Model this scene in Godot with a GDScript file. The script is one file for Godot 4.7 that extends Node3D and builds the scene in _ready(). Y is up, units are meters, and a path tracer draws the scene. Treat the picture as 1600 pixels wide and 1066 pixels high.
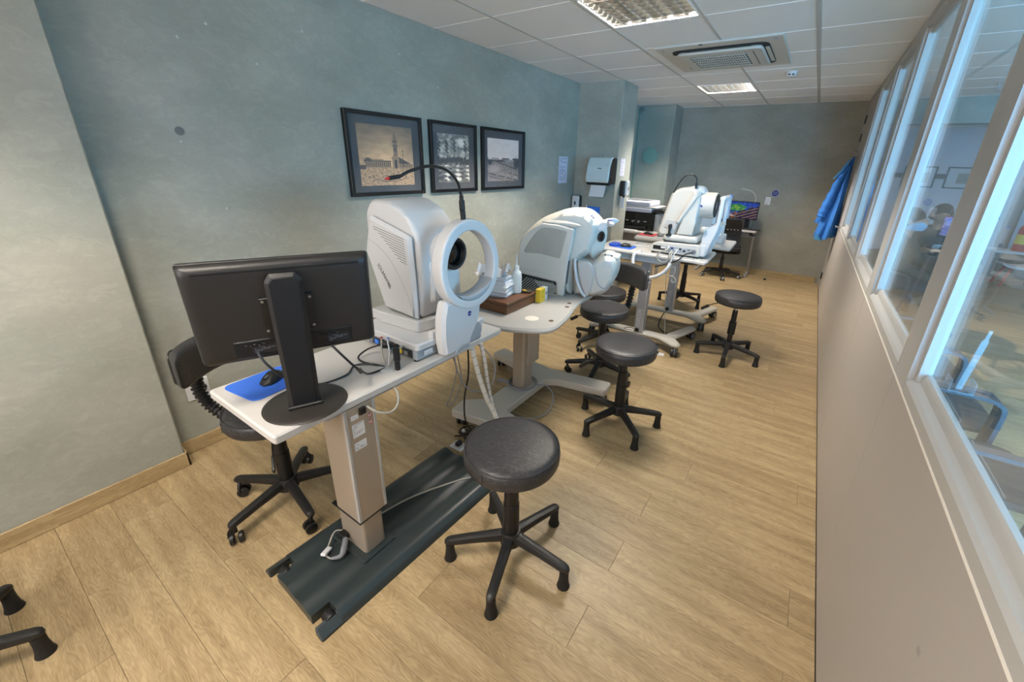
extends Node3D

const CEIL := 2.558
const WL := -2.67      # face of the long cement wall
const WR := 0.366      # face of the glazed partition
const WE := -7.59      # face of the end wall
const WB := 2.3        # face of the wall behind

var M := {}
var used := {}
var rng := RandomNumberGenerator.new()

# ---------------------------------------------------------------- mesh builder
class MB:
	var t := PackedVector3Array()
	var xf := Transform3D.IDENTITY

	func tri(a: Vector3, b: Vector3, c: Vector3) -> void:
		t.append(xf * a)
		t.append(xf * b)
		t.append(xf * c)

	func quad(a: Vector3, b: Vector3, c: Vector3, d: Vector3) -> void:
		tri(a, b, c)
		tri(a, c, d)

	func fix(s: int) -> void:
		if s >= t.size():
			return
		var v := 0.0
		var o := t[s]
		for i in range(s, t.size(), 3):
			v += (t[i] - o).dot((t[i + 1] - o).cross(t[i + 2] - o))
		if v < 0.0:
			for i in range(s, t.size(), 3):
				var k := t[i + 1]
				t[i + 1] = t[i + 2]
				t[i + 2] = k

	func away(a: Vector3, b: Vector3, c: Vector3, from: Vector3) -> void:
		if (b - a).cross(c - a).dot((a + b + c) / 3.0 - from) < 0.0:
			tri(a, c, b)
		else:
			tri(a, b, c)

	# a box with chamfered edges
	func box(c: Vector3, s: Vector3, r := 0.003) -> MB:
		var h := s * 0.5
		r = minf(r, minf(h.x, minf(h.y, h.z)) * 0.9)
		var P := func(x: int, y: int, z: int, ax: int) -> Vector3:
			var q := Vector3(x * (h.x - r), y * (h.y - r), z * (h.z - r))
			if ax == 0: q.x = x * h.x
			elif ax == 1: q.y = y * h.y
			else: q.z = z * h.z
			return c + q
		var q4 := func(a: Vector3, b: Vector3, d: Vector3, e: Vector3) -> void:
			away(a, b, d, c)
			away(a, d, e, c)
		for g in [-1, 1]:
			q4.call(P.call(g, -1, -1, 0), P.call(g, 1, -1, 0), P.call(g, 1, 1, 0), P.call(g, -1, 1, 0))
			q4.call(P.call(-1, g, -1, 1), P.call(1, g, -1, 1), P.call(1, g, 1, 1), P.call(-1, g, 1, 1))
			q4.call(P.call(-1, -1, g, 2), P.call(1, -1, g, 2), P.call(1, 1, g, 2), P.call(-1, 1, g, 2))
		if r > 0.0:
			for i in [-1, 1]:
				for j in [-1, 1]:
					q4.call(P.call(i, j, -1, 0), P.call(i, j, 1, 0), P.call(i, j, 1, 1), P.call(i, j, -1, 1))
					q4.call(P.call(i, -1, j, 0), P.call(i, 1, j, 0), P.call(i, 1, j, 2), P.call(i, -1, j, 2))
					q4.call(P.call(-1, i, j, 1), P.call(1, i, j, 1), P.call(1, i, j, 2), P.call(-1, i, j, 2))
					for k in [-1, 1]:
						away(P.call(i, j, k, 0), P.call(i, j, k, 1), P.call(i, j, k, 2), c)
		return self

	func bx(x0: float, x1: float, y0: float, y1: float, z0: float, z1: float, r := 0.003) -> MB:
		return box(Vector3(x0 + x1, y0 + y1, z0 + z1) * 0.5, Vector3(absf(x1 - x0), absf(y1 - y0), absf(z1 - z0)), r)

	# outline in the x-y plane drawn out along z, rims chamfered by r
	func prism(poly: PackedVector2Array, z0: float, z1: float, r := 0.003) -> MB:
		var s := t.size()
		var area := 0.0
		var n := poly.size()
		for i in n:
			area += poly[i].cross(poly[(i + 1) % n])
		if area < 0.0:
			poly.reverse()
		var ins := PackedVector2Array()
		for i in n:
			var d1 := (poly[i] - poly[(i + n - 1) % n]).normalized()
			var d2 := (poly[(i + 1) % n] - poly[i]).normalized()
			var n1 := Vector2(d1.y, -d1.x)
			var n2 := Vector2(d2.y, -d2.x)
			ins.append(poly[i] - (n1 + n2) / maxf(0.35, 1.0 + n1.dot(n2)) * r)
		if z0 > z1:
			var k := z0
			z0 = z1
			z1 = k
		var rr := minf(r, (z1 - z0) * 0.45)
		var rings := [[ins, z0], [poly, z0 + rr], [poly, z1 - rr], [ins, z1]]
		for k in 3:
			var A: PackedVector2Array = rings[k][0]
			var B: PackedVector2Array = rings[k + 1][0]
			var za: float = rings[k][1]
			var zb: float = rings[k + 1][1]
			for i in n:
				var j := (i + 1) % n
				quad(Vector3(A[i].x, A[i].y, za), Vector3(A[j].x, A[j].y, za), Vector3(B[j].x, B[j].y, zb), Vector3(B[i].x, B[i].y, zb))
		var ix := Geometry2D.triangulate_polygon(poly)
		if ix.is_empty():
			ix = Geometry2D.triangulate_polygon(ins)
		for i in range(0, ix.size(), 3):
			var a := ins[ix[i]]
			var b := ins[ix[i + 1]]
			var c := ins[ix[i + 2]]
			if (poly[ix[i + 1]] - poly[ix[i]]).cross(poly[ix[i + 2]] - poly[ix[i]]) < 0.0:
				var k := b
				b = c
				c = k
			tri(Vector3(a.x, a.y, z1), Vector3(b.x, b.y, z1), Vector3(c.x, c.y, z1))
			tri(Vector3(a.x, a.y, z0), Vector3(c.x, c.y, z0), Vector3(b.x, b.y, z0))
		fix(s)
		return self

	# profile of (radius, height) turned about y
	func lathe(prof: PackedVector2Array, seg := 32) -> MB:
		var s := t.size()
		for k in prof.size() - 1:
			var a := prof[k]
			var b := prof[k + 1]
			for i in seg:
				var u := TAU * i / seg
				var v := TAU * (i + 1) / seg
				var p := Vector3(a.x * cos(u), a.y, a.x * sin(u))
				var q := Vector3(a.x * cos(v), a.y, a.x * sin(v))
				var w := Vector3(b.x * cos(v), b.y, b.x * sin(v))
				var o := Vector3(b.x * cos(u), b.y, b.x * sin(u))
				if a.x > 0.0: tri(p, q, w)
				if b.x > 0.0: tri(p, w, o)
		fix(s)
		return self

	func loft(rings: Array, caps := true, closed := false) -> MB:
		var s := t.size()
		var m := rings.size()
		for k in (m if closed else m - 1):
			var A: PackedVector3Array = rings[k]
			var B: PackedVector3Array = rings[(k + 1) % m]
			var n := A.size()
			for i in n:
				var j := (i + 1) % n
				quad(A[i], A[j], B[j], B[i])
		if caps and not closed:
			for e in 2:
				var R: PackedVector3Array = rings[0] if e == 0 else rings[m - 1]
				var c := Vector3.ZERO
				for p in R: c += p
				c /= R.size()
				for i in R.size():
					var j := (i + 1) % R.size()
					if e == 0: tri(c, R[j], R[i])
					else: tri(c, R[i], R[j])
		fix(s)
		return self

	func tube(pts: PackedVector3Array, r: float, seg := 8, closed := false, radii := PackedFloat32Array()) -> MB:
		var rings := []
		var n := pts.size()
		var up := Vector3.ZERO
		for i in n:
			var d: Vector3
			if closed: d = pts[(i + 1) % n] - pts[(i + n - 1) % n]
			else: d = pts[mini(i + 1, n - 1)] - pts[maxi(i - 1, 0)]
			d = d.normalized()
			if up == Vector3.ZERO:
				up = d.cross(Vector3(0.31, 0.83, 0.47)).normalized()
			up = (up - d * up.dot(d)).normalized()
			var sd := d.cross(up)
			var rr := r if radii.is_empty() else radii[i]
			var ring := PackedVector3Array()
			for k in seg:
				var a := TAU * k / seg
				ring.append(pts[i] + (up * cos(a) + sd * sin(a)) * rr)
			rings.append(ring)
		if closed:
			# match the last ring to the first one
			var A: PackedVector3Array = rings[0]
			var B: PackedVector3Array = rings[n - 1]
			var best := 0
			for k in seg:
				if A[0].distance_to(B[k]) < A[0].distance_to(B[best]): best = k
			if best:
				for i in n:
					var sh := int(round(float(best) * i / (n - 1)))
					var R: PackedVector3Array = rings[i]
					var Q := PackedVector3Array()
					for k in seg: Q.append(R[(k + sh) % seg])
					rings[i] = Q
		return loft(rings, not closed, closed)

	func rod(a: Vector3, b: Vector3, r: float, seg := 12) -> MB:
		return tube(PackedVector3Array([a, b]), r, seg)

	func mesh(ang := 42.0) -> ArrayMesh:
		var n := t.size()
		var fn := PackedVector3Array()
		var un := PackedVector3Array()
		fn.resize(n / 3)
		un.resize(n / 3)
		var at := {}
		var keys: Array[Vector3i] = []
		keys.resize(n)
		for i in n:
			var f := i / 3
			if i % 3 == 0:
				fn[f] = (t[i + 1] - t[i]).cross(t[i + 2] - t[i])
				un[f] = fn[f].normalized()
			var key := Vector3i((t[i] * 20000.0).round())
			keys[i] = key
			if at.has(key):
				at[key].append(f)
			else:
				at[key] = [f]
		var ca := cos(deg_to_rad(ang))
		var V := PackedVector3Array()
		var N := PackedVector3Array()
		for f in n / 3:
			if fn[f].length_squared() < 1e-18:
				continue
			for k in [0, 2, 1]:
				var i: int = f * 3 + k
				var sum := Vector3.ZERO
				for g in at[keys[i]]:
					if un[g].dot(un[f]) > ca: sum += fn[g]
				V.append(t[i])
				N.append(sum.normalized() if sum.length_squared() > 1e-20 else un[f])
		var arr := []
		arr.resize(Mesh.ARRAY_MAX)
		arr[Mesh.ARRAY_VERTEX] = V
		arr[Mesh.ARRAY_NORMAL] = N
		var am := ArrayMesh.new()
		if V.size():
			am.add_surface_from_arrays(Mesh.PRIMITIVE_TRIANGLES, arr)
		return am

# ---------------------------------------------------------------- small helpers
func pv(a: Array) -> PackedVector3Array:
	var r := PackedVector3Array()
	for q in a: r.append(q if q is Vector3 else Vector3(q[0], q[1], q[2]))
	return r

func p2(a: Array) -> PackedVector2Array:
	var r := PackedVector2Array()
	for i in range(0, a.size(), 2): r.append(Vector2(a[i], a[i + 1]))
	return r

# a smooth line through the given points
func curve(a: Array, per := 8) -> PackedVector3Array:
	var p := pv(a)
	var r := PackedVector3Array()
	var n := p.size()
	for i in n - 1:
		for k in per:
			r.append(p[i].cubic_interpolate(p[i + 1], p[maxi(i - 1, 0)], p[mini(i + 2, n - 1)], float(k) / per))
	r.append(p[n - 1])
	return r

func curve2(a: Array, per := 6, closed := true) -> PackedVector2Array:
	var p := p2(a)
	var r := PackedVector2Array()
	var n := p.size()
	for i in n:
		for k in per:
			r.append(p[i].cubic_interpolate(p[(i + 1) % n], p[(i + n - 1) % n], p[(i + 2) % n], float(k) / per))
	return r

# a polygon whose corners are rounded by radius r
func soft(a: Array, r: float, per := 5) -> PackedVector2Array:
	var p := p2(a)
	var o := PackedVector2Array()
	var n := p.size()
	for i in n:
		var d1 := p[(i + n - 1) % n] - p[i]
		var d2 := p[(i + 1) % n] - p[i]
		var q := minf(r, minf(d1.length(), d2.length()) * 0.45)
		var A := p[i] + d1.normalized() * q
		var B := p[i] + d2.normalized() * q
		for k in per + 1:
			var u := float(k) / per
			o.append(A.lerp(p[i], u).lerp(p[i].lerp(B, u), u))
	return o

func rrect(w: float, h: float, r: float, per := 5) -> PackedVector2Array:
	return soft([-w / 2, -h / 2, w / 2, -h / 2, w / 2, h / 2, -w / 2, h / 2], r, per)

func ell(cx: float, cy: float, rx: float, ry: float, n := 28) -> PackedVector2Array:
	var o := PackedVector2Array()
	for i in n: o.append(Vector2(cx + rx * cos(TAU * i / n), cy + ry * sin(TAU * i / n)))
	return o

func nm(called: String, parent: Node) -> String:
	var key := "%d/%s" % [parent.get_instance_id(), called]
	var n: int = used.get(key, 0)
	used[key] = n + 1
	return called if n == 0 else "%s_%03d" % [called, n]

func thing(called: String, label: String, category: String, at := Vector3.ZERO, turn := 0.0, group := "") -> Node3D:
	var o := Node3D.new()
	o.name = nm(called, self)
	add_child(o, true)
	o.position = at
	o.rotation.y = turn
	tag(o, label, category, group)
	return o

func tag(o: Node, label: String, category: String, group := "") -> Node:
	o.set_meta("label", label)
	o.set_meta("category", category)
	if group != "": o.set_meta("group", group)
	return o

# a builder whose coordinates are the room's, for a part under o
func wb(o: Node3D) -> MB:
	var b := MB.new()
	b.xf = gx(o).affine_inverse()
	return b

func gx(o: Node) -> Transform3D:
	var x := Transform3D.IDENTITY
	while o is Node3D and o != self:
		x = (o as Node3D).transform * x
		o = o.get_parent()
	return x

func part(o: Node, called: String, b, m: Material, ang := 42.0) -> MeshInstance3D:
	var i := MeshInstance3D.new()
	i.name = nm(called, o)
	i.mesh = b if b is Mesh else b.mesh(ang)
	i.material_override = m
	o.add_child(i, true)
	return i

func struct(called: String, b, m: Material, ang := 42.0) -> MeshInstance3D:
	var i := part(self, called, b, m, ang)
	i.set_meta("kind", "structure")
	return i

func copy(o: Node3D, at: Vector3, turn: float, label: String, group := "") -> Node3D:
	var r: Node3D = o.duplicate()
	var base := String(o.name)
	r.name = nm(base, self)
	add_child(r, true)
	r.position = at
	r.rotation.y = turn
	r.set_meta("label", label)
	if group != "": r.set_meta("group", group)
	return r

# a flat print: centre, the directions of its width and height
func card(o: Node, called: String, c: Vector3, u: Vector3, v: Vector3, m: Material) -> MeshInstance3D:
	var x := gx(o).affine_inverse()
	var n := u.cross(v).normalized()
	var arr := []
	arr.resize(Mesh.ARRAY_MAX)
	var a := c - u * 0.5 + v * 0.5
	var b := c + u * 0.5 + v * 0.5
	var d := c + u * 0.5 - v * 0.5
	var e := c - u * 0.5 - v * 0.5
	var nn := x.basis * n
	arr[Mesh.ARRAY_VERTEX] = PackedVector3Array([x * a, x * b, x * d, x * a, x * d, x * e])
	arr[Mesh.ARRAY_NORMAL] = PackedVector3Array([nn, nn, nn, nn, nn, nn])
	arr[Mesh.ARRAY_TEX_UV] = PackedVector2Array([Vector2(0, 0), Vector2(1, 0), Vector2(1, 1), Vector2(0, 0), Vector2(1, 1), Vector2(0, 1)])
	var am := ArrayMesh.new()
	am.add_surface_from_arrays(Mesh.PRIMITIVE_TRIANGLES, arr)
	return part(o, called, am, m)

func letters(o: Node, called: String, text: String, size: float, c: Vector3, u: Vector3, n: Vector3, m: Material, font := "Droid Sans") -> MeshInstance3D:
	var tm := TextMesh.new()
	var f := SystemFont.new()
	f.font_names = PackedStringArray([font])
	tm.font = f
	tm.text = text
	tm.font_size = 32
	tm.pixel_size = size / 32.0
	tm.depth = 0.0008
	u = u.normalized()
	n = n.normalized()
	var i := part(o, called, tm, m)
	i.transform = gx(o).affine_inverse() * Transform3D(Basis(u, n.cross(u), n), c)
	return i

# ---------------------------------------------------------------- materials
func mk(c: Color, rough := 0.5, metal := 0.0, o := {}) -> StandardMaterial3D:
	var m := StandardMaterial3D.new()
	m.albedo_color = c
	m.roughness = rough
	m.metallic = metal
	for k in o: m.set(k, o[k])
	return m

func noise_tex(freq: float, oct: int, seed_: int, cols: Array, offs: Array, o := {}) -> NoiseTexture2D:
	var n := FastNoiseLite.new()
	n.noise_type = FastNoiseLite.TYPE_SIMPLEX_SMOOTH
	n.frequency = freq
	n.fractal_octaves = oct
	n.seed = seed_
	if o.has("warp"):
		n.domain_warp_enabled = true
		n.domain_warp_amplitude = o.warp
		n.domain_warp_frequency = freq * 1.5
	if o.has("type"): n.noise_type = o.type
	var g := Gradient.new()
	g.offsets = PackedFloat32Array(offs)
	g.colors = PackedColorArray(cols)
	var t := NoiseTexture2D.new()
	t.width = o.get("size", 512)
	t.height = t.width
	t.seamless = true
	t.noise = n
	t.color_ramp = g
	if o.get("normal", false):
		t.as_normal_map = true
		t.bump_strength = o.get("bump", 4.0)
	return t

func grain(m: StandardMaterial3D, freq: float, strength: float, scale: float, seed_ := 3) -> StandardMaterial3D:
	m.heightmap_enabled = true
	m.heightmap_texture = noise_tex(freq, 3, seed_, [Color.BLACK, Color.WHITE], [0.2, 0.8], {"size": 256})
	m.heightmap_scale = strength
	m.uv1_triplanar = true
	m.uv1_scale = Vector3.ONE * scale
	return m

func gray(v: float) -> Color:
	return Color(v, v, v)

func picture(img: Image) -> ImageTexture:
	return ImageTexture.create_from_image(img)

func printed(img: Image, rough := 0.6) -> StandardMaterial3D:
	var m := mk(Color.WHITE, rough)
	m.albedo_texture = picture(img)
	return m

# rows of small print on a label
func label_img(w: int, h: int, seed_: int, paper: Color, ink: Color, x0 := 0.08, rows := 7) -> Image:
	var im := Image.create(w, h, false, Image.FORMAT_RGB8)
	im.fill(paper)
	var r := RandomNumberGenerator.new()
	r.seed = seed_
	var step := h / float(rows + 1)
	for k in rows:
		var y := int(step * (k + 0.7))
		var x := int(w * x0)
		while x < w * 0.9:
			var l := r.randi_range(int(w * 0.03), int(w * 0.12))
			if r.randf() < 0.85: im.fill_rect(Rect2i(x, y, mini(l, int(w * 0.92) - x), maxi(1, int(step * 0.35))), ink)
			x += l + maxi(2, int(w * 0.025))
			if r.randf() < 0.12: break
	return im

func materials() -> void:
	# burnished cement: a grey coat with clouds, trowel marks and pale flecks
	var base := noise_tex(0.004, 5, 11, [Color(0.62, 0.628, 0.615), Color(0.665, 0.67, 0.655), Color(0.705, 0.705, 0.69)], [0.1, 0.5, 0.9], {"warp": 110.0, "size": 1024})
	var fleck := noise_tex(0.02, 4, 5, [Color(1, 1, 1, 1), Color(0.95, 0.95, 0.95, 1), Color(1.0, 1.0, 1.0, 1)], [0.2, 0.5, 0.85], {"warp": 90.0, "size": 512})
	for w in [["cement", Color(0.92, 0.925, 0.885)], ["cement_end", Color(0.87, 0.86, 0.82)]]:
		var c := mk(w[1], 0.62)
		c.albedo_texture = base
		c.uv1_triplanar = true
		c.uv1_world_triplanar = true
		c.uv1_scale = Vector3(0.3, 0.5, 0.3)
		c.detail_enabled = true
		c.detail_albedo = fleck
		c.detail_blend_mode = BaseMaterial3D.BLEND_MODE_MUL
		c.detail_uv_layer = BaseMaterial3D.DETAIL_UV_2
		c.uv2_triplanar = true
		c.uv2_world_triplanar = true
		c.uv2_scale = Vector3(0.9, 1.3, 0.9)
		M[w[0]] = c
	M.fleck = mk(Color(0.74, 0.75, 0.74), 0.7)
	M.stain = mk(Color(0.4, 0.42, 0.42), 0.6)
	M.plaster = mk(Color(0.83, 0.82, 0.85), 0.8)
	M.tile = grain(mk(Color(0.89, 0.895, 0.90), 0.9), 0.08, 0.05, 3.0)
	M.tee = mk(Color(0.93, 0.93, 0.93), 0.5)
	M.mirror = mk(Color(0.86, 0.85, 0.82), 0.12, 1.0)
	M.dark_vent = mk(Color(0.13, 0.125, 0.115), 0.7)
	M.tube = emit(Color(1.0, 0.96, 0.9), 6.0)
	M.tee_dull = mk(Color(0.73, 0.725, 0.715), 0.5)
	M.panel = mk(Color(0.64, 0.615, 0.59), 0.45)
	M.alu = mk(Color(0.665, 0.66, 0.645), 0.4)
	M.panel_mark = mk(Color(0.57, 0.55, 0.53), 0.5)
	M.seam = mk(Color(0.9, 0.88, 0.84), 0.5)
	M.joint = mk(Color(0.3, 0.25, 0.19), 0.9)
	# glass is a smooth thin pane
	M.glass = mk(Color(0.9, 0.96, 0.95, 0.05), 0.02, 0.0, {"transparency": BaseMaterial3D.TRANSPARENCY_ALPHA})
	M.glass_green = mk(Color(0.75, 0.86, 0.83, 0.1), 0.02, 0.0, {"transparency": BaseMaterial3D.TRANSPARENCY_ALPHA})
	M.glass_edge = mk(Color(0.36, 0.55, 0.52), 0.15)
	M.frost = mk(Color(0.42, 0.58, 0.55), 0.5)
	M.acrylic = mk(Color(0.9, 0.95, 1.0, 0.2), 0.05, 0.0, {"transparency": BaseMaterial3D.TRANSPARENCY_ALPHA})
	M.black = mk(Color(0.075, 0.073, 0.073), 0.42)
	M.black_soft = mk(Color(0.06, 0.06, 0.06), 0.65)
	M.charcoal = mk(Color(0.105, 0.1, 0.098), 0.45)
	M.monitor = grain(mk(Color(0.115, 0.11, 0.108), 0.45), 0.2, 0.004, 12.0, 9)
	M.stand = mk(Color(0.10, 0.115, 0.135), 0.34, 0.3)
	M.disc = mk(Color(0.17, 0.155, 0.14), 0.4)
	M.leather = grain(mk(Color(0.16, 0.155, 0.158), 0.42), 0.05, 0.05, 6.0, 21)
	var scuff := FastNoiseLite.new()
	scuff.noise_type = FastNoiseLite.TYPE_SIMPLEX_SMOOTH
	scuff.fractal_type = FastNoiseLite.FRACTAL_RIDGED
	scuff.fractal_octaves = 3
	scuff.frequency = 0.012
	scuff.seed = 77
	scuff.domain_warp_enabled = true
	scuff.domain_warp_amplitude = 40.0
	var sg := Gradient.new()
	sg.offsets = PackedFloat32Array([0.0, 0.72, 0.88, 1.0])
	sg.colors = PackedColorArray([Color(0.16, 0.155, 0.158), Color(0.185, 0.18, 0.182), Color(0.27, 0.265, 0.27), Color(0.42, 0.41, 0.41)])
	var stx := NoiseTexture2D.new()
	stx.width = 512
	stx.height = 512
	stx.seamless = true
	stx.noise = scuff
	stx.color_ramp = sg
	M.leather.albedo_color = Color.WHITE
	M.leather.albedo_texture = stx
	M.leather.uv1_scale = Vector3(3.0, 5.5, 5.5)
	M.chrome = mk(Color(0.8, 0.8, 0.8), 0.18, 1.0)
	M.steel = mk(Color(0.62, 0.62, 0.62), 0.35, 0.8)
	M.bronze = mk(Color(0.69, 0.64, 0.575), 0.4, 0.35)
	M.silver = mk(Color(0.66, 0.66, 0.67), 0.38, 0.45)
	M.slate = mk(Color(0.155, 0.19, 0.195), 0.38)
	M.top = mk(Color(0.76, 0.745, 0.725), 0.45)
	M.cream = mk(Color(0.70, 0.68, 0.64), 0.45)
	M.white = mk(Color(0.785, 0.785, 0.785), 0.42)
	M.white_warm = mk(Color(0.765, 0.75, 0.715), 0.42)
	M.offwhite = mk(Color(0.71, 0.70, 0.685), 0.5)
	M.greyp = mk(Color(0.62, 0.64, 0.66), 0.5)
	M.paper = mk(Color(0.82, 0.82, 0.83), 0.85)
	M.paper_lilac = mk(Color(0.74, 0.74, 0.79), 0.85)
	M.slot = mk(Color(0.2, 0.2, 0.2), 0.7)
	M.slot_dark = mk(Color(0.012, 0.012, 0.014), 0.8)
	M.top_grey = mk(Color(0.69, 0.68, 0.66), 0.42)
	M.bottle = mk(Color(0.85, 0.85, 0.83), 0.4)
	M.brown_dark = mk(Color(0.2, 0.15, 0.1), 0.5)
	M.silver_white = mk(Color(0.72, 0.73, 0.74), 0.4)
	M.blue_dark2 = mk(Color(0.1, 0.27, 0.68), 0.6)
	M.red_bright = mk(Color(0.82, 0.2, 0.2), 0.6)
	M.mount = mk(Color(0.155, 0.157, 0.163), 0.6)
	M.cover = mk(Color(0.74, 0.79, 0.79), 0.3)
	M.coat_light = mk(Color(0.27, 0.56, 0.78), 0.85)
	M.gloss_black = mk(Color(0.03, 0.03, 0.035), 0.15)
	M.seat_grey = mk(Color(0.17, 0.175, 0.185), 0.5)
	M.arm_metal = mk(Color(0.36, 0.38, 0.42), 0.3, 0.8)
	M.mask = mk(Color(0.55, 0.7, 0.82), 0.8)
	M.lip = mk(Color(0.55, 0.32, 0.28), 0.6)
	M.phone_glow = emit(Color(0.8, 0.9, 1.0), 0.6)
	M.acrylic_white = mk(Color(0.86, 0.88, 0.9, 0.38), 0.3, 0.0, {"transparency": BaseMaterial3D.TRANSPARENCY_ALPHA})
	M.print_small = printed(label_img(96, 48, 77, Color(0.62, 0.6, 0.55), Color(0.4, 0.37, 0.3), 0.0, 6))
	M.brown_col = mk(Color(0.42, 0.33, 0.26), 0.5)
	M.added_diffuser = emit(Color(1.0, 0.97, 0.94), 1.5)
	M.frame_black = mk(Color(0.03, 0.03, 0.032), 0.4)
	M.cable_dark = mk(Color(0.16, 0.16, 0.17), 0.45)
	M.glass_photo = mk(Color(0.95, 0.97, 1.0, 0.04), 0.02, 0.0, {"transparency": BaseMaterial3D.TRANSPARENCY_ALPHA, "metallic_specular": 0.33})
	M.slot_soft = mk(Color(0.36, 0.36, 0.35), 0.7)
	M.blue = mk(Color(0.22, 0.43, 0.84), 0.6)
	M.blue_dark = mk(Color(0.12, 0.15, 0.42), 0.5)
	M.blue_box = mk(Color(0.2, 0.45, 0.86), 0.5)
	M.red = mk(Color(0.72, 0.12, 0.1), 0.5)
	M.logo = mk(Color(0.07, 0.1, 0.5), 0.5)
	M.yellow = mk(Color(0.88, 0.75, 0.22), 0.5)
	M.teal = mk(Color(0.1, 0.62, 0.58), 0.5)
	M.greyrub = mk(Color(0.45, 0.46, 0.48), 0.5)
	M.cable_grey = mk(Color(0.5, 0.5, 0.52), 0.5)
	M.cable_warm = mk(Color(0.62, 0.61, 0.57), 0.5)
	M.coat = mk(Color(0.16, 0.42, 0.72), 0.85)
	M.dark_glass = mk(Color(0.02, 0.02, 0.025), 0.08)
	M.brown = mk(Color(0.36, 0.22, 0.15), 0.5)
	M.ring_mark = mk(Color(0.9, 0.87, 0.82), 0.5)
	M.hole = mk(Color(0.35, 0.27, 0.18), 0.8)
	# oak-look vinyl: one strip of the print per board
	var im := Image.create(1024, 1024, false, Image.FORMAT_RGB8)
	var n1 := FastNoiseLite.new()
	n1.frequency = 1.0
	n1.fractal_octaves = 3
	var n2 := FastNoiseLite.new()
	n2.frequency = 1.0
	n2.seed = 7
	n2.fractal_octaves = 2
	for v in 8:
		var tone := [0.0, 0.03, -0.025, 0.015, -0.01, 0.04, -0.035, 0.02][v] as float
		for j in 128:
			var y := 0.18 * j / 128.0
			for i in 1024:
				var x := 1.22 * i / 1024.0
				var wob := n1.get_noise_3d(x * 2.6, y * 13.0, v * 9.0)
				var f := (y * 52.0 + wob * 5.2 + n1.get_noise_3d(x * 0.9, y * 4.0, v * 9.0 + 50.0) * 4.0)
				var ring := absf(fposmod(f, 1.0) - 0.5) * 2.0
				ring = ring * ring * (3.0 - 2.0 * ring)
				var fine := n2.get_noise_3d(x * 14.0, y * 520.0, v * 5.0)
				var broad := n2.get_noise_3d(x * 1.6, y * 16.0, v * 5.0 + 90.0)
				var k := 0.5 + (ring - 0.5) * 0.27 + fine * 0.5 + broad * 0.45 + tone * 3.0
				k = clampf(k, 0.0, 1.0)
				im.set_pixel(i, v * 128 + j, Color(0.525, 0.44, 0.31).lerp(Color(0.705, 0.62, 0.47), k))
	var oak := mk(Color(1, 1, 1), 0.42)
	oak.albedo_texture = picture(im)
	M.oak = oak
	var skirt := mk(Color(1.02, 1.0, 0.98).clamp(), 0.5)
	skirt.albedo_texture = oak.albedo_texture
	skirt.uv1_triplanar = true
	skirt.uv1_world_triplanar = true
	skirt.uv1_scale = Vector3(0.69, 0.82, 0.82)
	M.skirt = skirt
	var wood := mk(Color(0.66, 0.50, 0.42), 0.4)
	wood.albedo_texture = oak.albedo_texture
	wood.uv1_triplanar = true
	wood.uv1_scale = Vector3(1.2, 1.1, 1.1)
	M.wood = wood

func emit(c: Color, e: float) -> StandardMaterial3D:
	var m := mk(c, 0.5)
	m.emission_enabled = true
	m.emission = c
	m.emission_energy_multiplier = e
	return m

func _ready() -> void:
	rng.seed = 42
	# ---- camera
	var cam := Camera3D.new()
	cam.name = "camera"
	add_child(cam)
	cam.position = Vector3(0, 1.627, 0)
	cam.rotation_order = EULER_ORDER_YXZ
	cam.rotation = Vector3(deg_to_rad(-20.35702364), deg_to_rad(32.75167143), deg_to_rad(1.91583874))
	cam.near = 0.05
	cam.far = 60.0
	var f := 634.7267757
	cam.keep_aspect = Camera3D.KEEP_HEIGHT
	cam.set_frustum(1066.0 / f * cam.near, Vector2(-36.154, -42.554) / f * cam.near, cam.near, cam.far)
	cam.current = true
	# ---- sky and exposure
	var env := Environment.new()
	env.background_mode = Environment.BG_SKY
	var sky := Sky.new()
	var psm := ProceduralSkyMaterial.new()
	psm.sky_top_color = Color(0.35, 0.58, 0.9)
	psm.sky_horizon_color = Color(0.7, 0.84, 0.97)
	psm.ground_bottom_color = Color(0.35, 0.36, 0.36)
	psm.ground_horizon_color = Color(0.6, 0.66, 0.7)
	psm.sun_angle_max = 0.0
	sky.sky_material = psm
	env.sky = sky
	env.background_energy_multiplier = 1.0
	env.tonemap_mode = Environment.TONE_MAPPER_LINEAR
	env.tonemap_exposure = 1.04
	env.sdfgi_enabled = true
	env.ssao_enabled = true
	env.ssil_enabled = true
	var we := WorldEnvironment.new()
	we.name = "world_environment"
	we.environment = env
	add_child(we)
	# ---- unseen window lights: two on the waiting side, one fill behind the camera
	daylight("unseen_daylight_waiting", Vector3(6.49, 1.55, -0.4), Vector2(4.8, 1.7), DAY_WAIT, Color(0.47, 0.8, 1.0), PI / 2)  # unseen side window, placed to tint the left wall and fronts blue
	daylight("unseen_daylight_end", Vector3(2.27, 1.55, WB - 0.01), Vector2(3.4, 1.7), DAY_END, Color(0.42, 0.76, 1.0), 0.0)  # unseen end window, placed to turn the partition frame edges blue
	daylight("unseen_room_fill", Vector3(-1.1, 1.75, WB - 0.01), Vector2(2.0, 1.3), ROOM_FILL, Color(1.0, 0.97, 0.95), 0.0)  # unseen fill from behind the camera for ceiling, walls and floor
	materials()
	shell()
	ceiling_things()
	near_desk()
	stools()
	middle_desk()
	far_tables()
	wall_things()
	far_corner()
	waiting_room()

const DAY_WAIT := 47.0
const DAY_END := 62.0
const ROOM_FILL := 7.0
const LAMP := 6.1

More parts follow.
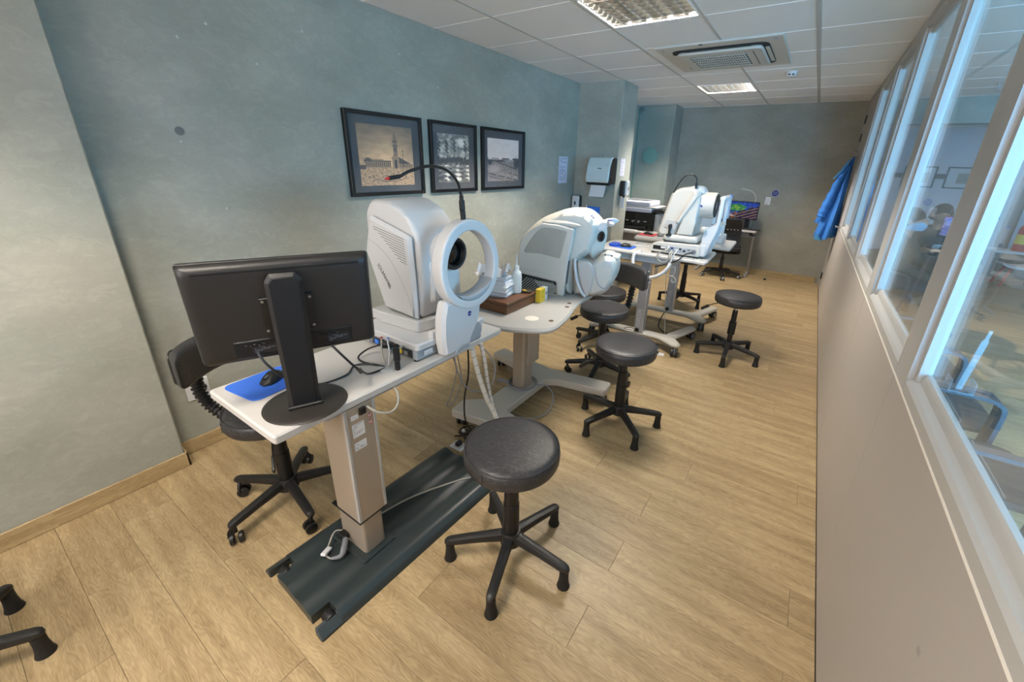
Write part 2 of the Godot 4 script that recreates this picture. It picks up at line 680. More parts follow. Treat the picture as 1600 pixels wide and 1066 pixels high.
func daylight(called: String, at: Vector3, size: Vector2, e: float, tint: Color, turn: float) -> void:
	var l := AreaLight3D.new()
	l.name = called
	l.area_size = size
	l.light_energy = e
	l.light_color = tint
	l.area_range = 30.0
	l.area_attenuation = 2.0
	l.shadow_enabled = true
	add_child(l)
	l.position = at   # shines along its own -z into the rooms
	l.rotation.y = turn

# one floor board; strip: which of the eight prints it carries
func board_mesh(len: float, wid: float, strip: int, u0: float) -> ArrayMesh:
	var r := 0.0007
	var th := 0.006
	var V := PackedVector3Array()
	var N := PackedVector3Array()
	var U := PackedVector2Array()
	var hx := len / 2 - 0.0005
	var hz := wid / 2 - 0.0004
	var ring := [[-hx, -hz], [hx, -hz], [hx, hz], [-hx, hz]]
	var uv := func(x: float, z: float) -> Vector2:
		return Vector2(u0 + (x + len / 2) / 1.22, (strip + 0.02 + 0.96 * (z + 0.09) / 0.18) / 8.0)
	var put := func(q: Array, n: Vector3) -> void:
		for k in [0, 1, 2, 0, 2, 3]:
			V.append(q[k])
			N.append(n)
			U.append(uv.call(q[k].x, q[k].z))
	var inn := []
	for p in ring: inn.append(Vector3(p[0] - signf(p[0]) * r, 0.0, p[1] - signf(p[1]) * r))
	put.call([inn[0], inn[1], inn[2], inn[3]], Vector3.UP)
	for k in 4:
		var a: Array = ring[k]
		var b: Array = ring[(k + 1) % 4]
		var n := Vector3(a[0] + b[0], 0, a[1] + b[1]).normalized()
		put.call([Vector3(a[0], -r, a[1]), Vector3(b[0], -r, b[1]), inn[(k + 1) % 4], inn[k]], (n + Vector3.UP).normalized())
		put.call([Vector3(a[0], -th, a[1]), Vector3(b[0], -th, b[1]), Vector3(b[0], -r, b[1]), Vector3(a[0], -r, a[1])], n)
	var arr := []
	arr.resize(Mesh.ARRAY_MAX)
	arr[Mesh.ARRAY_VERTEX] = V
	arr[Mesh.ARRAY_NORMAL] = N
	arr[Mesh.ARRAY_TEX_UV] = U
	var am := ArrayMesh.new()
	am.add_surface_from_arrays(Mesh.PRIMITIVE_TRIANGLES, arr)
	return am

const PITCH := 0.1795

func boards(x0: float, x1: float, z0: float, z1: float, known: Dictionary, put: Callable) -> void:
	var i0 := int(floor((z0 + 1.78) / PITCH))
	var i1 := int(ceil((z1 + 1.78) / PITCH))
	for i in range(i0, i1):
		var za := maxf(-1.78 + i * PITCH, z0)
		var zb := minf(-1.78 + (i + 1) * PITCH, z1)
		if zb - za < 0.01: continue
		var joint: float = known.get(i, x0 + rng.randf() * 1.22)
		var x: float = joint - 1.22 * ceil((joint - x0) / 1.22)
		while x < x1 - 0.01:
			var a := maxf(x, x0)
			var b := minf(x + 1.22, x1)
			if b - a > 0.01: put.call(a, b, za, zb, (a - x) / 1.22, rng.randi() % 8)
			x += 1.22

func shell() -> void:
	# ---------------- floor
	var fl := struct("floor", MB.new().bx(-2.9, 6.8, -0.12, -0.006, -12.6, WB + 0.2, 0.0), M.joint)
	var cache := {}
	boards(-2.66, WR - 0.002, -7.585, WB, {0: -0.371, 1: 0.275, 2: -0.382, 4: -0.388, -1: -0.7, -3: 0.28, 8: -2.336, -2: -0.25, 3: -0.95, 5: 0.26, 6: -1.5, 7: -1.75},
		func(a, b, za, zb, u0, s):
			var key := "%.3f %.3f %.3f %d" % [b - a, zb - za, u0, s]
			if not cache.has(key): cache[key] = board_mesh(b - a, zb - za, s, u0)
			var p := part(fl, "plank", cache[key], M.oak)
			p.position = Vector3((a + b) / 2, 0, (za + zb) / 2))
	var st := SurfaceTool.new()
	st.begin(Mesh.PRIMITIVE_TRIANGLES)
	boards(WR + 0.05, 6.5, -12.2, WB, {}, func(a, b, za, zb, u0, s):
		st.append_from(board_mesh(b - a, zb - za, s, u0), 0, Transform3D(Basis.IDENTITY, Vector3((a + b) / 2, 0, (za + zb) / 2))))
	part(fl, "waiting_side_planks", st.commit(), M.oak).set_meta("kind", "stuff")

	# ---------------- walls
	struct("wall_left", MB.new().bx(-2.9, WL, 0, CEIL + 0.1, WE - 0.2, WB + 0.2, 0.0), M.cement)
	struct("wall_left_pier", MB.new().bx(WL - 0.02, -2.56, 0, CEIL + 0.02, -0.488, WB, 0.006), M.cement)
	struct("wall_left_pillar", MB.new().bx(WL - 0.02, -2.09, 0, CEIL + 0.02, -5.45, -5.0, 0.005), M.cement)
	struct("wall_left_return", MB.new().bx(WL - 0.02, -2.09, 0, CEIL + 0.02, WE - 0.05, -7.13, 0.005), M.cement_end)
	struct("wall_end", MB.new().bx(-2.9, WR + 0.09, 0, CEIL + 0.1, WE - 0.2, WE, 0.0), M.cement_end)
	var spot := wb(self)
	var rr := RandomNumberGenerator.new()
	rr.seed = 8
	# pale chips in the cement, as trowelled
	for k in 46:
		var c := Vector3(WL + 0.0005, rr.randf_range(0.5, 2.5), rr.randf_range(-4.9, -0.6))
		spot.xf = Transform3D(Basis(Vector3.RIGHT, rr.randf() * TAU), c)
		spot.box(Vector3.ZERO, Vector3(0.001, rr.randf_range(0.003, 0.012), rr.randf_range(0.003, 0.016)), 0.0)
	part(get_node("wall_left"), "chips", spot, M.fleck).set_meta("kind", "stuff")
	var dirt := MB.new()
	dirt.xf = Transform3D(Basis(Vector3.FORWARD, PI / 2), Vector3(WL + 0.001, 1.72, -0.86))
	dirt.lathe(p2([0, 0.001, 0.018, 0.001, 0.02, 0, 0, 0]), 16)
	part(get_node("wall_left"), "stain", dirt, M.stain)
	# wall behind the camera; its unseen windows are placed to suit the area lights
	var back := MB.new()
	for s in [[-2.9, -2.1, 0.0, 2.7], [-0.1, 0.55, 0.0, 2.7], [4.0, 6.8, 0.0, 2.7], [0.55, 4.0, 0.0, 0.7], [0.55, 4.0, 2.4, 2.7], [-2.1, -0.1, 0.0, 1.1], [-2.1, -0.1, 2.4, 2.7]]:
		back.bx(s[0], s[1], s[2], s[3], WB + 0.0, WB + 0.2, 0.0)
	struct("wall_back", back, M.plaster)
	var k9 := 0
	for w in [[-2.1, -0.1, 1.1, 2.4, 2], [0.55, 4.0, 0.7, 2.4, 3]]:
		k9 += 1
		var wf := MB.new()
		wf.bx(w[0], w[1], w[2], w[2] + 0.05, WB + 0.06, WB + 0.11)
		wf.bx(w[0], w[1], w[3] - 0.05, w[3], WB + 0.06, WB + 0.11)
		for q in w[4] + 1:
			var x: float = lerpf(w[0] + 0.025, w[1] - 0.025, float(q) / w[4])
			wf.bx(x - 0.025, x + 0.025, w[2], w[3], WB + 0.06, WB + 0.11)
		var fr := struct("window_%d" % (k9 + 8), wf, M.alu)  # out of view, set where the area lights stand
		part(fr, "pane", MB.new().bx(w[0] + 0.02, w[1] - 0.02, w[2] + 0.02, w[3] - 0.02, WB + 0.082, WB + 0.086, 0.0), M.glass)
	# waiting side
	struct("wall_waiting_end", MB.new().bx(WR, 6.8, 0, CEIL + 0.3, -12.4, -12.2, 0.0), M.plaster)
	struct("wall_waiting_side", MB.new().bx(6.5, 6.8, 0, CEIL + 0.3, -12.4, -2.8, 0.0).bx(6.5, 6.8, 0, CEIL + 0.3, 2.0, WB + 0.2, 0.0).bx(6.5, 6.8, 0, 0.7, -2.8, 2.0, 0.0).bx(6.5, 6.8, 2.4, CEIL + 0.3, -2.8, 2.0, 0.0), M.plaster)
	var sf := MB.new()
	sf.bx(6.56, 6.61, 0.7, 0.75, -2.8, 2.0)
	sf.bx(6.56, 6.61, 2.35, 2.4, -2.8, 2.0)
	for q in 5: sf.bx(6.56, 6.61, 0.7, 2.4, -2.8 + 1.1875 * q, -2.75 + 1.1875 * q)
	var sfr := struct("window_11", sf, M.alu)  # unseen side window, opening made for the blue area light
	part(sfr, "pane", MB.new().bx(6.583, 6.587, 0.72, 2.38, -2.78, 1.98, 0.0), M.glass)
	struct("wall_waiting_inner", MB.new().bx(WR - 0.1, WR + 0.09, 0, CEIL + 0.3, -12.4, WE - 0.2, 0.0), M.plaster)

	# ---------------- skirting boards
	var sk := [["baseboard_left", WL, WL + 0.012, -4.99, -0.5], ["baseboard_pier", -2.56, -2.548, -0.5, WB], ["baseboard_side", WL, WL + 0.012, -7.1, -5.46]]
	for s in sk: struct(s[0], MB.new().bx(s[1], s[2], 0, 0.087, s[3], s[4], 0.003), M.skirt)
	struct("baseboard_pier_end", MB.new().bx(WL, -2.548, 0, 0.087, -0.5, -0.488, 0.003), M.skirt)
	struct("baseboard_end", MB.new().bx(-2.08, WR - 0.05, 0, 0.087, WE, WE + 0.012, 0.003), M.skirt)
	struct("baseboard_pillar", MB.new().bx(WL, -2.08, 0, 0.087, -5.0, -4.988, 0.003), M.skirt)

	# ---------------- ceiling
	var ce := struct("ceiling", MB.new().bx(-2.9, 6.8, CEIL + 0.1, CEIL + 0.25, -12.6, WB + 0.2, 0.0), M.tile)
	var xs := [WL, -2.105, -1.472, -0.845, -0.212, WR + 0.045]
	var zs := []
	for k in range(-9, 14): zs.append(-3.21 - 0.6155 * k)
	zs = zs.filter(func(z): return z < WB and z > WE)
	zs.push_front(WB)
	zs.push_back(WE)
	var tiles := {}
	for i in 5:
		for j in zs.size() - 1:
			var xa: float = xs[i]
			var xb: float = xs[i + 1]
			var za: float = zs[j + 1]
			var zb: float = zs[j]
			var hole := false
			for l in LIGHTS:
				if absf((xa + xb) / 2 - l[0]) < 0.2 and absf((za + zb) / 2 - l[1]) < 0.2: hole = true
			if hole: continue
			var key := "%.3f %.3f" % [xb - xa, zb - za]
			if not tiles.has(key): tiles[key] = MB.new().box(Vector3.ZERO, Vector3(xb - xa - 0.005, 0.018, zb - za - 0.004), 0.004).mesh()
			part(ce, "ceiling_tile", tiles[key], M.tile).position = Vector3((xa + xb) / 2, CEIL + 0.009, (za + zb) / 2)
	for i in range(1, 5):
		var w := 0.03 if i == 4 else 0.022
		var zf := -4.97 if i == 1 else WE
		part(ce, "main_rail", MB.new().bx(xs[i] - w / 2, xs[i] + w / 2, CEIL - 0.003, CEIL + 0.03, zf, WB, 0.001), M.tee_dull)
	for j in range(1, zs.size() - 1):
		part(ce, "cross_rail", MB.new().bx(WL, WR, CEIL - 0.0025, CEIL + 0.03, zs[j] - 0.006, zs[j] + 0.006, 0.0006), M.tee)
	part(ce, "edge_trim", MB.new().bx(WL, WL + 0.012, CEIL - 0.002, CEIL + 0.02, -5.0, WB, 0.001).bx(-2.09, WR, CEIL - 0.002, CEIL + 0.02, WE, WE + 0.012, 0.001), M.tee_dull)
	# waiting side: tiles up to a drop beam, then on behind it
	var many := MB.new()
	var rails := MB.new()
	var wx := [WR + 0.045, 0.42]
	for k in 10: wx.append(1.05 + 0.63 * k)
	for i in wx.size() - 1:
		for j in range(zs.size() - 1):
			many.bx(wx[i] + 0.003, minf(wx[i + 1], 6.5) - 0.003, CEIL, CEIL + 0.018, zs[j + 1] + 0.003, zs[j] - 0.003, 0.004)
		for j in 8:
			many.bx(wx[i] + 0.003, minf(wx[i + 1], 6.5) - 0.003, CEIL, CEIL + 0.018, -12.2 + 0.58 * j, -12.2 + 0.58 * j + 0.575, 0.004)
		rails.bx(wx[i] - 0.011, wx[i] + 0.011, CEIL - 0.003, CEIL + 0.03, -12.2, WB, 0.001)
	for j in range(1, zs.size() - 1): rails.bx(WR, 6.5, CEIL - 0.001, CEIL + 0.03, zs[j] - 0.005, zs[j] + 0.005, 0.0)
	part(ce, "waiting_side_tiles", many, M.tile).set_meta("kind", "stuff")
	part(ce, "waiting_side_rails", rails, M.tee).set_meta("kind", "stuff")
	struct("trim_1", MB.new().bx(WR + 0.09, 6.5, CEIL - 0.3, CEIL + 0.1, -7.8, WE, 0.004), M.cement_end)
	partition()

# the glazed partition: board-clad wall below, a row of framed panes above
func partition() -> void:
	var joints := [WB, 1.64, 0.52, -0.6, -1.72, -2.845, -3.97, -5.09, -6.2]
	var T := 0.045
	var w := struct("wall_right", MB.new().bx(WR + 0.012, WR + T - 0.012, 0, 0.985, WE, -0.6, 0.0), M.panel)
	for i in joints.size() - 1:
		if i < 3: continue
		part(w, "panel", MB.new().bx(WR, WR + 0.013, 0.004, 0.985, joints[i + 1] + 0.0015, joints[i] - 0.0015, 0.0015), M.panel)
		part(w, "waiting_panel", MB.new().bx(WR + T - 0.013, WR + T, 0.004, 0.985, joints[i + 1] + 0.0015, joints[i] - 0.0015, 0.0015), M.panel)
		part(w, "seam_strip", MB.new().bx(WR - 0.0008, WR + 0.004, 0.985, 0.993, joints[i + 1] + 0.001, joints[i] - 0.001, 0.0), M.seam)
	part(w, "mark", MB.new().box(Vector3(WR, 0.755, -0.86), Vector3(0.0012, 0.018, 0.018), 0.0005), M.panel_mark)
	part(w, "mark", MB.new().box(Vector3(WR, 0.72, -0.72), Vector3(0.0012, 0.02, 0.02), 0.0005), M.panel_mark)
	# unseen closed stretch beside the camera, keeps waiting-side light off the room
	var solid := struct("unseen_wall_right_near", MB.new().bx(WR + 0.012, WR + T - 0.012, 0, CEIL, -0.6, WB, 0.0), M.panel)
	for i in 3:
		for s in [[WR, WR + 0.013], [WR + T - 0.013, WR + T]]:
			part(solid, "panel", MB.new().bx(s[0], s[1], 0.004, CEIL - 0.002, joints[i + 1] + 0.0015, joints[i] - 0.0015, 0.0015), M.panel)
	# stepped frame section; the glass sits near the outer face
	for i in joints.size() - 1:
		if i < 3: continue
		var z0: float = joints[i + 1]
		var z1: float = joints[i]
		var o := MB.new()
		o.prism(p2([WR, 0.993, WR + T, 0.993, WR + T, 1.074, WR + 0.034, 1.072, WR + 0.027, 1.062, WR + 0.025, 1.043, WR + 0.007, 1.037, WR, 1.026]), z0 + 0.149, z1 - 0.0125, 0.0008)
		o.prism(p2([WR, CEIL, WR + T, CEIL, WR + T, 2.452, WR + 0.034, 2.454, WR + 0.025, 2.465, WR + 0.025, 2.485, WR + 0.007, 2.49, WR, 2.5]), z0 + 0.149, z1 - 0.0125, 0.0008)
		var fr := struct("window_%d" % (i - 2), o, M.alu, 30.0)
		# stiles: outlines seen from above, drawn upwards
		for e in 2:
			var sg := 1.0 if e == 0 else -1.0
			var z := z0 if e == 0 else z1
			var out := PackedVector2Array()
			for q in ([[0, 0.001], [T, 0.001], [T, 0.174], [0.0155, 0.174], [0.0155, 0.148], [0.0, 0.148]] if e == 0 else [[0, 0.001], [T, 0.001], [T, 0.014], [0.02, 0.014], [0.0, 0.012]]):
				out.append(Vector2(WR + q[0], -(z + sg * q[1])))
			var p := MB.new()
			p.xf = Transform3D(Basis(Vector3.RIGHT, -PI / 2), Vector3.ZERO)
			p.prism(out, 0.994, CEIL - 0.001, 0.0012)
			part(fr, "stile", p, M.alu, 30.0)
		part(fr, "pane", MB.new().bx(WR + 0.036, WR + 0.042, 1.07, 2.456, z0 + 0.173, z1 - 0.013, 0.0), M.glass)
	# the flush door at the far end
	var d := struct("door_1", MB.new().bx(WR + 0.004, WR + 0.042, 0.006, 2.5, -7.2, -6.235, 0.003), M.panel)
	for y in [0.2, 2.07, 2.29]:
		var h := MB.new().bx(WR - 0.012, WR + 0.012, y - 0.05, y + 0.05, -7.225, -7.2, 0.003)
		h.bx(WR - 0.014, WR + 0.01, y - 0.012, y + 0.012, -7.24, -7.19, 0.002)
		part(d, "hinge", h, M.black)
	part(d, "handle", MB.new().rod(Vector3(WR + 0.01, 1.0, -6.33), Vector3(WR - 0.045, 1.0, -6.33), 0.01).rod(Vector3(WR - 0.04, 1.0, -6.33), Vector3(WR - 0.04, 1.0, -6.45), 0.009), M.steel)
	struct("trim_2", MB.new().bx(WR, WR + T, 0, CEIL, -6.235, -6.2, 0.003).bx(WR, WR + T, 0, CEIL, WE, -7.21, 0.003).bx(WR, WR + T, 2.505, CEIL, -7.21, -6.235, 0.003), M.panel)

const LIGHTS := [[-1.158, -2.9, 1.0], [-1.158, -5.98, 1.35], [-1.158, 0.18, 0.75]]  # third lamp is out of view, placed to light the foreground

func ceiling_things() -> void:
	for l in LIGHTS:
		var cx: float = l[0]
		var cz: float = l[1] + 0.007
		var far: bool = l[1] < -4.0
		var lab: String = "square louvred ceiling light nearer the camera, cut by the photo's upper edge" if not far else "square louvred ceiling light at the far end of the room, beyond the air conditioner"
		if l[1] > 0.0: lab = "square louvred ceiling light out of view, placed to light the near desk"
		var o := thing("ceiling_light", lab, "ceiling light", Vector3(cx, CEIL, cz), 0.0)
		var h := 0.3
		var b := MB.new()
		b.bx(-h, h, 0.085, 0.095, -h, h, 0.0)
		for s in [-1, 1]:
			b.bx(s * h, s * (h - 0.008), 0.0, 0.09, -h, h, 0.0)
			b.bx(-h, h, 0.0, 0.09, s * h, s * (h - 0.008), 0.0)
		part(o, "housing", b, M.chrome_warm if M.has("chrome_warm") else M.chrome)
		var fr := MB.new()
		for s in [-1, 1]:
			fr.bx(s * 0.304, s * 0.288, -0.004, 0.004, -0.304, 0.304, 0.001)
			fr.bx(-0.304, 0.304, -0.004, 0.004, s * 0.304, s * 0.288, 0.001)
		part(o, "frame", fr, M.tee)
		# louvre: blades curved like a parabola, thick at the top edge
		for ax in 2:
			for k in range(1, 8):
				var u := -0.288 + 0.576 * k / 8.0
				var bl := MB.new()
				var pr := p2([-0.001, -0.002, 0.001, -0.002, 0.004, 0.02, 0.009, 0.04, -0.009, 0.04, -0.004, 0.02])
				if ax == 0:
					bl.xf = Transform3D(Basis.IDENTITY, Vector3(u, 0, 0))
				else:
					bl.xf = Transform3D(Basis(Vector3.UP, PI / 2), Vector3(0, 0, u))
				bl.prism(pr, -0.288, 0.288, 0.0)
				part(o, "louvre_blade", bl, M.mirror)
		for k in 4:
			var x := -0.216 + 0.144 * k
			part(o, "tube", MB.new().rod(Vector3(x, 0.066, -0.285), Vector3(x, 0.066, 0.285), 0.012, 10), M.tube)
			var a := AreaLight3D.new()
			a.name = "tube_light_%d" % (k + 1)
			a.area_size = Vector2(0.03, 0.56)
			a.light_energy = LAMP * float(l[2])
			a.light_color = Color(1.0, 0.96, 0.91)
			a.area_range = 20.0
			a.area_attenuation = 2.0
			a.shadow_enabled = true
			o.add_child(a)
			a.transform = Transform3D(Basis(Vector3.RIGHT, -PI / 2), Vector3(x, 0.052, 0))
	# cassette air conditioner
	var ac := thing("air_conditioner", "white four-way cassette air conditioner set into the ceiling between the two lights", "air conditioner", Vector3(-0.895, CEIL, -4.3))
	var b := MB.new().box(Vector3(0, -0.006, 0), Vector3(0.95, 0.02, 0.98), 0.006)
	part(ac, "cover_panel", b, M.white_warm)
	var ring := MB.new()
	var outer := rrect(0.74, 0.74, 0.09, 6)
	var inner := rrect(0.66, 0.66, 0.06, 6)
	var body := MB.new()
	body.xf = Transform3D(Basis(Vector3.RIGHT, PI / 2), Vector3(0, -0.016, 0))
	body.prism(outer, 0.0, 0.006, 0.001)
	part(ac, "air_outlet", body, M.dark_vent)
	var low := MB.new()
	low.xf = Transform3D(Basis(Vector3.RIGHT, PI / 2), Vector3(0, -0.02, 0))
	low.prism(inner, 0.0, 0.026, 0.012)
	part(ac, "front_panel", low, M.white_warm)
	for s in 4:
		var v := MB.new()
		v.xf = Transform3D(Basis(Vector3.UP, PI / 2 * s), Vector3.ZERO)
		v.box(Vector3(0, -0.027, 0.352), Vector3(0.5, 0.006, 0.03), 0.002)
		part(ac, "flap", v, M.white_warm if s % 2 else M.slot)
	part(ac, "grille_well", MB.new().box(Vector3(-0.02, -0.0462, 0), Vector3(0.44, 0.002, 0.44), 0.0), M.dark_vent)
	for k in 22: part(ac, "grille_bar", MB.new().box(Vector3(-0.23 + 0.42 * (k + 0.5) / 22.0, -0.049, 0), Vector3(0.008, 0.006, 0.44), 0.001), M.white_warm)
	for k in 6: part(ac, "grille_rib", MB.new().box(Vector3(-0.02, -0.05, -0.2 + 0.08 * k), Vector3(0.44, 0.006, 0.006), 0.001), M.white_warm)
	part(ac, "edge_strip", MB.new().box(Vector3(0.255, -0.047, 0), Vector3(0.004, 0.002, 0.5), 0.0), M.slot)
	part(ac, "badge", MB.new().box(Vector3(0.42, -0.0165, 0.42), Vector3(0.03, 0.002, 0.03), 0.0005), M.greyp)
	part(ac, "screw_cover", MB.new().box(Vector3(-0.42, -0.0165, 0.40), Vector3(0.016, 0.002, 0.012), 0.0005), M.slot)
	part(ac, "screw_cover", MB.new().box(Vector3(-0.1, -0.0165, 0.478), Vector3(0.03, 0.006, 0.014), 0.0005), M.slot)
	var se := thing("smoke_detector", "small white dome sensor on the ceiling beside the thick rail", "sensor", Vector3(-0.44, CEIL, -5.25))
	part(se, "body", MB.new().lathe(p2([0, 0, 0.055, 0, 0.052, -0.02, 0.04, -0.045, 0.0, -0.048]), 24), M.white)
	part(se, "vent", MB.new().box(Vector3(-0.012, -0.03, 0.044), Vector3(0.02, 0.012, 0.01), 0.001).box(Vector3(0.02, -0.03, 0.042), Vector3(0.018, 0.012, 0.01), 0.001), M.black)

const SEAT := 0.60

# the common round stool; opt: casters, rod (bare piston), back (direction of a backrest, in degrees), lever
func make_stool(label: String, at: Vector3, turn: float, opt := {}) -> Node3D:
	var o := thing(opt.get("name", "stool"), label, opt.get("cat", "stool"), at, turn, "")
	var sy: float = opt.get("seat", SEAT)
	var prof := p2([0, sy + 0.002, 0.1, sy + 0.001, 0.155, sy - 0.002, 0.176, sy - 0.008, 0.186, sy - 0.018, 0.1905, sy - 0.035, 0.1895, sy - 0.062, 0.184, sy - 0.075, 0.172, sy - 0.083, 0, sy - 0.084])
	part(o, "seat", MB.new().lathe(prof, 48), M.leather, 60.0)
	var ring := PackedVector3Array()
	for k in 48: ring.append(Vector3(cos(TAU * k / 48) * 0.1845, sy - 0.0125, sin(TAU * k / 48) * 0.1845))
	part(o, "piping", MB.new().tube(ring, 0.0032, 6, true), M.leather)
	part(o, "seat_stitch", MB.new().box(Vector3(0, sy - 0.045, 0.1905), Vector3(0.003, 0.05, 0.003), 0.001), M.leather)
	part(o, "mounting_plate", MB.new().lathe(p2([0, sy - 0.083, 0.09, sy - 0.084, 0.085, sy - 0.1, 0.04, sy - 0.115, 0, sy - 0.115]), 20), M.black)
	if opt.has("lever"):
		var la := deg_to_rad(opt.lever)
		var d := Vector3(cos(la), 0, sin(la))
		var lv := MB.new().tube(curve([Vector3(0, sy - 0.1, 0) + d * 0.03, Vector3(0, sy - 0.1, 0) + d * 0.14, Vector3(0, sy - 0.125, 0) + d * 0.21, Vector3(0, sy - 0.15, 0) + d * 0.25], 4), 0.004, 8)
		part(o, "lever", lv, M.black)
		var pd := MB.new()
		pd.xf = Transform3D(Basis(Vector3.UP, -la) * Basis(Vector3.BACK, -0.6), Vector3(0, sy - 0.155, 0) + d * 0.255)
		pd.prism(rrect(0.075, 0.026, 0.012, 4), -0.005, 0.005, 0.002)
		part(o, "lever_grip", pd, M.charcoal)
	var post := p2([0, sy - 0.1, 0.024, sy - 0.1, 0.024, 0.4, 0.03, 0.398, 0.0305, 0.3, 0.0335, 0.298, 0.034, 0.2, 0.031, 0.12, 0.0, 0.12])
	if opt.get("rod", false):
		part(o, "piston", MB.new().lathe(p2([0, sy - 0.1, 0.012, sy - 0.1, 0.012, 0.43, 0, 0.43]), 16), M.chrome)
		post = p2([0, 0.45, 0.022, 0.45, 0.023, 0.345, 0.031, 0.34, 0.032, 0.225, 0.021, 0.22, 0.021, 0.12, 0, 0.12])
	part(o, "post", MB.new().lathe(post, 24), M.black)
	part(o, "hub", MB.new().lathe(p2([0, 0.15, 0.04, 0.148, 0.047, 0.13, 0.047, 0.085, 0.03, 0.078, 0, 0.078]), 24), M.charcoal)
	var cast: bool = opt.get("casters", false)
	for k in 5:
		var a := TAU * k / 5.0
		var b := MB.new()
		b.xf = Transform3D(Basis(Vector3.UP, -a), Vector3.ZERO)
		var rings := []
		for q in [[0.02, 0.118, 0.05, 0.052], [0.06, 0.118, 0.046, 0.044], [0.15, 0.111, 0.041, 0.037], [0.235, 0.102, 0.039, 0.033], [0.262, 0.099, 0.037, 0.031], [0.276, 0.097, 0.03, 0.025], [0.283, 0.095, 0.014, 0.013]]:
			var ring2 := PackedVector3Array()
			for p in rrect(q[2], q[3], q[3] * 0.42, 2): ring2.append(Vector3(q[0], q[1] - p.y, p.x))
			rings.append(ring2)
		b.loft(rings)
		var leg := part(o, "leg", b, M.charcoal, 50.0)
		var g := MB.new()
		g.xf = Transform3D(Basis(Vector3.UP, -a), Vector3(cos(a), 0, sin(a)) * 0.262)
		if not cast:
			g.lathe(p2([0, 0.086, 0.0185, 0.086, 0.019, 0.05, 0.022, 0.022, 0.027, 0.003, 0.026, 0, 0, 0]), 18)
			part(leg, "glide", g, M.black_soft)
		else:
			g.xf = Transform3D(Basis(Vector3.UP, k * 1.3), Vector3(cos(a), 0, sin(a)) * 0.262)
			for s in [-1, 1]:
				var wh := MB.new()
				wh.xf = g.xf * Transform3D(Basis(Vector3.BACK, PI / 2), Vector3(s * 0.017, 0.0255, 0.01))
				wh.lathe(p2([0, -0.009, 0.022, -0.009, 0.0255, -0.006, 0.0255, 0.006, 0.022, 0.009, 0, 0.009]), 18)
				part(leg, "wheel", wh, M.black if not opt.get("pale", false) else M.greyrub)
			g.prism(p2([-0.016, 0.03, 0.0, 0.055, 0.0, 0.088, -0.012, 0.088, -0.03, 0.06, -0.033, 0.03]), -0.006, 0.006, 0.002)
			g.lathe(p2([0, 0.09, 0.008, 0.09, 0.008, 0.05, 0, 0.05]), 10)
			part(leg, "caster_fork", g, M.black)
	return o

# a ribbed rubber stem and a padded rest, given in the stool's own space
func add_back(o: Node3D, pts: Array, pad: Vector3, yaw: float, tilt: float) -> void:
	var line := curve(pts, 14)
	var radii := PackedFloat32Array()
	var fine := PackedVector3Array()
	var n := 88
	for i in n:
		var u := float(i) / (n - 1) * (line.size() - 1)
		var k := mini(int(u), line.size() - 2)
		fine.append(line[k].lerp(line[k + 1], u - k))
		radii.append(0.027 if i % 4 < 2 else 0.019)
	part(o, "bellows", MB.new().tube(fine, 0.02, 14, false, radii), M.black, 30.0)
	var b := MB.new()
	b.xf = Transform3D(Basis(Vector3.UP, yaw) * Basis(Vector3.RIGHT, tilt), pad)
	# padded rest, curved round the sitter; +z is its outer side
	var rings := []
	for i in 15:
		var u := sin((float(i) / 14.0 - 0.5) * PI)
		var x := u * 0.19
		var z := 0.055 * u * u
		var e := sqrt(maxf(0.0, 1.0 - pow(absf(u), 7.0)))
		var hh := 0.085 * (0.55 + 0.45 * e)
		var tt := 0.034 * (0.35 + 0.65 * e)
		var ring := PackedVector3Array()
		for p in rrect(tt * 2, hh * 2, tt * 0.75, 4): ring.append(Vector3(x - p.x * u * 0.5, p.y, -z + p.x))
		rings.append(ring)
	b.loft(rings)
	part(o, "backrest", b, M.leather, 60.0)
	var e2 := MB.new()
	e2.xf = b.xf
	var loop := PackedVector3Array()
	for p in rrect(0.34, 0.150, 0.03, 7):
		var uu: float = p.x / 0.19
		var ee := sqrt(maxf(0.0, 1.0 - pow(absf(uu), 7.0)))
		loop.append(Vector3(p.x, p.y * (0.55 + 0.45 * ee), 0.034 * (0.35 + 0.65 * ee) - 0.002 - 0.055 * uu * uu))
	e2.tube(loop, 0.004, 6, true)
	part(o, "backrest_piping", e2, M.leather)

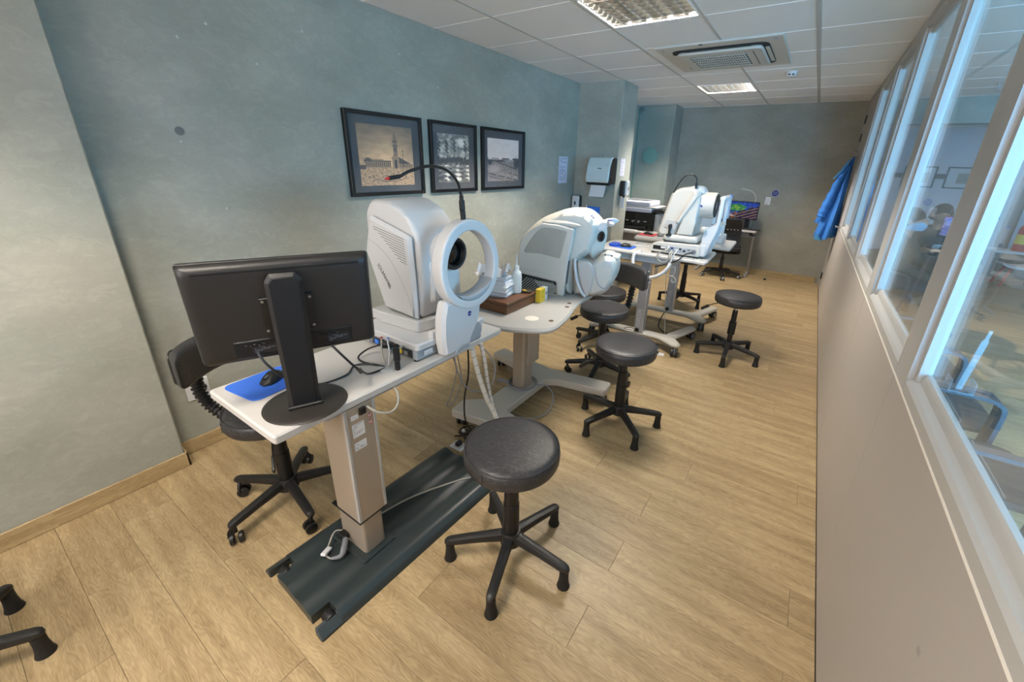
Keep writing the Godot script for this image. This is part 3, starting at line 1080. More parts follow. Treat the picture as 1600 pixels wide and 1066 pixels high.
func stools() -> void:
	var group := ""
	make_stool("black round stool nearest the camera, its scuffed seat before the near desk", Vector3(-0.772, 0, -1.066), deg_to_rad(2))
	var s := make_stool("black round stool in the middle of the floor, small label on its post", Vector3(-0.769, 0, -2.26), deg_to_rad(-44), {"lever": 100})
	part(s, "post_label", MB.new().box(Vector3(0.018, 0.475, 0.018).rotated(Vector3.UP, -0.2), Vector3(0.03, 0.018, 0.012), 0.002), M.paper)
	make_stool("black round stool alone by the glazed partition, chrome piston above its post", Vector3(-0.353, 0, -3.852), deg_to_rad(-16), {"rod": true, "lever": 150})
	var c := make_stool("black swivel chair with ribbed backrest stem, between the cream scanner and the twin tables", Vector3(-1.165, 0, -2.81), deg_to_rad(-8), {"casters": true, "name": "swivel_chair", "cat": "chair", "lever": 170})
	add_back(c, [[0.03, 0.49, -0.1], [0.04, 0.47, -0.21], [0.05, 0.53, -0.275], [0.07, 0.68, -0.28], [0.09, 0.79, -0.275]], Vector3(0.1, 0.825, -0.235), deg_to_rad(-20) + PI, 0.0)
	make_stool("black round stool on casters, half hidden by the cream scanner", Vector3(-1.40, 0, -3.36), deg_to_rad(-41), {"casters": true, "seat": 0.56, "lever": 35})
	make_stool("black round stool tucked under the second of the twin tables", Vector3(-1.13, 0, -5.2), deg_to_rad(-26), {"seat": 0.62})
	var d := make_stool("black swivel chair with ribbed backrest stem, behind the near desk by the cement wall", Vector3(-1.86, 0, -0.683), deg_to_rad(-8), {"casters": true, "name": "swivel_chair", "cat": "chair", "lever": 20, "seat": 0.57})
	add_back(d, [[-0.09, 0.46, 0.06], [-0.17, 0.46, 0.12], [-0.24, 0.52, 0.175], [-0.27, 0.62, 0.2], [-0.262, 0.72, 0.185]], Vector3(-0.225, 0.79, 0.15), deg_to_rad(-55), 0.0)
	make_stool("black five-legged stool at the picture's lower edge, only two of its feet showing", Vector3(-1.985, 0, 0.37), deg_to_rad(-12))

# an upright slab whose outline (z, y) stands in the plane across x
func across_x(b: MB, poly: PackedVector2Array, x0: float, x1: float, r: float) -> void:
	var k := b.xf
	b.xf = k * Transform3D(Basis(Vector3(0, 0, 1), Vector3(0, 1, 0), Vector3(-1, 0, 0)), Vector3.ZERO)
	b.prism(poly, -x1, -x0, r)
	b.xf = k

# a flat slab whose outline (x, -z) lies level
func level(b: MB, poly: PackedVector2Array, y0: float, y1: float, r: float) -> void:
	var k := b.xf
	b.xf = k * Transform3D(Basis(Vector3.RIGHT, -PI / 2), Vector3.ZERO)
	b.prism(poly, y0, y1, r)
	b.xf = k

func flatz(a: Array) -> Array:   # (x, z) pairs to (x, -z)
	var r := []
	for i in range(0, a.size(), 2):
		r.append(a[i])
		r.append(-a[i + 1])
	return r

func label_mat(key: String, seed_: int, rows := 7, paper := Color(0.86, 0.86, 0.86), ink := Color(0.25, 0.25, 0.27), w := 128, h := 96) -> Material:
	if not M.has(key): M[key] = printed(label_img(w, h, seed_, paper, ink, 0.08, rows))
	return M[key]

func near_desk() -> void:
	var o := thing("instrument_table", "pale height-adjustable table nearest the camera on a ribbed dark floor plate and square metal column", "table", Vector3(-1.33, 0, -0.9))
	var b := wb(o)
	level(b, soft(flatz([-1.713, -0.442, -1.238, -0.443, -1.226, -1.581, -1.70, -1.581]), 0.012, 3), 0.766, 0.80, 0.006)
	part(o, "tabletop", b, M.top)
	# ribbed floor plate, a wave across its width
	var wave := func(dx: float) -> PackedVector2Array:
		var q := PackedVector2Array()
		for k in 51:
			var u := -1.0 + k / 25.0
			var e := minf(1.0, (1.0 - absf(u)) / 0.14)
			q.append(Vector2(u * 0.222 + dx, 0.008 + 0.03 * sqrt(maxf(e, 0.0)) + 0.011 * e * (1.0 - cos(u * TAU * 2.0)) * 0.5))
		q.append(Vector2(0.222 + dx, 0.0))
		q.append(Vector2(-0.222 + dx, 0.0))
		return q
	b = MB.new()
	b.xf = Transform3D(Basis(Vector3.UP, deg_to_rad(-2.2)), Vector3.ZERO)
	var plate_at := Vector3(-1.315 + 1.33, 0, 0.0)
	b.xf.origin = plate_at
	# near end: middle tongue and two ears beside the rollers
	for strip in [[-0.2221, -0.1332, 0.41], [-0.1332, 0.1332, 0.478], [0.1332, 0.2221, 0.41]]:
		var mid := PackedVector2Array()
		for p in wave.call(0.0):
			if p.y > 0.0 and p.x > strip[0] - 0.001 and p.x < strip[1] + 0.001: mid.append(p)
		mid.append(Vector2(mid[mid.size() - 1].x, 0.0))
		mid.append(Vector2(mid[0].x, 0.0))
		b.prism(mid, -0.47, strip[2], 0.0004)
	for s in [-1, 1]:
		b.prism(p2([s * 0.222, 0.0, s * 0.222, 0.012, s * 0.19, 0.034, s * 0.178, 0.036, s * 0.178, 0.0]), 0.385, 0.49, 0.004)
	part(o, "floor_plate", b, M.slate, 30.0)
	for s in [-1, 1]:
		var w := MB.new()
		w.xf = Transform3D(Basis(Vector3.UP, deg_to_rad(-2.2)) * Basis(Vector3.BACK, PI / 2), plate_at + Vector3(s * 0.155, 0.024, 0.44))
		w.lathe(p2([0, -0.018, 0.02, -0.018, 0.022, -0.014, 0.022, 0.014, 0.02, 0.018, 0, 0.018]), 18)
		part(o, "roller", w, M.black)
	b = wb(o)
	level(b, soft(flatz([-1.422, -0.685, -1.25, -0.685, -1.25, -0.785, -1.422, -0.785]), 0.018, 4), 0.03, 0.30, 0.001)
	part(o, "lower_column", b, M.bronze)
	b = wb(o)
	level(b, soft(flatz([-1.432, -0.70, -1.40, -0.673, -1.245, -0.673, -1.238, -0.68, -1.238, -0.793, -1.245, -0.80, -1.40, -0.80, -1.432, -0.77]), 0.012, 4), 0.236, 0.764, 0.002)
	part(o, "column_sleeve", b, M.bronze)
	b = wb(o)
	b.bx(-1.252, -1.2365, 0.238, 0.764, -0.684, -0.6715, 0.002)
	part(o, "edge_trim", b, M.alu)
	b = wb(o)
	b.bx(-1.252, -1.2365, 0.238, 0.764, -0.802, -0.789, 0.002)
	part(o, "edge_trim", b, M.alu)
	b = wb(o)
	b.bx(-1.435, -1.2355, 0.231, 0.237, -0.803, -0.67, 0.001)
	part(o, "sleeve_gasket", b, M.black)
	b = wb(o)
	b.bx(-1.45, -1.222, 0.035, 0.05, -0.815, -0.655, 0.004)
	part(o, "column_foot", b, M.slate)
	b = wb(o)
	b.bx(-1.5, -1.26, 0.745, 0.768, -1.3, -0.62, 0.003)
	part(o, "under_frame", b, M.greyp)
	# stickers on the face of the sleeve that looks into the room
	var X := Vector3(0, 0, -1)
	var U := Vector3(0, 1, 0)
	card(o, "type_label", Vector3(-1.2375, 0.665, -0.722), X * 0.05, U * 0.058, label_mat("l1", 1, 8))
	card(o, "type_label", Vector3(-1.2375, 0.595, -0.722), X * 0.05, U * 0.036, label_mat("l2", 2, 5))
	card(o, "type_label", Vector3(-1.2375, 0.722, -0.712), X * 0.03, U * 0.02, label_mat("l2", 2, 5))
	for k in 2:
		var d := MB.new()
		d.xf = gx(o).affine_inverse() * Transform3D(Basis(Vector3.FORWARD, PI / 2), Vector3(-1.2372, 0.70 - 0.03 * k, -0.773))
		d.lathe(p2([0.007, 0.0, 0.007, 0.0006, 0.009, 0.0006, 0.009, 0.0, 0.007, 0.0]), 18)
		d.box(Vector3(0, 0.0003, 0), Vector3(0.015, 0.0006, 0.002), 0.0)
		part(o, "warning_sign", d, M.red)
		var e := wb(o)
		e.bx(-1.2376, -1.2371, 0.692 - 0.03 * k, 0.708 - 0.03 * k, -0.781, -0.765, 0.0)
		part(o, "warning_paper", e, M.paper)
	b = wb(o)
	b.bx(-1.239, -1.228, 0.722, 0.752, -0.758, -0.73, 0.003)
	part(o, "power_inlet", b, M.black)
	b = wb(o)
	b.tube(curve([[-1.236, 0.745, -0.765], [-1.2, 0.722, -0.785], [-1.19, 0.70, -0.83], [-1.195, 0.71, -0.87], [-1.215, 0.745, -0.892], [-1.25, 0.77, -0.895]]), 0.0045, 8)
	part(o, "supply_cable", b, M.cable_warm)
	b = wb(o)
	b.rod(Vector3(-1.338, 0.799, -0.94), Vector3(-1.338, 0.8035, -0.94), 0.033, 24)
	part(o, "cable_grommet", b, M.white)
	b = wb(o)
	b.bx(-1.4, -1.36, 0.075, 0.1, -0.685, -0.655, 0.004)
	part(o, "column_inlet", b, M.black)

	# power plug pair at the foot of the column
	var pl := thing("power_plug", "grey power plug with white tagged lead hooked at the foot of the metal column", "plug", Vector3(-1.37, 0.05, -0.64))
	b = wb(pl)
	b.tube(curve([[-1.36, 0.085, -0.665], [-1.335, 0.075, -0.64], [-1.32, 0.062, -0.615], [-1.345, 0.058, -0.585]], 5), 0.011, 10, false, PackedFloat32Array([0.012, 0.012, 0.012, 0.012, 0.012, 0.013, 0.013, 0.013, 0.012, 0.011, 0.01, 0.009, 0.008, 0.007, 0.006, 0.005]))
	part(pl, "plug_body", b, M.greyrub)
	b = wb(pl)
	b.tube(curve([[-1.345, 0.058, -0.585], [-1.38, 0.055, -0.585], [-1.415, 0.06, -0.62], [-1.425, 0.09, -0.66], [-1.40, 0.07, -0.70]], 6), 0.0035, 8)
	part(pl, "lead", b, M.cable_warm)
	b = wb(pl)
	b.xf = b.xf * Transform3D(Basis(Vector3.UP, 0.5) * Basis(Vector3.RIGHT, -0.3), Vector3(-1.385, 0.066, -0.59))
	b.box(Vector3.ZERO, Vector3(0.022, 0.012, 0.05), 0.002)
	part(pl, "tag", b, M.paper)
	var fc := MB.new()
	var cl := tag(part(self, "floor_cable", fc.tube(curve([[-1.40, 0.046, -0.79], [-1.38, 0.052, -0.84], [-1.345, 0.05, -0.99], [-1.275, 0.05, -1.142], [-1.18, 0.04, -1.31], [-1.1, 0.012, -1.38], [-1.02, 0.006, -1.42], [-0.98, 0.006, -1.5]], 8), 0.0045, 8), M.cable_warm), "pale cable lying across the dark ribbed floor plate towards the front stool", "cable")
	monitor()
	biometer()
	desk_clutter()

func monitor() -> void:
	# its back looks into the room, 26 degrees off the x axis
	var o := thing("computer_monitor", "black monitor seen from behind on the near table, round foot and flat upright", "monitor", Vector3(-1.345, 0.80, -0.605), deg_to_rad(90 - 26))
	# local: +z is the back, x to the picture's right
	var b := MB.new()
	var tilt := Transform3D(Basis(Vector3.RIGHT, deg_to_rad(7)), Vector3(0, 0.35, -0.035))
	b.xf = tilt
	b.prism(rrect(0.525, 0.345, 0.012, 4), -0.022, -0.008, 0.003)
	# bulged back shell
	var rings := []
	for q in [[1.0, -0.008], [0.994, 0.004], [0.98, 0.013], [0.955, 0.0195], [0.92, 0.023], [0.85, 0.0255]]:
		var ring := PackedVector3Array()
		for p in rrect(0.521 - 0.521 * (1.0 - q[0]), 0.341 - 0.521 * (1.0 - q[0]), 0.02, 5): ring.append(Vector3(p.x, p.y, q[1]))
		rings.append(ring)
	b.loft(rings)
	part(o, "housing", b, M.monitor, 60.0)
	b = MB.new()
	b.xf = tilt
	b.prism(rrect(0.512, 0.325, 0.004, 2), -0.0228, -0.0215, 0.0)
	part(o, "screen", b, M.dark_glass)
	b = MB.new()
	b.xf = tilt
	b.box(Vector3(0.0, 0.148, 0.0215), Vector3(0.45, 0.0085, 0.008), 0.002)
	part(o, "vent_slot", b, M.slot_dark)
	# recesses for the sockets, each with a sloping roof
	for s in [[-0.105, 0.125, "socket_recess"], [0.115, 0.13, "socket_recess"]]:
		b = MB.new()
		b.xf = tilt
		b.box(Vector3(s[0], -0.118, 0.0245), Vector3(s[1], 0.06, 0.008), 0.003)
		var rec := part(o, s[2], b, M.stand)
		b = MB.new()
		b.xf = tilt
		for k in 5: b.box(Vector3(s[0] - 0.03 + 0.012 * k, -0.104 - 0.004 * (k % 2), 0.031), Vector3(0.009, 0.007, 0.006), 0.001)
		part(rec, "sockets", b, M.black_soft)
		var c := tilt * Vector3(s[0] + 0.02, -0.125, 0.0287)
		card(rec, "rating_label", gx(o) * c, gx(o).basis * tilt.basis * Vector3(0.07, 0, 0), gx(o).basis * tilt.basis * Vector3(0, 0.028, 0), label_mat("l_dark", 6, 5, Color(0.11, 0.12, 0.14), Color(0.55, 0.57, 0.6)))
	b = MB.new()
	b.xf = tilt
	b.box(Vector3(0, -0.005, 0.030), Vector3(0.152, 0.125, 0.012), 0.003)
	part(o, "mount_plate", b, M.black)
	for i in [-1, 1]:
		for j in [-1, 1]:
			b = MB.new()
			b.xf = tilt * Transform3D(Basis.IDENTITY, Vector3(i * 0.066, -0.005 + j * 0.052, 0.0355))
			b.rod(Vector3.ZERO, Vector3(0, 0, 0.0035), 0.0045, 10)
			part(o, "screw", b, M.steel)
	b = MB.new()
	b.xf = tilt
	b.tube(PackedVector3Array(Array(range(0, 13)).map(func(k): return Vector3(cos(PI * k / 12.0) * 0.038, 0.09 + sin(PI * k / 12.0) * 0.018, 0.027))), 0.0018, 6)
	part(o, "cable_loop_mark", b, M.stand)
	b = MB.new()
	b.prism(soft([-0.048, 0.012, 0.046, 0.012, 0.054, 0.46, 0.036, 0.485, -0.034, 0.485, -0.05, 0.46], 0.006, 3), 0.012, 0.046, 0.011)
	part(o, "upright", b, M.charcoal)
	b = MB.new()
	b.prism(p2([-0.036, 0.02, 0.034, 0.02, 0.041, 0.455, 0.03, 0.472, -0.027, 0.472, -0.038, 0.455]), 0.044, 0.0475, 0.001)
	part(o, "upright_face", b, M.stand)
	b = MB.new()
	b.lathe(p2([0, 0.013, 0.06, 0.0125, 0.115, 0.009, 0.13, 0.006, 0.135, 0.003, 0.134, 0, 0, 0]), 48)
	part(o, "foot", b, M.disc, 60.0)
	b = MB.new()
	b.prism(soft([-0.054, 0.01, 0.052, 0.01, 0.052, 0.024, -0.054, 0.024], 0.003, 2), 0.006, 0.052, 0.004)
	part(o, "upright_collar", b, M.black)

func desk_clutter() -> void:
	var pad := thing("mouse_pad", "blue mouse pad under the black monitor on the near table", "mouse pad", Vector3(-1.60, 0.80, -0.615))
	var b := wb(pad)
	level(b, soft(flatz([-1.69, -0.475, -1.49, -0.50, -1.515, -0.75, -1.70, -0.70]), 0.035, 6), 0.8003, 0.8035, 0.001)
	part(pad, "cloth", b, M.blue)
	b = wb(pad)
	level(b, soft(flatz([-1.6885, -0.477, -1.492, -0.502, -1.517, -0.748, -1.6985, -0.698]), 0.035, 6), 0.8, 0.8004, 0.0)
	part(pad, "backing", b, M.blue_dark)
	mouse("black computer mouse on the blue pad of the near table", Vector3(-1.60, 0.8035, -0.615), deg_to_rad(-58))
	var pen := thing("cable_post", "short black two-step rod standing at the near table's front edge", "rod", Vector3(-1.29, 0.80, -0.96))
	b = wb(pen)
	b.xf = Transform3D(Basis.IDENTITY, Vector3.ZERO)
	b.lathe(p2([0, 0, 0.0105, 0, 0.011, 0.004, 0.011, 0.042, 0.0135, 0.044, 0.0135, 0.096, 0.0125, 0.1, 0, 0.1]), 20)
	part(pen, "barrel", b, M.black_soft)
	b = MB.new()
	b.lathe(p2([0.0136, 0.044, 0.0139, 0.0445, 0.0136, 0.046]), 20)
	part(pen, "joint_ring", b, M.slot)
	# leads from the monitor to the hole in the table
	var lead := MB.new()
	lead.tube(curve([[-1.293, 1.005, -0.70], [-1.262, 0.97, -0.715], [-1.25, 0.92, -0.745], [-1.275, 0.87, -0.79], [-1.31, 0.83, -0.83], [-1.335, 0.807, -0.875], [-1.34, 0.80, -0.935]], 8), 0.0042, 8)
	var l1 := thing("monitor_cable", "black screen cable with a thick lump, from the monitor to the table hole", "cable", Vector3(-1.3, 0.8, -0.8))
	lead.xf = Transform3D.IDENTITY
	for i in lead.t.size(): lead.t[i] -= l1.position
	part(l1, "cord", lead, M.black)
	b = wb(l1)
	b.rod(Vector3(-1.262, 0.90, -0.765), Vector3(-1.283, 0.865, -0.79), 0.0085, 12)
	part(l1, "ferrite", b, M.black)
	var l2 := MB.new()
	l2.tube(curve([[-1.407, 1.015, -0.515], [-1.385, 0.965, -0.53], [-1.395, 0.87, -0.60], [-1.42, 0.806, -0.70], [-1.405, 0.806, -0.80], [-1.45, 0.806, -0.87], [-1.40, 0.807, -0.92], [-1.345, 0.80, -0.94]], 8), 0.0042, 8)
	tag(part(self, "power_cable", l2, M.cable_dark), "dark grey power cable looping over the near table from behind the monitor foot", "cable")
	var k := 0
	for w in [[M.cable_warm, [[-1.50, 0.86, -1.045], [-1.44, 0.87, -1.0], [-1.40, 0.84, -0.97], [-1.345, 0.80, -0.945]], "thin white signal lead with a red collar, left of two behind the monitor"], [M.paper, [[-1.46, 0.865, -1.05], [-1.41, 0.875, -1.01], [-1.37, 0.85, -0.985], [-1.338, 0.80, -0.95]], "thin white signal lead with a blue collar, plugged beside a black connector"], [M.cable_warm, [[-1.36, 0.85, -1.045], [-1.335, 0.87, -1.02], [-1.33, 0.84, -0.975], [-1.332, 0.80, -0.945]], "thicker pale lead from the ports into the white table hole"]]:
		var t := thing("signal_lead", w[2], "cable", Vector3(-1.34, 0.80, -0.945))
		b = wb(t)
		b.tube(curve(w[1], 8), 0.003 if k < 2 else 0.0045, 8)
		part(t, "cord", b, w[0])
		if k < 2:
			b = wb(t)
			var q: Array = w[1]
			var a := Vector3(q[0][0], q[0][1], q[0][2])
			b.rod(a, a + Vector3(0.014, 0.006, 0.012), 0.005, 10)
			part(t, "collar", b, M.red if k == 0 else M.blue_box)
		k += 1
	var bk := thing("black_connector", "chunky black connector with its lead lying behind the monitor on the near table", "connector", Vector3(-1.42, 0.84, -1.03))
	b = wb(bk)
	b.xf = b.xf * Transform3D(Basis(Vector3.UP, 0.5), Vector3(-1.43, 0.85, -1.02))
	b.box(Vector3.ZERO, Vector3(0.05, 0.022, 0.03), 0.004)
	b.box(Vector3(0.035, 0, 0), Vector3(0.025, 0.014, 0.018), 0.003)
	part(bk, "shell", b, M.black)
	b = wb(bk)
	b.tube(curve([[-1.46, 0.848, -1.01], [-1.50, 0.83, -0.97], [-1.50, 0.81, -0.92], [-1.44, 0.806, -0.91], [-1.35, 0.80, -0.945]], 8), 0.004, 8)
	part(bk, "cord", b, M.black)
	# what hangs behind and under the table
	for w in [[0, [[-1.225, 0.775, -1.345], [-1.21, 0.70, -1.35], [-1.2, 0.6, -1.37], [-1.19, 0.47, -1.41], [-1.17, 0.36, -1.45], [-1.15, 0.3, -1.46]], "white spiral cable wrap hanging from the near table, nearer the camera of two", 0.012],
		[1, [[-1.225, 0.775, -1.41], [-1.21, 0.68, -1.42], [-1.2, 0.55, -1.43], [-1.185, 0.42, -1.445], [-1.16, 0.32, -1.46], [-1.14, 0.2, -1.5], [-1.12, 0.15, -1.56]], "white spiral cable wrap with dark rings, reaching down to the next table's base", 0.0105]]:
		var t := thing("cable_wrap", w[2], "cable wrap", Vector3(-1.2, 0.5, -1.4))
		b = wb(t)
		var line := curve(w[1], 10)
		b.tube(line, w[3], 10)
		part(t, "sleeve", b, M.white_warm)
		for i in range(2, line.size() - 3, 3 if w[0] == 1 else 5):
			b = wb(t)
			var d: Vector3 = (line[i + 1] - line[i]).normalized() * 0.0016
			b.tube(PackedVector3Array([line[i] - d, line[i] + d + Vector3(0, 0.0015, 0)]), w[3] + 0.0006, 10)
			part(t, "ring_gap", b, M.slot)
		if w[0] == 0:
			b = wb(t)
			b.tube(PackedVector3Array([line[line.size() - 6] , line[line.size() - 1]]), 0.016, 10)
			part(t, "tape", b, M.cream)
	var grey := MB.new()
	grey.tube(curve([[-1.24, 0.76, -1.24], [-1.25, 0.66, -1.27], [-1.25, 0.55, -1.33], [-1.23, 0.50, -1.40], [-1.2, 0.52, -1.46], [-1.19, 0.62, -1.48], [-1.21, 0.72, -1.44], [-1.24, 0.77, -1.40]], 10), 0.0035, 8)
	tag(part(self, "hanging_cable", grey, M.cable_grey), "thin grey cable hanging in a wide loop below the white eye scanner's table", "cable")
	var g2 := MB.new()
	g2.tube(curve([[-1.3, 0.765, -1.27], [-1.28, 0.66, -1.29], [-1.31, 0.52, -1.28], [-1.34, 0.44, -1.27], [-1.32, 0.46, -1.31], [-1.28, 0.6, -1.32], [-1.29, 0.765, -1.3]], 10), 0.0028, 8)
	tag(part(self, "hanging_cable", g2, M.cable_grey), "thinner grey cable in a narrow pointed loop beside the black one", "cable")
	var blk := thing("bundled_cord", "black cord hanging under the near table to a tied bundle on the floor", "cord", Vector3(-1.4, 0, -1.5))
	b = wb(blk)
	b.tube(curve([[-1.25, 0.77, -1.345], [-1.25, 0.62, -1.342], [-1.258, 0.50, -1.318], [-1.262, 0.37, -1.32], [-1.31, 0.2, -1.41], [-1.40, 0.06, -1.49], [-1.46, 0.02, -1.52]], 8), 0.0045, 8)
	part(blk, "cord", b, M.black)
	for k2 in 4:
		b = wb(blk)
		var ph := k2 * 0.7
		var pts := []
		for i in 9:
			var a := TAU * i / 8.0
			pts.append(Vector3(-1.485 + cos(a) * (0.05 + 0.008 * k2) * cos(ph) - sin(a) * 0.03, 0.015 + 0.02 * (k2 % 3) + 0.012 * sin(a + ph), -1.565 + cos(a) * 0.06 * (0.6 + 0.4 * sin(ph)) + sin(a) * 0.02))
		b.tube(curve(pts, 5), 0.0045, 7)
		part(blk, "coil", b, M.black)
	b = wb(blk)
	b.box(Vector3(-1.50, 0.045, -1.55), Vector3(0.02, 0.03, 0.022), 0.004)
	part(blk, "tie", b, M.paper)
	b = wb(blk)
	b.box(Vector3(-1.47, 0.016, -1.475), Vector3(0.03, 0.028, 0.04), 0.006)
	part(blk, "plug", b, M.black)
	var fb := thing("floor_socket", "small white floor socket plate under the tied black cord", "socket", Vector3(-1.465, 0, -1.47))
	part(fb, "plate", MB.new().box(Vector3(0, 0.002, 0), Vector3(0.09, 0.004, 0.07), 0.001), M.paper)
	part(fb, "lid", MB.new().box(Vector3(0.0, 0.0045, 0), Vector3(0.05, 0.002, 0.045), 0.0006), M.offwhite)

func mouse(label: String, at: Vector3, turn: float) -> void:
	var o := thing("computer_mouse", label, "mouse", at, turn)
	var rings := []
	for q in [[0.0, 0.006], [0.08, 0.7], [0.22, 0.92], [0.45, 1.0], [0.7, 0.95], [0.9, 0.75], [1.0, 0.05]]:
		var x: float = -0.055 + 0.11 * q[0]
		var w: float = 0.031 * q[1]
		var h: float = 0.034 * (sin(PI * clampf(q[0] * 0.85 + 0.1, 0, 1))) * (0.35 + 0.65 * q[1])
		var ring := PackedVector3Array()
		for k in 16:
			var a := TAU * k / 16
			var y := sin(a)
			ring.append(Vector3(x, maxf(0.0, 0.004 + (h * y if y > 0 else 0.004 * y)), cos(a) * w))
		rings.append(ring)
	part(o, "shell", MB.new().loft(rings), M.black, 70.0)
	part(o, "wheel", MB.new().box(Vector3(0.028, 0.028, 0), Vector3(0.022, 0.008, 0.006), 0.002), M.greyrub)
	part(o, "button_gap", MB.new().box(Vector3(0.035, 0.0268, 0), Vector3(0.03, 0.003, 0.0012), 0.0), M.black_soft)

func biometer() -> void:
	var o := thing("eye_biometer", "large white eye scanner with an oval head ring, on the near table behind the monitor", "eye scanner", Vector3(-1.45, 0.80, -1.27))
	var b := wb(o)
	# flat base
	level(b, soft(flatz([-1.67, -1.045, -1.262, -1.045, -1.256, -1.485, -1.67, -1.485]), 0.02, 4), 0.852, 0.884, 0.006)
	part(o, "base_lid", b, M.white)
	b = wb(o)
	level(b, soft(flatz([-1.66, -1.05, -1.275, -1.05, -1.268, -1.475, -1.66, -1.475]), 0.01, 3), 0.806, 0.853, 0.002)
	part(o, "base_body", b, M.greyp)
	b = wb(o)
	b.bx(-1.60, -1.30, 0.812, 0.848, -1.052, -1.047, 0.001)
	var bay := part(o, "port_bay", b, M.slot)
	for k in 7:
		b = wb(o)
		b.bx(-1.59 + 0.04 * k, -1.565 + 0.04 * k, 0.82, 0.84, -1.05, -1.042 , 0.001)
		part(o, "port", b, [M.greyrub, M.blue_box, M.steel, M.black, M.teal, M.yellow, M.steel][k])
	for z in [-1.06, -1.46]:
		b = wb(o)
		b.rod(Vector3(-1.29, 0.80, z), Vector3(-1.29, 0.808, z), 0.012, 12)
		part(o, "foot", b, M.black)
	var X := Vector3(0, 0, -1)
	var U := Vector3(0, 1, 0)
	card(o, "type_label", Vector3(-1.2665, 0.867, -1.10), X * 0.075, U * 0.026, label_mat("l3", 3, 4, Color(0.88, 0.88, 0.89)))
	card(o, "type_label", Vector3(-1.2675, 0.832, -1.11), X * 0.05, U * 0.022, label_mat("l4", 4, 3, Color(0.88, 0.88, 0.89)))
	# plinth and the block behind it
	b = wb(o)
	level(b, soft(flatz([-1.615, -1.125, -1.365, -1.14, -1.345, -1.20, -1.345, -1.42, -1.615, -1.43]), 0.012, 4), 0.884, 0.938, 0.005)
	part(o, "plinth", b, M.white)
	b = wb(o)
	level(b, soft(flatz([-1.70, -1.14, -1.61, -1.14, -1.61, -1.42, -1.70, -1.42]), 0.01, 3), 0.884, 0.93, 0.004)
	part(o, "rear_block", b, M.white)
	# tower: stations from the near flank to the far one
	b = wb(o)
	var side := soft([-1.61, 0.945, -1.372, 0.938, -1.352, 1.08, -1.358, 1.30, -1.375, 1.345, -1.45, 1.42, -1.55, 1.455, -1.67, 1.452, -1.715, 1.40, -1.722, 1.22], 0.03, 5)
	b.prism(side, -1.42, -1.178, 0.016)
	part(o, "tower", b, M.white, 50.0)
	b = wb(o)
	b.prism(soft([-1.596, 0.955, -1.376, 0.941, -1.378, 1.1, -1.386, 1.315, -1.648, 1.385, -1.70, 1.22], 0.012, 4), -1.18, -1.146, 0.014)
	part(o, "flank_panel", b, M.white, 35.0)
	b = wb(o)
	b.prism(soft([-1.596, 0.955, -1.376, 0.941, -1.378, 1.1, -1.386, 1.315, -1.648, 1.385, -1.70, 1.22], 0.012, 4), -1.45, -1.415, 0.014)
	part(o, "flank_panel", b, M.white, 35.0)
	for k in 11:
		var u := k / 10.0
		var y1 := lerpf(1.303, 1.195, u)
		var x1 := lerpf(-1.419, -1.409, u)
		var x0 := lerpf(-1.618, -1.452, u if k > 1 else 0.0)
		b = wb(o)
		b.tube(PackedVector3Array([Vector3(x0, y1 - (x0 - x1) * 0.18, -1.1462), Vector3(x1, y1, -1.1462)]), 0.0014, 6)
		part(o, "vent_slot", b, M.slot_soft)
	b = wb(o)
	b.tube(curve([[-1.688, 1.285, -1.146], [-1.62, 1.262, -1.1455], [-1.545, 1.22, -1.1455], [-1.48, 1.15, -1.1455], [-1.42, 1.05, -1.1455], [-1.39, 0.955, -1.146]], 8), 0.0009, 6)
	part(o, "panel_seam", b, M.greyp)
	var dir := Vector3(0.072, -0.089, 0).normalized()
	letters(o, "model_lettering", "IOLMaster", 0.026, Vector3(-1.572, 1.118, -1.1455), dir, Vector3(0, 0, 1), M.black)
	letters(o, "model_lettering", "700", 0.014, Vector3(-1.545, 1.07, -1.1455), dir, Vector3(0, 0, 1), M.black)
	# lens in its collar
	var lx := gx(o).affine_inverse() * Transform3D(Basis(Vector3.FORWARD, PI / 2), Vector3(-1.36, 1.232, -1.318))
	b = MB.new()
	b.xf = lx
	b.lathe(p2([0, 0.0, 0.088, -0.01, 0.084, 0.035, 0.07, 0.05, 0, 0.05]), 40)
	part(o, "lens_collar", b, M.white)
	b = MB.new()
	b.xf = lx
	b.lathe(p2([0.05, 0.045, 0.072, 0.049, 0.075, 0.056, 0.073, 0.075, 0.066, 0.08, 0.058, 0.078, 0.05, 0.06]), 40)
	part(o, "lens_rim", b, M.black)
	b = MB.new()
	b.xf = lx
	b.lathe(p2([0, 0.066, 0.03, 0.062, 0.055, 0.055, 0.056, 0.045, 0, 0.045]), 32)
	part(o, "lens", b, M.dark_glass)
	b = wb(o)
	b.prism(soft([-1.37, 1.0, -1.335, 1.02, -1.33, 1.14, -1.35, 1.2, -1.40, 1.2, -1.40, 1.0], 0.01, 3), -1.37, -1.22, 0.01)
	part(o, "nose_block", b, M.white)
	# head ring, rounder outside than inside
	var rings := []
	var c := Vector3(-1.222, 1.182, -1.328)
	for i in 56:
		var a := TAU * i / 56.0
		var ring := PackedVector3Array()
		var ry := 0.176 + 0.01 * sin(a)
		var rz := 0.17
		var w := 0.038 + 0.012 * maxf(0.0, sin(a))
		var n := Vector3(0, sin(a), cos(a))
		var ctr := c + Vector3(-0.012 * sin(a), ry * sin(a), rz * cos(a))
		for p in rrect(0.062, w, 0.01, 3): ring.append(ctr + Vector3(p.x, 0, 0) + n * p.y)
		rings.append(ring)
	b = wb(o)
	b.loft(rings, false, true)
	part(o, "head_ring", b, M.white, 60.0)
	b = wb(o)
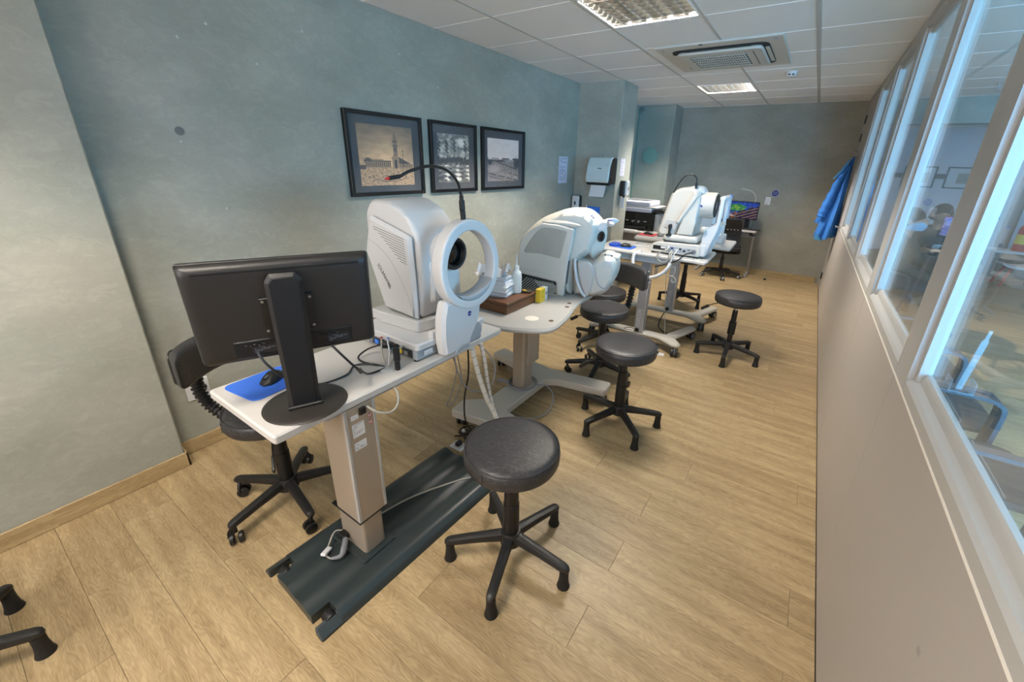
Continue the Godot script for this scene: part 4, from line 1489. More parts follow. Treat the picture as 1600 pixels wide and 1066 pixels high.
	across_x(b, soft([-1.15, 0.802, -1.305, 0.802, -1.32, 0.84, -1.375, 0.92, -1.40, 1.02, -1.36, 1.035, -1.28, 1.03, -1.21, 1.05, -1.165, 1.06, -1.142, 0.98, -1.138, 0.88], 0.02, 4), -1.262, -1.198, 0.014)
	part(o, "ring_stem", b, M.white, 40.0)
	b = wb(o)
	across_x(b, soft([-1.315, 0.802, -1.425, 0.802, -1.425, 0.872, -1.41, 0.89, -1.375, 0.888, -1.34, 0.845], 0.006, 3), -1.285, -1.232, 0.004)
	part(o, "foot_block", b, M.greyp)
	b = wb(o)
	across_x(b, soft([-1.20, 0.806, -1.295, 0.806, -1.30, 0.83, -1.255, 0.834, -1.215, 0.822], 0.006, 3), -1.199, -1.194, 0.002)
	part(o, "foot_grey_patch", b, M.greyp)  # thin grey patch low on the stem
	b = wb(o)
	b.bx(-1.29, -1.262, 0.85, 0.915, -1.152, -1.132, 0.004)
	part(o, "latch", b, M.white)
	# chin cup: a crescent on the lower inside of the ring
	rings = []
	for i in 13:
		var u := i / 12.0
		var a := lerpf(-PI * 0.83, -PI * 0.27, u)
		var ctr := c + Vector3(0.006, sin(a) * 0.146, cos(a) * 0.146)
		var th := 0.004 + 0.03 * sin(PI * u)
		var ring := PackedVector3Array()
		for p in rrect(0.072, th, minf(0.012, th * 0.4), 3): ring.append(ctr + Vector3(p.x, 0, 0) - Vector3(0, sin(a), cos(a)) * (p.y + th * 0.25))
		rings.append(ring)
	b = wb(o)
	b.loft(rings)
	part(o, "chin_cup", b, M.greyp, 50.0)
	b = wb(o)
	b.bx(-1.199, -1.1975, 0.96, 0.981, -1.316, -1.296, 0.0)
	var lg := part(o, "logo", b, M.logo)
	b = wb(o)
	b.tube(curve([[-1.197, 0.965, -1.314], [-1.197, 0.971, -1.306], [-1.197, 0.971, -1.298]], 4), 0.0012, 5)
	part(lg, "logo_line", b, M.paper)
	# lamp on a goose neck at the top of the ring
	b = wb(o)
	b.lathe(p2([0, 0, 0, 0]), 3)
	b.rod(Vector3(-1.225, 1.37, -1.312), Vector3(-1.225, 1.388, -1.312), 0.018, 16)
	part(o, "lamp_boss", b, M.white)
	b = wb(o)
	b.rod(Vector3(-1.225, 1.385, -1.312), Vector3(-1.224, 1.43, -1.307), 0.0115, 16)
	b.rod(Vector3(-1.224, 1.433, -1.307), Vector3(-1.223, 1.47, -1.303), 0.0125, 16)
	b.rod(Vector3(-1.223, 1.47, -1.303), Vector3(-1.222, 1.49, -1.30), 0.009, 14)
	part(o, "lamp_coupling", b, M.black)
	b = wb(o)
	b.tube(curve([[-1.222, 1.488, -1.30], [-1.218, 1.545, -1.275], [-1.214, 1.59, -1.215], [-1.213, 1.604, -1.13], [-1.216, 1.588, -1.04], [-1.222, 1.567, -0.99], [-1.226, 1.562, -0.955]], 10), 0.0058, 10)
	part(o, "goose_neck", b, M.black)
	b = wb(o)
	b.tube(PackedVector3Array([Vector3(-1.2225, 1.568, -0.992), Vector3(-1.2265, 1.562, -0.95)]), 0.0075, 12)
	part(o, "lamp_head", b, M.black)
	b = wb(o)
	b.tube(PackedVector3Array([Vector3(-1.2265, 1.562, -0.951), Vector3(-1.228, 1.56, -0.935)]), 0.004, 10, false, PackedFloat32Array([0.006, 0.002]))
	part(o, "lamp_tip", b, M.red)

func middle_desk() -> void:
	var o := thing("instrument_table", "grey rounded instrument table on a bronze column and pale two-bar rolling base", "table", Vector3(-1.455, 0, -2.1))
	var b := wb(o)
	var out := PackedVector2Array()
	for p in soft(flatz([-1.86, -1.675, -1.30, -1.66, -1.045, -1.80, -1.07, -2.02, -1.155, -2.32, -1.16, -2.62, -1.86, -2.70]), 0.09, 8): out.append(p)
	level(b, out, 0.728, 0.76, 0.011)
	part(o, "tabletop", b, M.top_grey)
	for q in [[-1.125, -1.925], [-1.196, -2.275], [-1.172, -2.20]]:
		b = wb(o)
		b.rod(Vector3(q[0], 0.7598, q[1]), Vector3(q[0], 0.7606, q[1]), 0.015, 20)
		part(o, "screw_hole", b, M.hole)
	b = wb(o)
	b.rod(Vector3(-1.235, 0.7598, -1.885), Vector3(-1.235, 0.7612, -1.885), 0.042, 28)
	part(o, "hole_cap", b, M.ring_mark)
	b = wb(o)
	b.bx(-1.66, -1.27, 0.705, 0.73, -2.3, -1.9, 0.003)
	part(o, "under_frame", b, M.greyp)
	# column: a slimmer lower tube inside a sleeve
	b = wb(o)
	level(b, soft(flatz([-1.495, -2.055, -1.418, -2.055, -1.405, -2.07, -1.405, -2.17, -1.418, -2.185, -1.495, -2.185]), 0.006, 2), 0.125, 0.73, 0.001)
	part(o, "lower_column", b, M.bronze)
	b = wb(o)
	b.bx(-1.515, -1.385, 0.31, 0.728, -2.225, -2.085, 0.006)
	part(o, "column_sleeve", b, M.bronze)
	b = wb(o)
	b.bx(-1.49, -1.42, 0.31, 0.728, -2.088, -2.06, 0.003)
	part(o, "front_sleeve", b, M.bronze)
	for k in 3:
		b = wb(o)
		b.rod(Vector3(-1.4055, 0.2 + 0.09 * k, -2.10), Vector3(-1.403, 0.2 + 0.09 * k, -2.10), 0.004, 8)
		part(o, "column_screw", b, M.steel)
	# rolling base
	b = wb(o)
	level(b, soft(flatz([-1.64, -1.585, -1.27, -1.64, -1.255, -1.77, -1.355, -1.80, -1.355, -2.28, -1.28, -2.33, -0.925, -2.39, -0.94, -2.53, -1.42, -2.45, -1.93, -2.53, -1.95, -2.40, -1.58, -2.33, -1.55, -2.28, -1.53, -1.83, -1.66, -1.72]), 0.025, 3), 0.075, 0.13, 0.006)
	part(o, "base_frame", b, M.cream)
	for q in [[-1.605, -1.665, 0.3], [-1.31, -1.72, 0.3], [-0.975, -2.46, -0.6], [-1.91, -2.47, 0.4]]:
		caster(o, Vector3(q[0], 0, q[1]), q[2], 0.036, M.greyrub)
	b = wb(o)
	for k in 3:
		var loop := PackedVector3Array()
		for i in 24:
			var a := TAU * i / 24
			loop.append(Vector3(-1.45 + cos(a) * (0.09 + 0.006 * k), 0.134 + 0.007 * k, -2.12 + sin(a) * (0.098 + 0.005 * k)))
		b.tube(loop, 0.0042, 6, true)
	part(o, "coiled_cable", b, M.cable_grey)
	b = wb(o)
	b.tube(curve([[-1.36, 0.145, -2.14], [-1.29, 0.14, -2.19], [-1.22, 0.09, -2.17], [-1.2, 0.03, -2.08], [-1.24, 0.006, -1.98], [-1.36, 0.006, -1.93], [-1.6, 0.006, -1.98]], 8), 0.0042, 8)
	part(o, "trailing_cable", b, M.cable_grey)
	b = wb(o)
	b.tube(curve([[-1.54, 0.14, -2.06], [-1.58, 0.16, -2.04], [-1.60, 0.15, -2.02]], 5), 0.012, 8)
	part(o, "cable_plug", b, M.cable_grey)
	scanner()
	middle_clutter()

func caster(o: Node3D, at: Vector3, yaw: float, r: float, m: Material) -> void:
	var x := gx(o).affine_inverse() * Transform3D(Basis(Vector3.UP, yaw), at)
	var b := MB.new()
	for s in [-1, 1]:
		b.xf = x * Transform3D(Basis(Vector3.BACK, PI / 2), Vector3(s * 0.02, r, 0.012))
		b.lathe(p2([0, -0.011, r - 0.005, -0.011, r, -0.007, r, 0.007, r - 0.005, 0.011, 0, 0.011]), 20)
	var c := part(o, "caster", b, M.black)
	b = MB.new()
	for s in [-1, 1]:
		b.xf = x * Transform3D(Basis(Vector3.BACK, PI / 2), Vector3(s * 0.02, r, 0.012))
		b.lathe(p2([0, -0.0125, r * 0.62, -0.0125, r * 0.66, -0.01, r * 0.66, 0.01, r * 0.62, 0.0125, 0, 0.0125]), 18)
	part(c, "hub_cap", b, m)
	b = MB.new()
	b.xf = x
	b.box(Vector3(0, r * 1.35, 0.004), Vector3(0.016, r * 1.5, r * 1.3), 0.004)
	part(c, "fork", b, m)

func scanner() -> void:
	var o := thing("retina_scanner", "cream rounded retina scanner with hatched vents and chin cup, on the grey rounded table", "eye scanner", Vector3(-1.635, 0.76, -2.267), asin(0.255))
	var b := MB.new().prism(curve2([0.0, 0.12, -0.012, 0.22, 0.0, 0.345, 0.065, 0.435, 0.16, 0.518, 0.285, 0.572, 0.385, 0.585, 0.455, 0.575, 0.515, 0.535, 0.545, 0.49, 0.535, 0.40, 0.50, 0.31, 0.44, 0.26, 0.405, 0.2, 0.40, 0.02, 0.345, 0.01, 0.30, 0.09, 0.15, 0.115], 4), -0.33, -0.055, 0.035)
	part(o, "housing", b, M.white_warm, 55.0)
	var flank := soft([0.015, 0.136, 0.30, 0.102, 0.305, 0.012, 0.352, 0.008, 0.372, 0.24, 0.404, 0.472, 0.30, 0.492, 0.181, 0.497, 0.115, 0.455, 0.06, 0.405, 0.024, 0.352], 0.012, 3)
	part(o, "flank_panel", MB.new().prism(flank, -0.06, 0.0, 0.008), M.white_warm, 35.0)
	part(o, "flank_panel", MB.new().prism(flank, -0.385, -0.325, 0.008), M.white_warm, 35.0)
	part(o, "top_ridge", MB.new().prism(soft([0.17, 0.497, 0.40, 0.474, 0.45, 0.495, 0.34, 0.515, 0.21, 0.512], 0.012, 3), -0.075, -0.012, 0.01), M.white_warm)
	# hatched vent field on the flank
	var field := soft([0.052, 0.286, 0.10, 0.375, 0.14, 0.43, 0.185, 0.468, 0.25, 0.468, 0.358, 0.455, 0.317, 0.268, 0.18, 0.29], 0.01, 2)
	var k := 0
	for i in 34:
		var x := -0.02 + 0.0125 * i
		var cut := Geometry2D.intersect_polyline_with_polygon(PackedVector2Array([Vector2(x - 0.06, 0.50), Vector2(x + 0.08, 0.24)]), field)
		for c in cut:
			if c.size() < 2 or c[0].distance_to(c[1]) < 0.012: continue
			var s := MB.new().tube(PackedVector3Array([Vector3(c[0].x, c[0].y, 0.0002), Vector3(c[1].x, c[1].y, 0.0002)]), 0.0021, 5)
			part(o, "vent_slit", s, M.slot_soft)
	part(o, "panel_groove", MB.new().tube(PackedVector3Array([Vector3(0.045, 0.175, 0.0), Vector3(0.30, 0.142, 0.0)]), 0.0009, 5), M.greyp)
	part(o, "panel_groove", MB.new().tube(PackedVector3Array([Vector3(0.355, 0.283, 0.0), Vector3(0.376, 0.281, 0.0), Vector3(0.378, 0.281, -0.055)]), 0.001, 5), M.greyp)
	part(o, "panel_groove", MB.new().tube(PackedVector3Array([Vector3(0.31, 0.075, 0.0), Vector3(0.357, 0.073, 0.0), Vector3(0.359, 0.073, -0.055)]), 0.001, 5), M.greyp)
	# slatted foot below the panel
	part(o, "foot_well", MB.new().bx(0.02, 0.345, 0.0, 0.118, -0.31, -0.03, 0.004), M.slot)
	for i in 15:
		var x := 0.03 + 0.0195 * i
		b = MB.new()
		b.xf = Transform3D(Basis(Vector3.BACK, -0.75), Vector3(x, 0.055, -0.026))
		b.box(Vector3.ZERO, Vector3(0.009, 0.15, 0.008), 0.001)
		for q in b.t.size():
			b.t[q].y = clampf(b.t[q].y, 0.003, 0.116 - 0.05 * clampf((b.t[q].x - 0.02) / 0.3, 0, 1))
		part(o, "foot_slat", b, M.white_warm)
	for i in 9:
		b = MB.new()
		b.xf = Transform3D(Basis(Vector3.BACK, 0.75), Vector3(0.18 + 0.0155 * i, 0.045, -0.0245))
		b.box(Vector3.ZERO, Vector3(0.005, 0.12, 0.006), 0.001)
		for q in b.t.size(): b.t[q].y = clampf(b.t[q].y, 0.003, 0.09)
		part(o, "foot_slat", b, M.white_warm)
	part(o, "foot_rim", MB.new().bx(0.02, 0.35, 0.0, 0.006, -0.31, -0.018, 0.002), M.white_warm)
	# front: slits beside the pod
	for i in 5: part(o, "front_slit", MB.new().rod(Vector3(0.3615 + 0.006 , 0.09, -0.012 - 0.009 * i), Vector3(0.3755, 0.255, -0.012 - 0.009 * i), 0.0015, 5), M.slot_soft)
	var fx := Transform3D(Basis.IDENTITY, Vector3(0.5, 0, -0.17)) * Transform3D(Basis(Vector3.UP, -0.5), Vector3.ZERO) * Transform3D(Basis.IDENTITY, Vector3(-0.5, 0, 0.17))
	# the patient's side: face plate with its eyepiece, brow rest, pod and chin cup
	b = MB.new()
	b.xf = fx
	var rings := []
	for q in [[0.445, 0.085, 0.13, 0.40], [0.50, 0.075, 0.12, 0.395], [0.525, 0.075, 0.122, 0.392], [0.535, 0.08, 0.13, 0.39], [0.552, 0.08, 0.13, 0.388], [0.562, 0.07, 0.12, 0.387]]:
		var ring := PackedVector3Array()
		for p in ell(0, 0, q[1], q[2], 32): ring.append(Vector3(q[0] - p.y * -0.14, q[3] + p.y, -0.17 + p.x))
		rings.append(ring)
	b.loft(rings)
	part(o, "face_plate", b, M.white_warm, 50.0)
	b = MB.new()
	b.xf = fx * Transform3D(Basis(Vector3.FORWARD, PI / 2), Vector3(0.565, 0.418, -0.165))
	b.lathe(p2([0.018, 0.0, 0.034, 0.004, 0.036, 0.01, 0.033, 0.014, 0.022, 0.012, 0.018, 0.004]), 26)
	part(o, "eyepiece_rim", b, M.black)
	b = MB.new()
	b.xf = fx * Transform3D(Basis(Vector3.FORWARD, PI / 2), Vector3(0.565, 0.418, -0.165))
	b.lathe(p2([0, 0.008, 0.02, 0.006, 0.02, 0.0, 0, 0]), 20)
	part(o, "eyepiece_lens", b, M.dark_glass)
	rings = []
	for i in 13:
		var u := i / 12.0 * 2.0 - 1.0
		var ring := PackedVector3Array()
		var th := 0.021 * sqrt(maxf(0.05, 1.0 - pow(absf(u), 6.0)))
		for p in rrect(0.03, th * 2, 0.009, 3): ring.append(Vector3(0.635 - 0.045 * (1.0 - u * u) + p.x, 0.512 + p.y, -0.17 + u * 0.1))
		rings.append(ring)
	part(o, "brow_rest", MB.new().loft(rings), M.white, 50.0)
	part(o, "brow_arm", MB.new().prism(soft([0.53, 0.45, 0.575, 0.46, 0.605, 0.495, 0.60, 0.525, 0.56, 0.525, 0.53, 0.50], 0.01, 3), -0.2, -0.09, 0.01), M.white)
	part(o, "brow_badge", MB.new().bx(0.60, 0.63, 0.5325, 0.5345, -0.12, -0.085, 0.0), M.logo)
	var pod := MB.new().prism(curve2([0.41, 0.24, 0.405, 0.03, 0.45, 0.008, 0.56, 0.012, 0.64, 0.06, 0.685, 0.15, 0.692, 0.235, 0.665, 0.29, 0.60, 0.30, 0.55, 0.275, 0.52, 0.255, 0.47, 0.258], 4), -0.29, -0.055, 0.03)
	part(o, "chin_pod", pod, M.white_warm, 55.0)
	part(o, "pod_cheek", MB.new().prism(curve2([0.43, 0.235, 0.455, 0.258, 0.52, 0.25, 0.545, 0.18, 0.54, 0.08, 0.515, 0.015, 0.48, 0.05, 0.45, 0.14], 5), -0.06, -0.042, 0.008), M.offwhite, 50.0)
	part(o, "pod_strip", MB.new().tube(curve([[0.412, 0.27, -0.046], [0.418, 0.2, -0.042], [0.44, 0.11, -0.04], [0.475, 0.04, -0.042], [0.50, 0.012, -0.046]], 6), 0.011, 10), M.white)
	rings = []
	for i in 9:
		var a := lerpf(0.25, PI - 0.25, i / 8.0)
		var ring := PackedVector3Array()
		for p in ell(0, 0, 0.008, 0.006, 8): ring.append(Vector3(0.60 + 0.092 * (1 - sin(a)) * 0.2 + p.x, 0.275 - 0.2 * sin(a) + p.y, -0.055 + 0.015 * sin(a)))
		rings.append(ring)
	part(o, "chin_cup", MB.new().prism(soft([0.585, 0.275, 0.675, 0.272, 0.70, 0.285, 0.695, 0.30, 0.655, 0.305, 0.64, 0.318, 0.60, 0.318, 0.585, 0.30], 0.008, 3), -0.22, -0.1, 0.008), M.white_warm)
	for s in [0.605, 0.648]:
		b = MB.new()
		b.rod(Vector3(s, 0.30, -0.101), Vector3(s, 0.30, -0.097), 0.007, 12)
		part(o, "chin_knob", b, M.black)
	part(o, "paper_tray", MB.new().bx(0.60, 0.665, 0.225, 0.272, -0.2, -0.05, 0.004), M.acrylic)
	b = MB.new()
	b.tube(curve([[0.545, 0.27, -0.062], [0.56, 0.17, -0.052], [0.59, 0.10, -0.05], [0.64, 0.085, -0.052], [0.675, 0.12, -0.06]], 6), 0.0035, 6)
	part(o, "pod_groove", b, M.greyp)
	for s in [0, 1]:
		b = MB.new()
		b.xf = Transform3D(Basis(Vector3.BACK, -0.72), Vector3(0.498 + 0.012 * s, 0.5555 - 0.011 * s, -0.075))
		b.box(Vector3.ZERO, Vector3(0.011, 0.003, 0.02), 0.0005)
		part(o, "badge", b, M.logo)

func middle_clutter() -> void:
	var o := thing("wooden_box", "brown wooden lidded box standing on the grey rounded table", "box", Vector3(-1.54, 0.76, -1.99))
	var b := wb(o)
	b.bx(-1.70, -1.385, 0.7605, 0.812, -2.15, -1.835, 0.003)
	part(o, "body", b, M.wood)
	b = wb(o)
	b.bx(-1.703, -1.382, 0.815, 0.835, -2.153, -1.832, 0.004)
	part(o, "lid", b, M.wood)
	b = wb(o)
	b.bx(-1.698, -1.387, 0.811, 0.8155, -2.148, -1.837, 0.0)
	part(o, "lid_gap", b, M.slot)
	var n := thing("tissue_bundle", "crumpled stack of white paper tissues on the wooden box", "tissues", Vector3(-1.55, 0.835, -1.95))
	var nz := FastNoiseLite.new()
	nz.frequency = 9.0
	nz.seed = 5
	# a pile of folded sheets, wider at the foot, with creases running down its sides
	for k in 5:
		var rings := []
		for j in 5:
			var u := (k + j / 4.0) / 5.0
			var ring := PackedVector3Array()
			for p in rrect(0.205 - 0.02 * u - 0.004 * absf(j - 2), 0.15 - 0.075 * u * u - 0.004 * absf(j - 2), 0.008, 3):
				var q := p.rotated(-0.3 + 0.03 * k)
				var d := nz.get_noise_3d(q.x * 1.2, u * 0.25, q.y * 1.2) * 0.022 + nz.get_noise_3d(q.x * 3.0, u * 0.5 + 3.0, q.y * 3.0) * 0.007
				ring.append(Vector3(-1.56 + q.x + d, 0.836 + 0.125 * u + d * 0.6 * u, -1.955 + q.y + d))
			rings.append(ring)
		b = wb(n)
		b.loft(rings)
		part(n, "tissue_layer", b, M.paper, 30.0)
	# the topmost sheets stand up in a saddle and a side flap
	for s in [[0.0, 0.1, 0.155, 0.03], [-0.035, 0.06, 0.13, -0.02]]:
		var rings2 := []
		for j in 15:
			var u := j / 14.0 * 2.0 - 1.0
			var ring := PackedVector3Array()
			var lift := 0.05 * absf(u) + 0.012 * sin(u * 9.0 + s[0] * 40.0)
			for q in [[-0.035, -0.05], [0.0, 0.0], [0.035, -0.045], [0.033, -0.048], [0.0, -0.004], [-0.033, -0.053]]:
				var w := Vector2(u * s[1], q[0]).rotated(-0.3)
				ring.append(Vector3(-1.555 + s[0] + w.x, 0.836 + s[2] + q[1] + lift, -1.96 + s[3] + w.y))
			rings2.append(ring)
		b = wb(n)
		b.loft(rings2)
		part(n, "top_fold", b, M.paper, 30.0)
	b = wb(n)
	b.loft([pv([[-1.68, 0.93, -2.0], [-1.66, 0.935, -1.90], [-1.655, 0.93, -1.90], [-1.675, 0.925, -2.0]]), pv([[-1.70, 0.965, -2.0], [-1.685, 0.96, -1.90], [-1.68, 0.955, -1.90], [-1.695, 0.96, -2.0]]), pv([[-1.73, 0.955, -1.99], [-1.72, 0.945, -1.91], [-1.717, 0.94, -1.91], [-1.727, 0.95, -1.99]])])
	part(n, "side_fold", b, M.paper)
	var bt := thing("squeeze_bottle", "white squeeze bottle with a long thin spout behind the tissues", "bottle", Vector3(-1.475, 0.835, -2.055))
	part(bt, "body", MB.new().lathe(p2([0, 0, 0.032, 0.001, 0.035, 0.006, 0.035, 0.115, 0.031, 0.135, 0.018, 0.148, 0.015, 0.152, 0, 0.152]), 28), M.bottle, 50.0)
	part(bt, "cap", MB.new().lathe(p2([0, 0.15, 0.0165, 0.15, 0.0165, 0.175, 0.013, 0.18, 0, 0.18]), 20), M.bottle)
	part(bt, "spout", MB.new().lathe(p2([0, 0.178, 0.007, 0.178, 0.0055, 0.2, 0.0025, 0.25, 0, 0.251]), 14), M.bottle)
	var y := thing("medicine_carton", "small yellow and white medicine carton beside the wooden box", "carton", Vector3(-1.37, 0.76, -2.2), 0.06)
	part(y, "carton", MB.new().box(Vector3(0, 0.045, 0), Vector3(0.035, 0.09, 0.10), 0.001), M.yellow)
	part(y, "white_end", MB.new().box(Vector3(0.0, 0.0452, -0.034), Vector3(0.0358, 0.0908, 0.034), 0.001), M.paper)
	part(y, "stamp", MB.new().box(Vector3(0.018, 0.05, -0.034), Vector3(0.0006, 0.02, 0.014), 0.0), M.slot_soft)
	card(y, "front_print", gx(y) * Vector3(0.0179, 0.05, 0.016), gx(y).basis * Vector3(0, 0, -0.05), gx(y).basis * Vector3(0, 0.06, 0), label_mat("l_yel", 12, 5, Color(0.88, 0.75, 0.22), Color(0.45, 0.5, 0.1)))
	var cup := thing("tape_roll", "white cup-like roll with a blue mark, between squeeze bottle and scanner", "roll", Vector3(-1.60, 0.76, -2.21))
	part(cup, "ring", MB.new().lathe(p2([0.03, 0.0, 0.042, 0.0, 0.043, 0.004, 0.043, 0.098, 0.041, 0.10, 0.036, 0.10, 0.034, 0.094, 0.034, 0.01, 0.03, 0.0]), 28), M.paper)
	part(cup, "mark", MB.new().box(Vector3(0.03, 0.06, 0.0305), Vector3(0.012, 0.012, 0.003), 0.0).box(Vector3(0.033, 0.03, 0.0285), Vector3(0.01, 0.008, 0.003), 0.0), M.logo)
	var cs := thing("leather_case", "flat dark brown oval case lying on the far edge of the wooden box", "case", Vector3(-1.43, 0.835, -2.105))
	b = wb(cs)
	level(b, ell(-1.43, 2.105, 0.045, 0.035, 24), 0.8355, 0.85, 0.006)
	part(cs, "shell", b, M.brown_dark)
	b = wb(cs)
	b.bx(-1.445, -1.415, 0.8502, 0.8512, -2.092, -2.08, 0.0)
	part(cs, "tab", b, M.yellow)

func twin_table(label: String, at: Vector3) -> Node3D:
	var o := thing("instrument_table", label, "table", at, 0.0, "")
	var b := MB.new()
	level(b, soft(flatz([-0.48, 0.10, 0.39, 0.10, 0.50, 0.12, 0.51, 0.08, 0.49, -0.44, -0.45, -0.44, -0.53, -0.34, -0.50, -0.03]), 0.03, 4), 0.872, 0.90, 0.007)
	part(o, "tabletop", b, M.top)
	part(o, "apron", MB.new().bx(-0.46, 0.2, 0.815, 0.873, -0.3, 0.075, 0.004), M.silver_white)
	part(o, "lower_column", MB.new().bx(-0.05, 0.035, 0.12, 0.62, -0.05, 0.045, 0.006), M.silver)
	part(o, "upper_column", MB.new().bx(-0.043, 0.028, 0.61, 0.82, -0.042, 0.037, 0.004), M.silver)
	part(o, "column_trim", MB.new().bx(0.026, 0.037, 0.121, 0.62, 0.037, 0.0465, 0.002), M.alu)
	part(o, "column_trim", MB.new().bx(-0.05, 0.037, 0.612, 0.624, -0.052, 0.047, 0.002), M.alu)
	part(o, "switch_box", MB.new().bx(-0.035, 0.0, 0.125, 0.16, 0.043, 0.055, 0.004), M.black)
	letters(o, "column_lettering", "TOPCON", 0.045, gx(o) * Vector3(-0.012, 0.265, 0.0455), Vector3.UP, Vector3(0, 0, 1), M.paper)
	# cast base: a beam, and two spread feet at either end
	var base := MB.new()
	level(base, soft(flatz([-0.50, 0.13, -0.44, 0.135, -0.36, 0.045, 0.20, 0.045, 0.33, 0.135, 0.40, 0.135, 0.42, 0.085, 0.335, -0.03, 0.335, -0.06, 0.44, -0.40, 0.42, -0.45, 0.36, -0.44, 0.22, -0.06, -0.36, -0.045, -0.45, -0.43, -0.51, -0.43, -0.52, -0.38, -0.44, -0.02, -0.50, 0.08]), 0.03, 4), 0.085, 0.125, 0.014)
	part(o, "base_frame", base, M.cream, 50.0)
	for q in [[-0.47, 0.095, 0.4], [0.375, 0.11, 0.2], [0.40, -0.42, -0.5], [-0.48, -0.40, 0.3]]:
		var r := 0.04
		caster(o, at + Vector3(q[0], 0, q[1]), q[2], r, M.greyrub)
	return o

func far_tables() -> void:
	var a := twin_table("nearer of the twin pale tables on grey columns, carrying the eye camera", Vector3(-1.125, 0, -3.655))
	var c := twin_table("farther of the twin pale tables on grey columns, red mouse pad on its top", Vector3(-1.07, 0, -4.465))
	camera_unit()
	var pad := thing("mouse_pad", "blue mouse pad with a raised wrist cushion on the nearer twin table", "mouse pad", Vector3(-1.42, 0.90, -3.68))
	var b := wb(pad)
	level(b, soft(flatz([-1.54, -3.66, -1.30, -3.62, -1.30, -3.80, -1.52, -3.82]), 0.04, 5), 0.9005, 0.905, 0.001)
	part(pad, "cloth", b, M.blue)
	b = wb(pad)
	level(b, soft(flatz([-1.55, -3.66, -1.45, -3.655, -1.455, -3.78, -1.54, -3.79]), 0.03, 5), 0.905, 0.925, 0.009)
	part(pad, "wrist_cushion", b, M.blue_dark2)
	mouse("black computer mouse on the blue pad with the wrist cushion", Vector3(-1.385, 0.905, -3.71), deg_to_rad(20))
	var kb := thing("keyboard", "white flat keyboard at the inner end of the nearer twin table", "keyboard", Vector3(-1.25, 0.90, -3.9), 0.15)
	part(kb, "tray", MB.new().box(Vector3(0, 0.008, 0), Vector3(0.24, 0.016, 0.13), 0.004), M.white)
	for i in 4:
		for j in 11: part(kb, "key", MB.new().box(Vector3(-0.1 + 0.02 * j, 0.018, -0.045 + 0.028 * i), Vector3(0.016, 0.006, 0.022), 0.0015), M.offwhite)
	# white wrap sagging before the table, and its leads
	var w := thing("cable_wrap", "thick white cable wrap sagging in a wide curve in front of the nearer twin table", "cable wrap", Vector3(-1.0, 0.75, -3.53))
	b = wb(w)
	b.tube(curve([[-1.195, 0.905, -3.60], [-1.235, 0.89, -3.56], [-1.235, 0.82, -3.53], [-1.20, 0.745, -3.515], [-1.14, 0.70, -3.51], [-1.06, 0.70, -3.515], [-0.98, 0.735, -3.52], [-0.92, 0.80, -3.53], [-0.905, 0.85, -3.545]], 10), 0.0155, 10)
	part(w, "sleeve", b, M.white)
	b = wb(w)
	b.rod(Vector3(-1.118, 0.697, -3.51), Vector3(-1.105, 0.696, -3.51), 0.0165, 10)
	part(w, "tie", b, M.black)
	var l := thing("signal_lead", "cream cable looping out of the camera unit's ports above the sagging wrap", "cable", Vector3(-0.95, 0.95, -3.59))
	b = wb(l)
	b.tube(curve([[-0.955, 0.975, -3.61], [-0.955, 0.955, -3.57], [-1.0, 0.935, -3.555], [-1.03, 0.89, -3.545], [-0.99, 0.85, -3.54], [-0.94, 0.86, -3.54], [-0.925, 0.92, -3.55], [-0.915, 0.95, -3.58], [-0.905, 0.90, -3.55], [-0.905, 0.85, -3.545]], 8), 0.006, 8)
	part(l, "cord", b, M.cable_warm)
	b = wb(l)
	b.rod(Vector3(-0.955, 0.978, -3.618), Vector3(-0.955, 0.96, -3.585), 0.008, 10)
	part(l, "plug", b, M.paper)
	var t2 := MB.new()
	t2.tube(curve([[-0.745, 0.955, -3.60], [-0.80, 0.935, -3.56], [-0.85, 0.88, -3.545], [-0.905, 0.85, -3.545], [-0.98, 0.82, -3.53], [-1.03, 0.80, -3.53]], 8), 0.0055, 8)
	tag(part(self, "power_cable", t2, M.black), "black power cable from the camera unit's round socket to the sagging wrap", "cable")
	var t3 := MB.new()
	t3.tube(curve([[-0.87, 0.965, -3.61], [-0.885, 0.93, -3.56], [-0.90, 0.86, -3.54]], 6), 0.004, 8)
	tag(part(self, "data_cable", t3, M.paper), "short straight white cable slanting across the ports of the camera unit", "cable")
	var h := MB.new()
	h.tube(curve([[-0.90, 0.81, -3.54], [-0.93, 0.77, -3.53], [-0.91, 0.74, -3.525], [-0.86, 0.74, -3.53], [-0.83, 0.70, -3.53], [-0.86, 0.69, -3.525], [-0.87, 0.72, -3.53], [-0.85, 0.78, -3.535], [-0.86, 0.83, -3.54]], 8), 0.0035, 8)
	tag(part(self, "hanging_cable", h, M.cable_warm), "thin cream cable tied in a small loop under the nearer twin table", "cable")
	var cordm := MB.new()
	cordm.tube(curve([[-0.99, 0.80, -3.75], [-0.95, 0.5, -3.72], [-0.90, 0.14, -3.71], [-0.885, 0.132, -3.70]], 8), 0.0035, 8)
	tag(part(self, "straight_cord", cordm, M.cable_warm), "pale cord hanging straight down on to the nearer twin table's base", "cord")
	var fl := thing("power_lead", "black lead curving over the floor from the farther twin table to a white plug", "cable", Vector3(-1.0, 0, -4.2))
	b = wb(fl)
	b.tube(curve([[-1.09, 0.13, -4.41], [-1.11, 0.07, -4.33], [-1.10, 0.006, -4.2], [-1.0, 0.006, -4.06], [-0.9, 0.006, -4.03], [-0.84, 0.02, -4.05]], 8), 0.006, 8)
	part(fl, "cord", b, M.black)
	b = wb(fl)
	b.tube(curve([[-0.85, 0.02, -4.07], [-0.83, 0.03, -4.03], [-0.82, 0.06, -3.93], [-0.84, 0.10, -3.87]], 6), 0.016, 10)
	part(fl, "plug", b, M.paper)
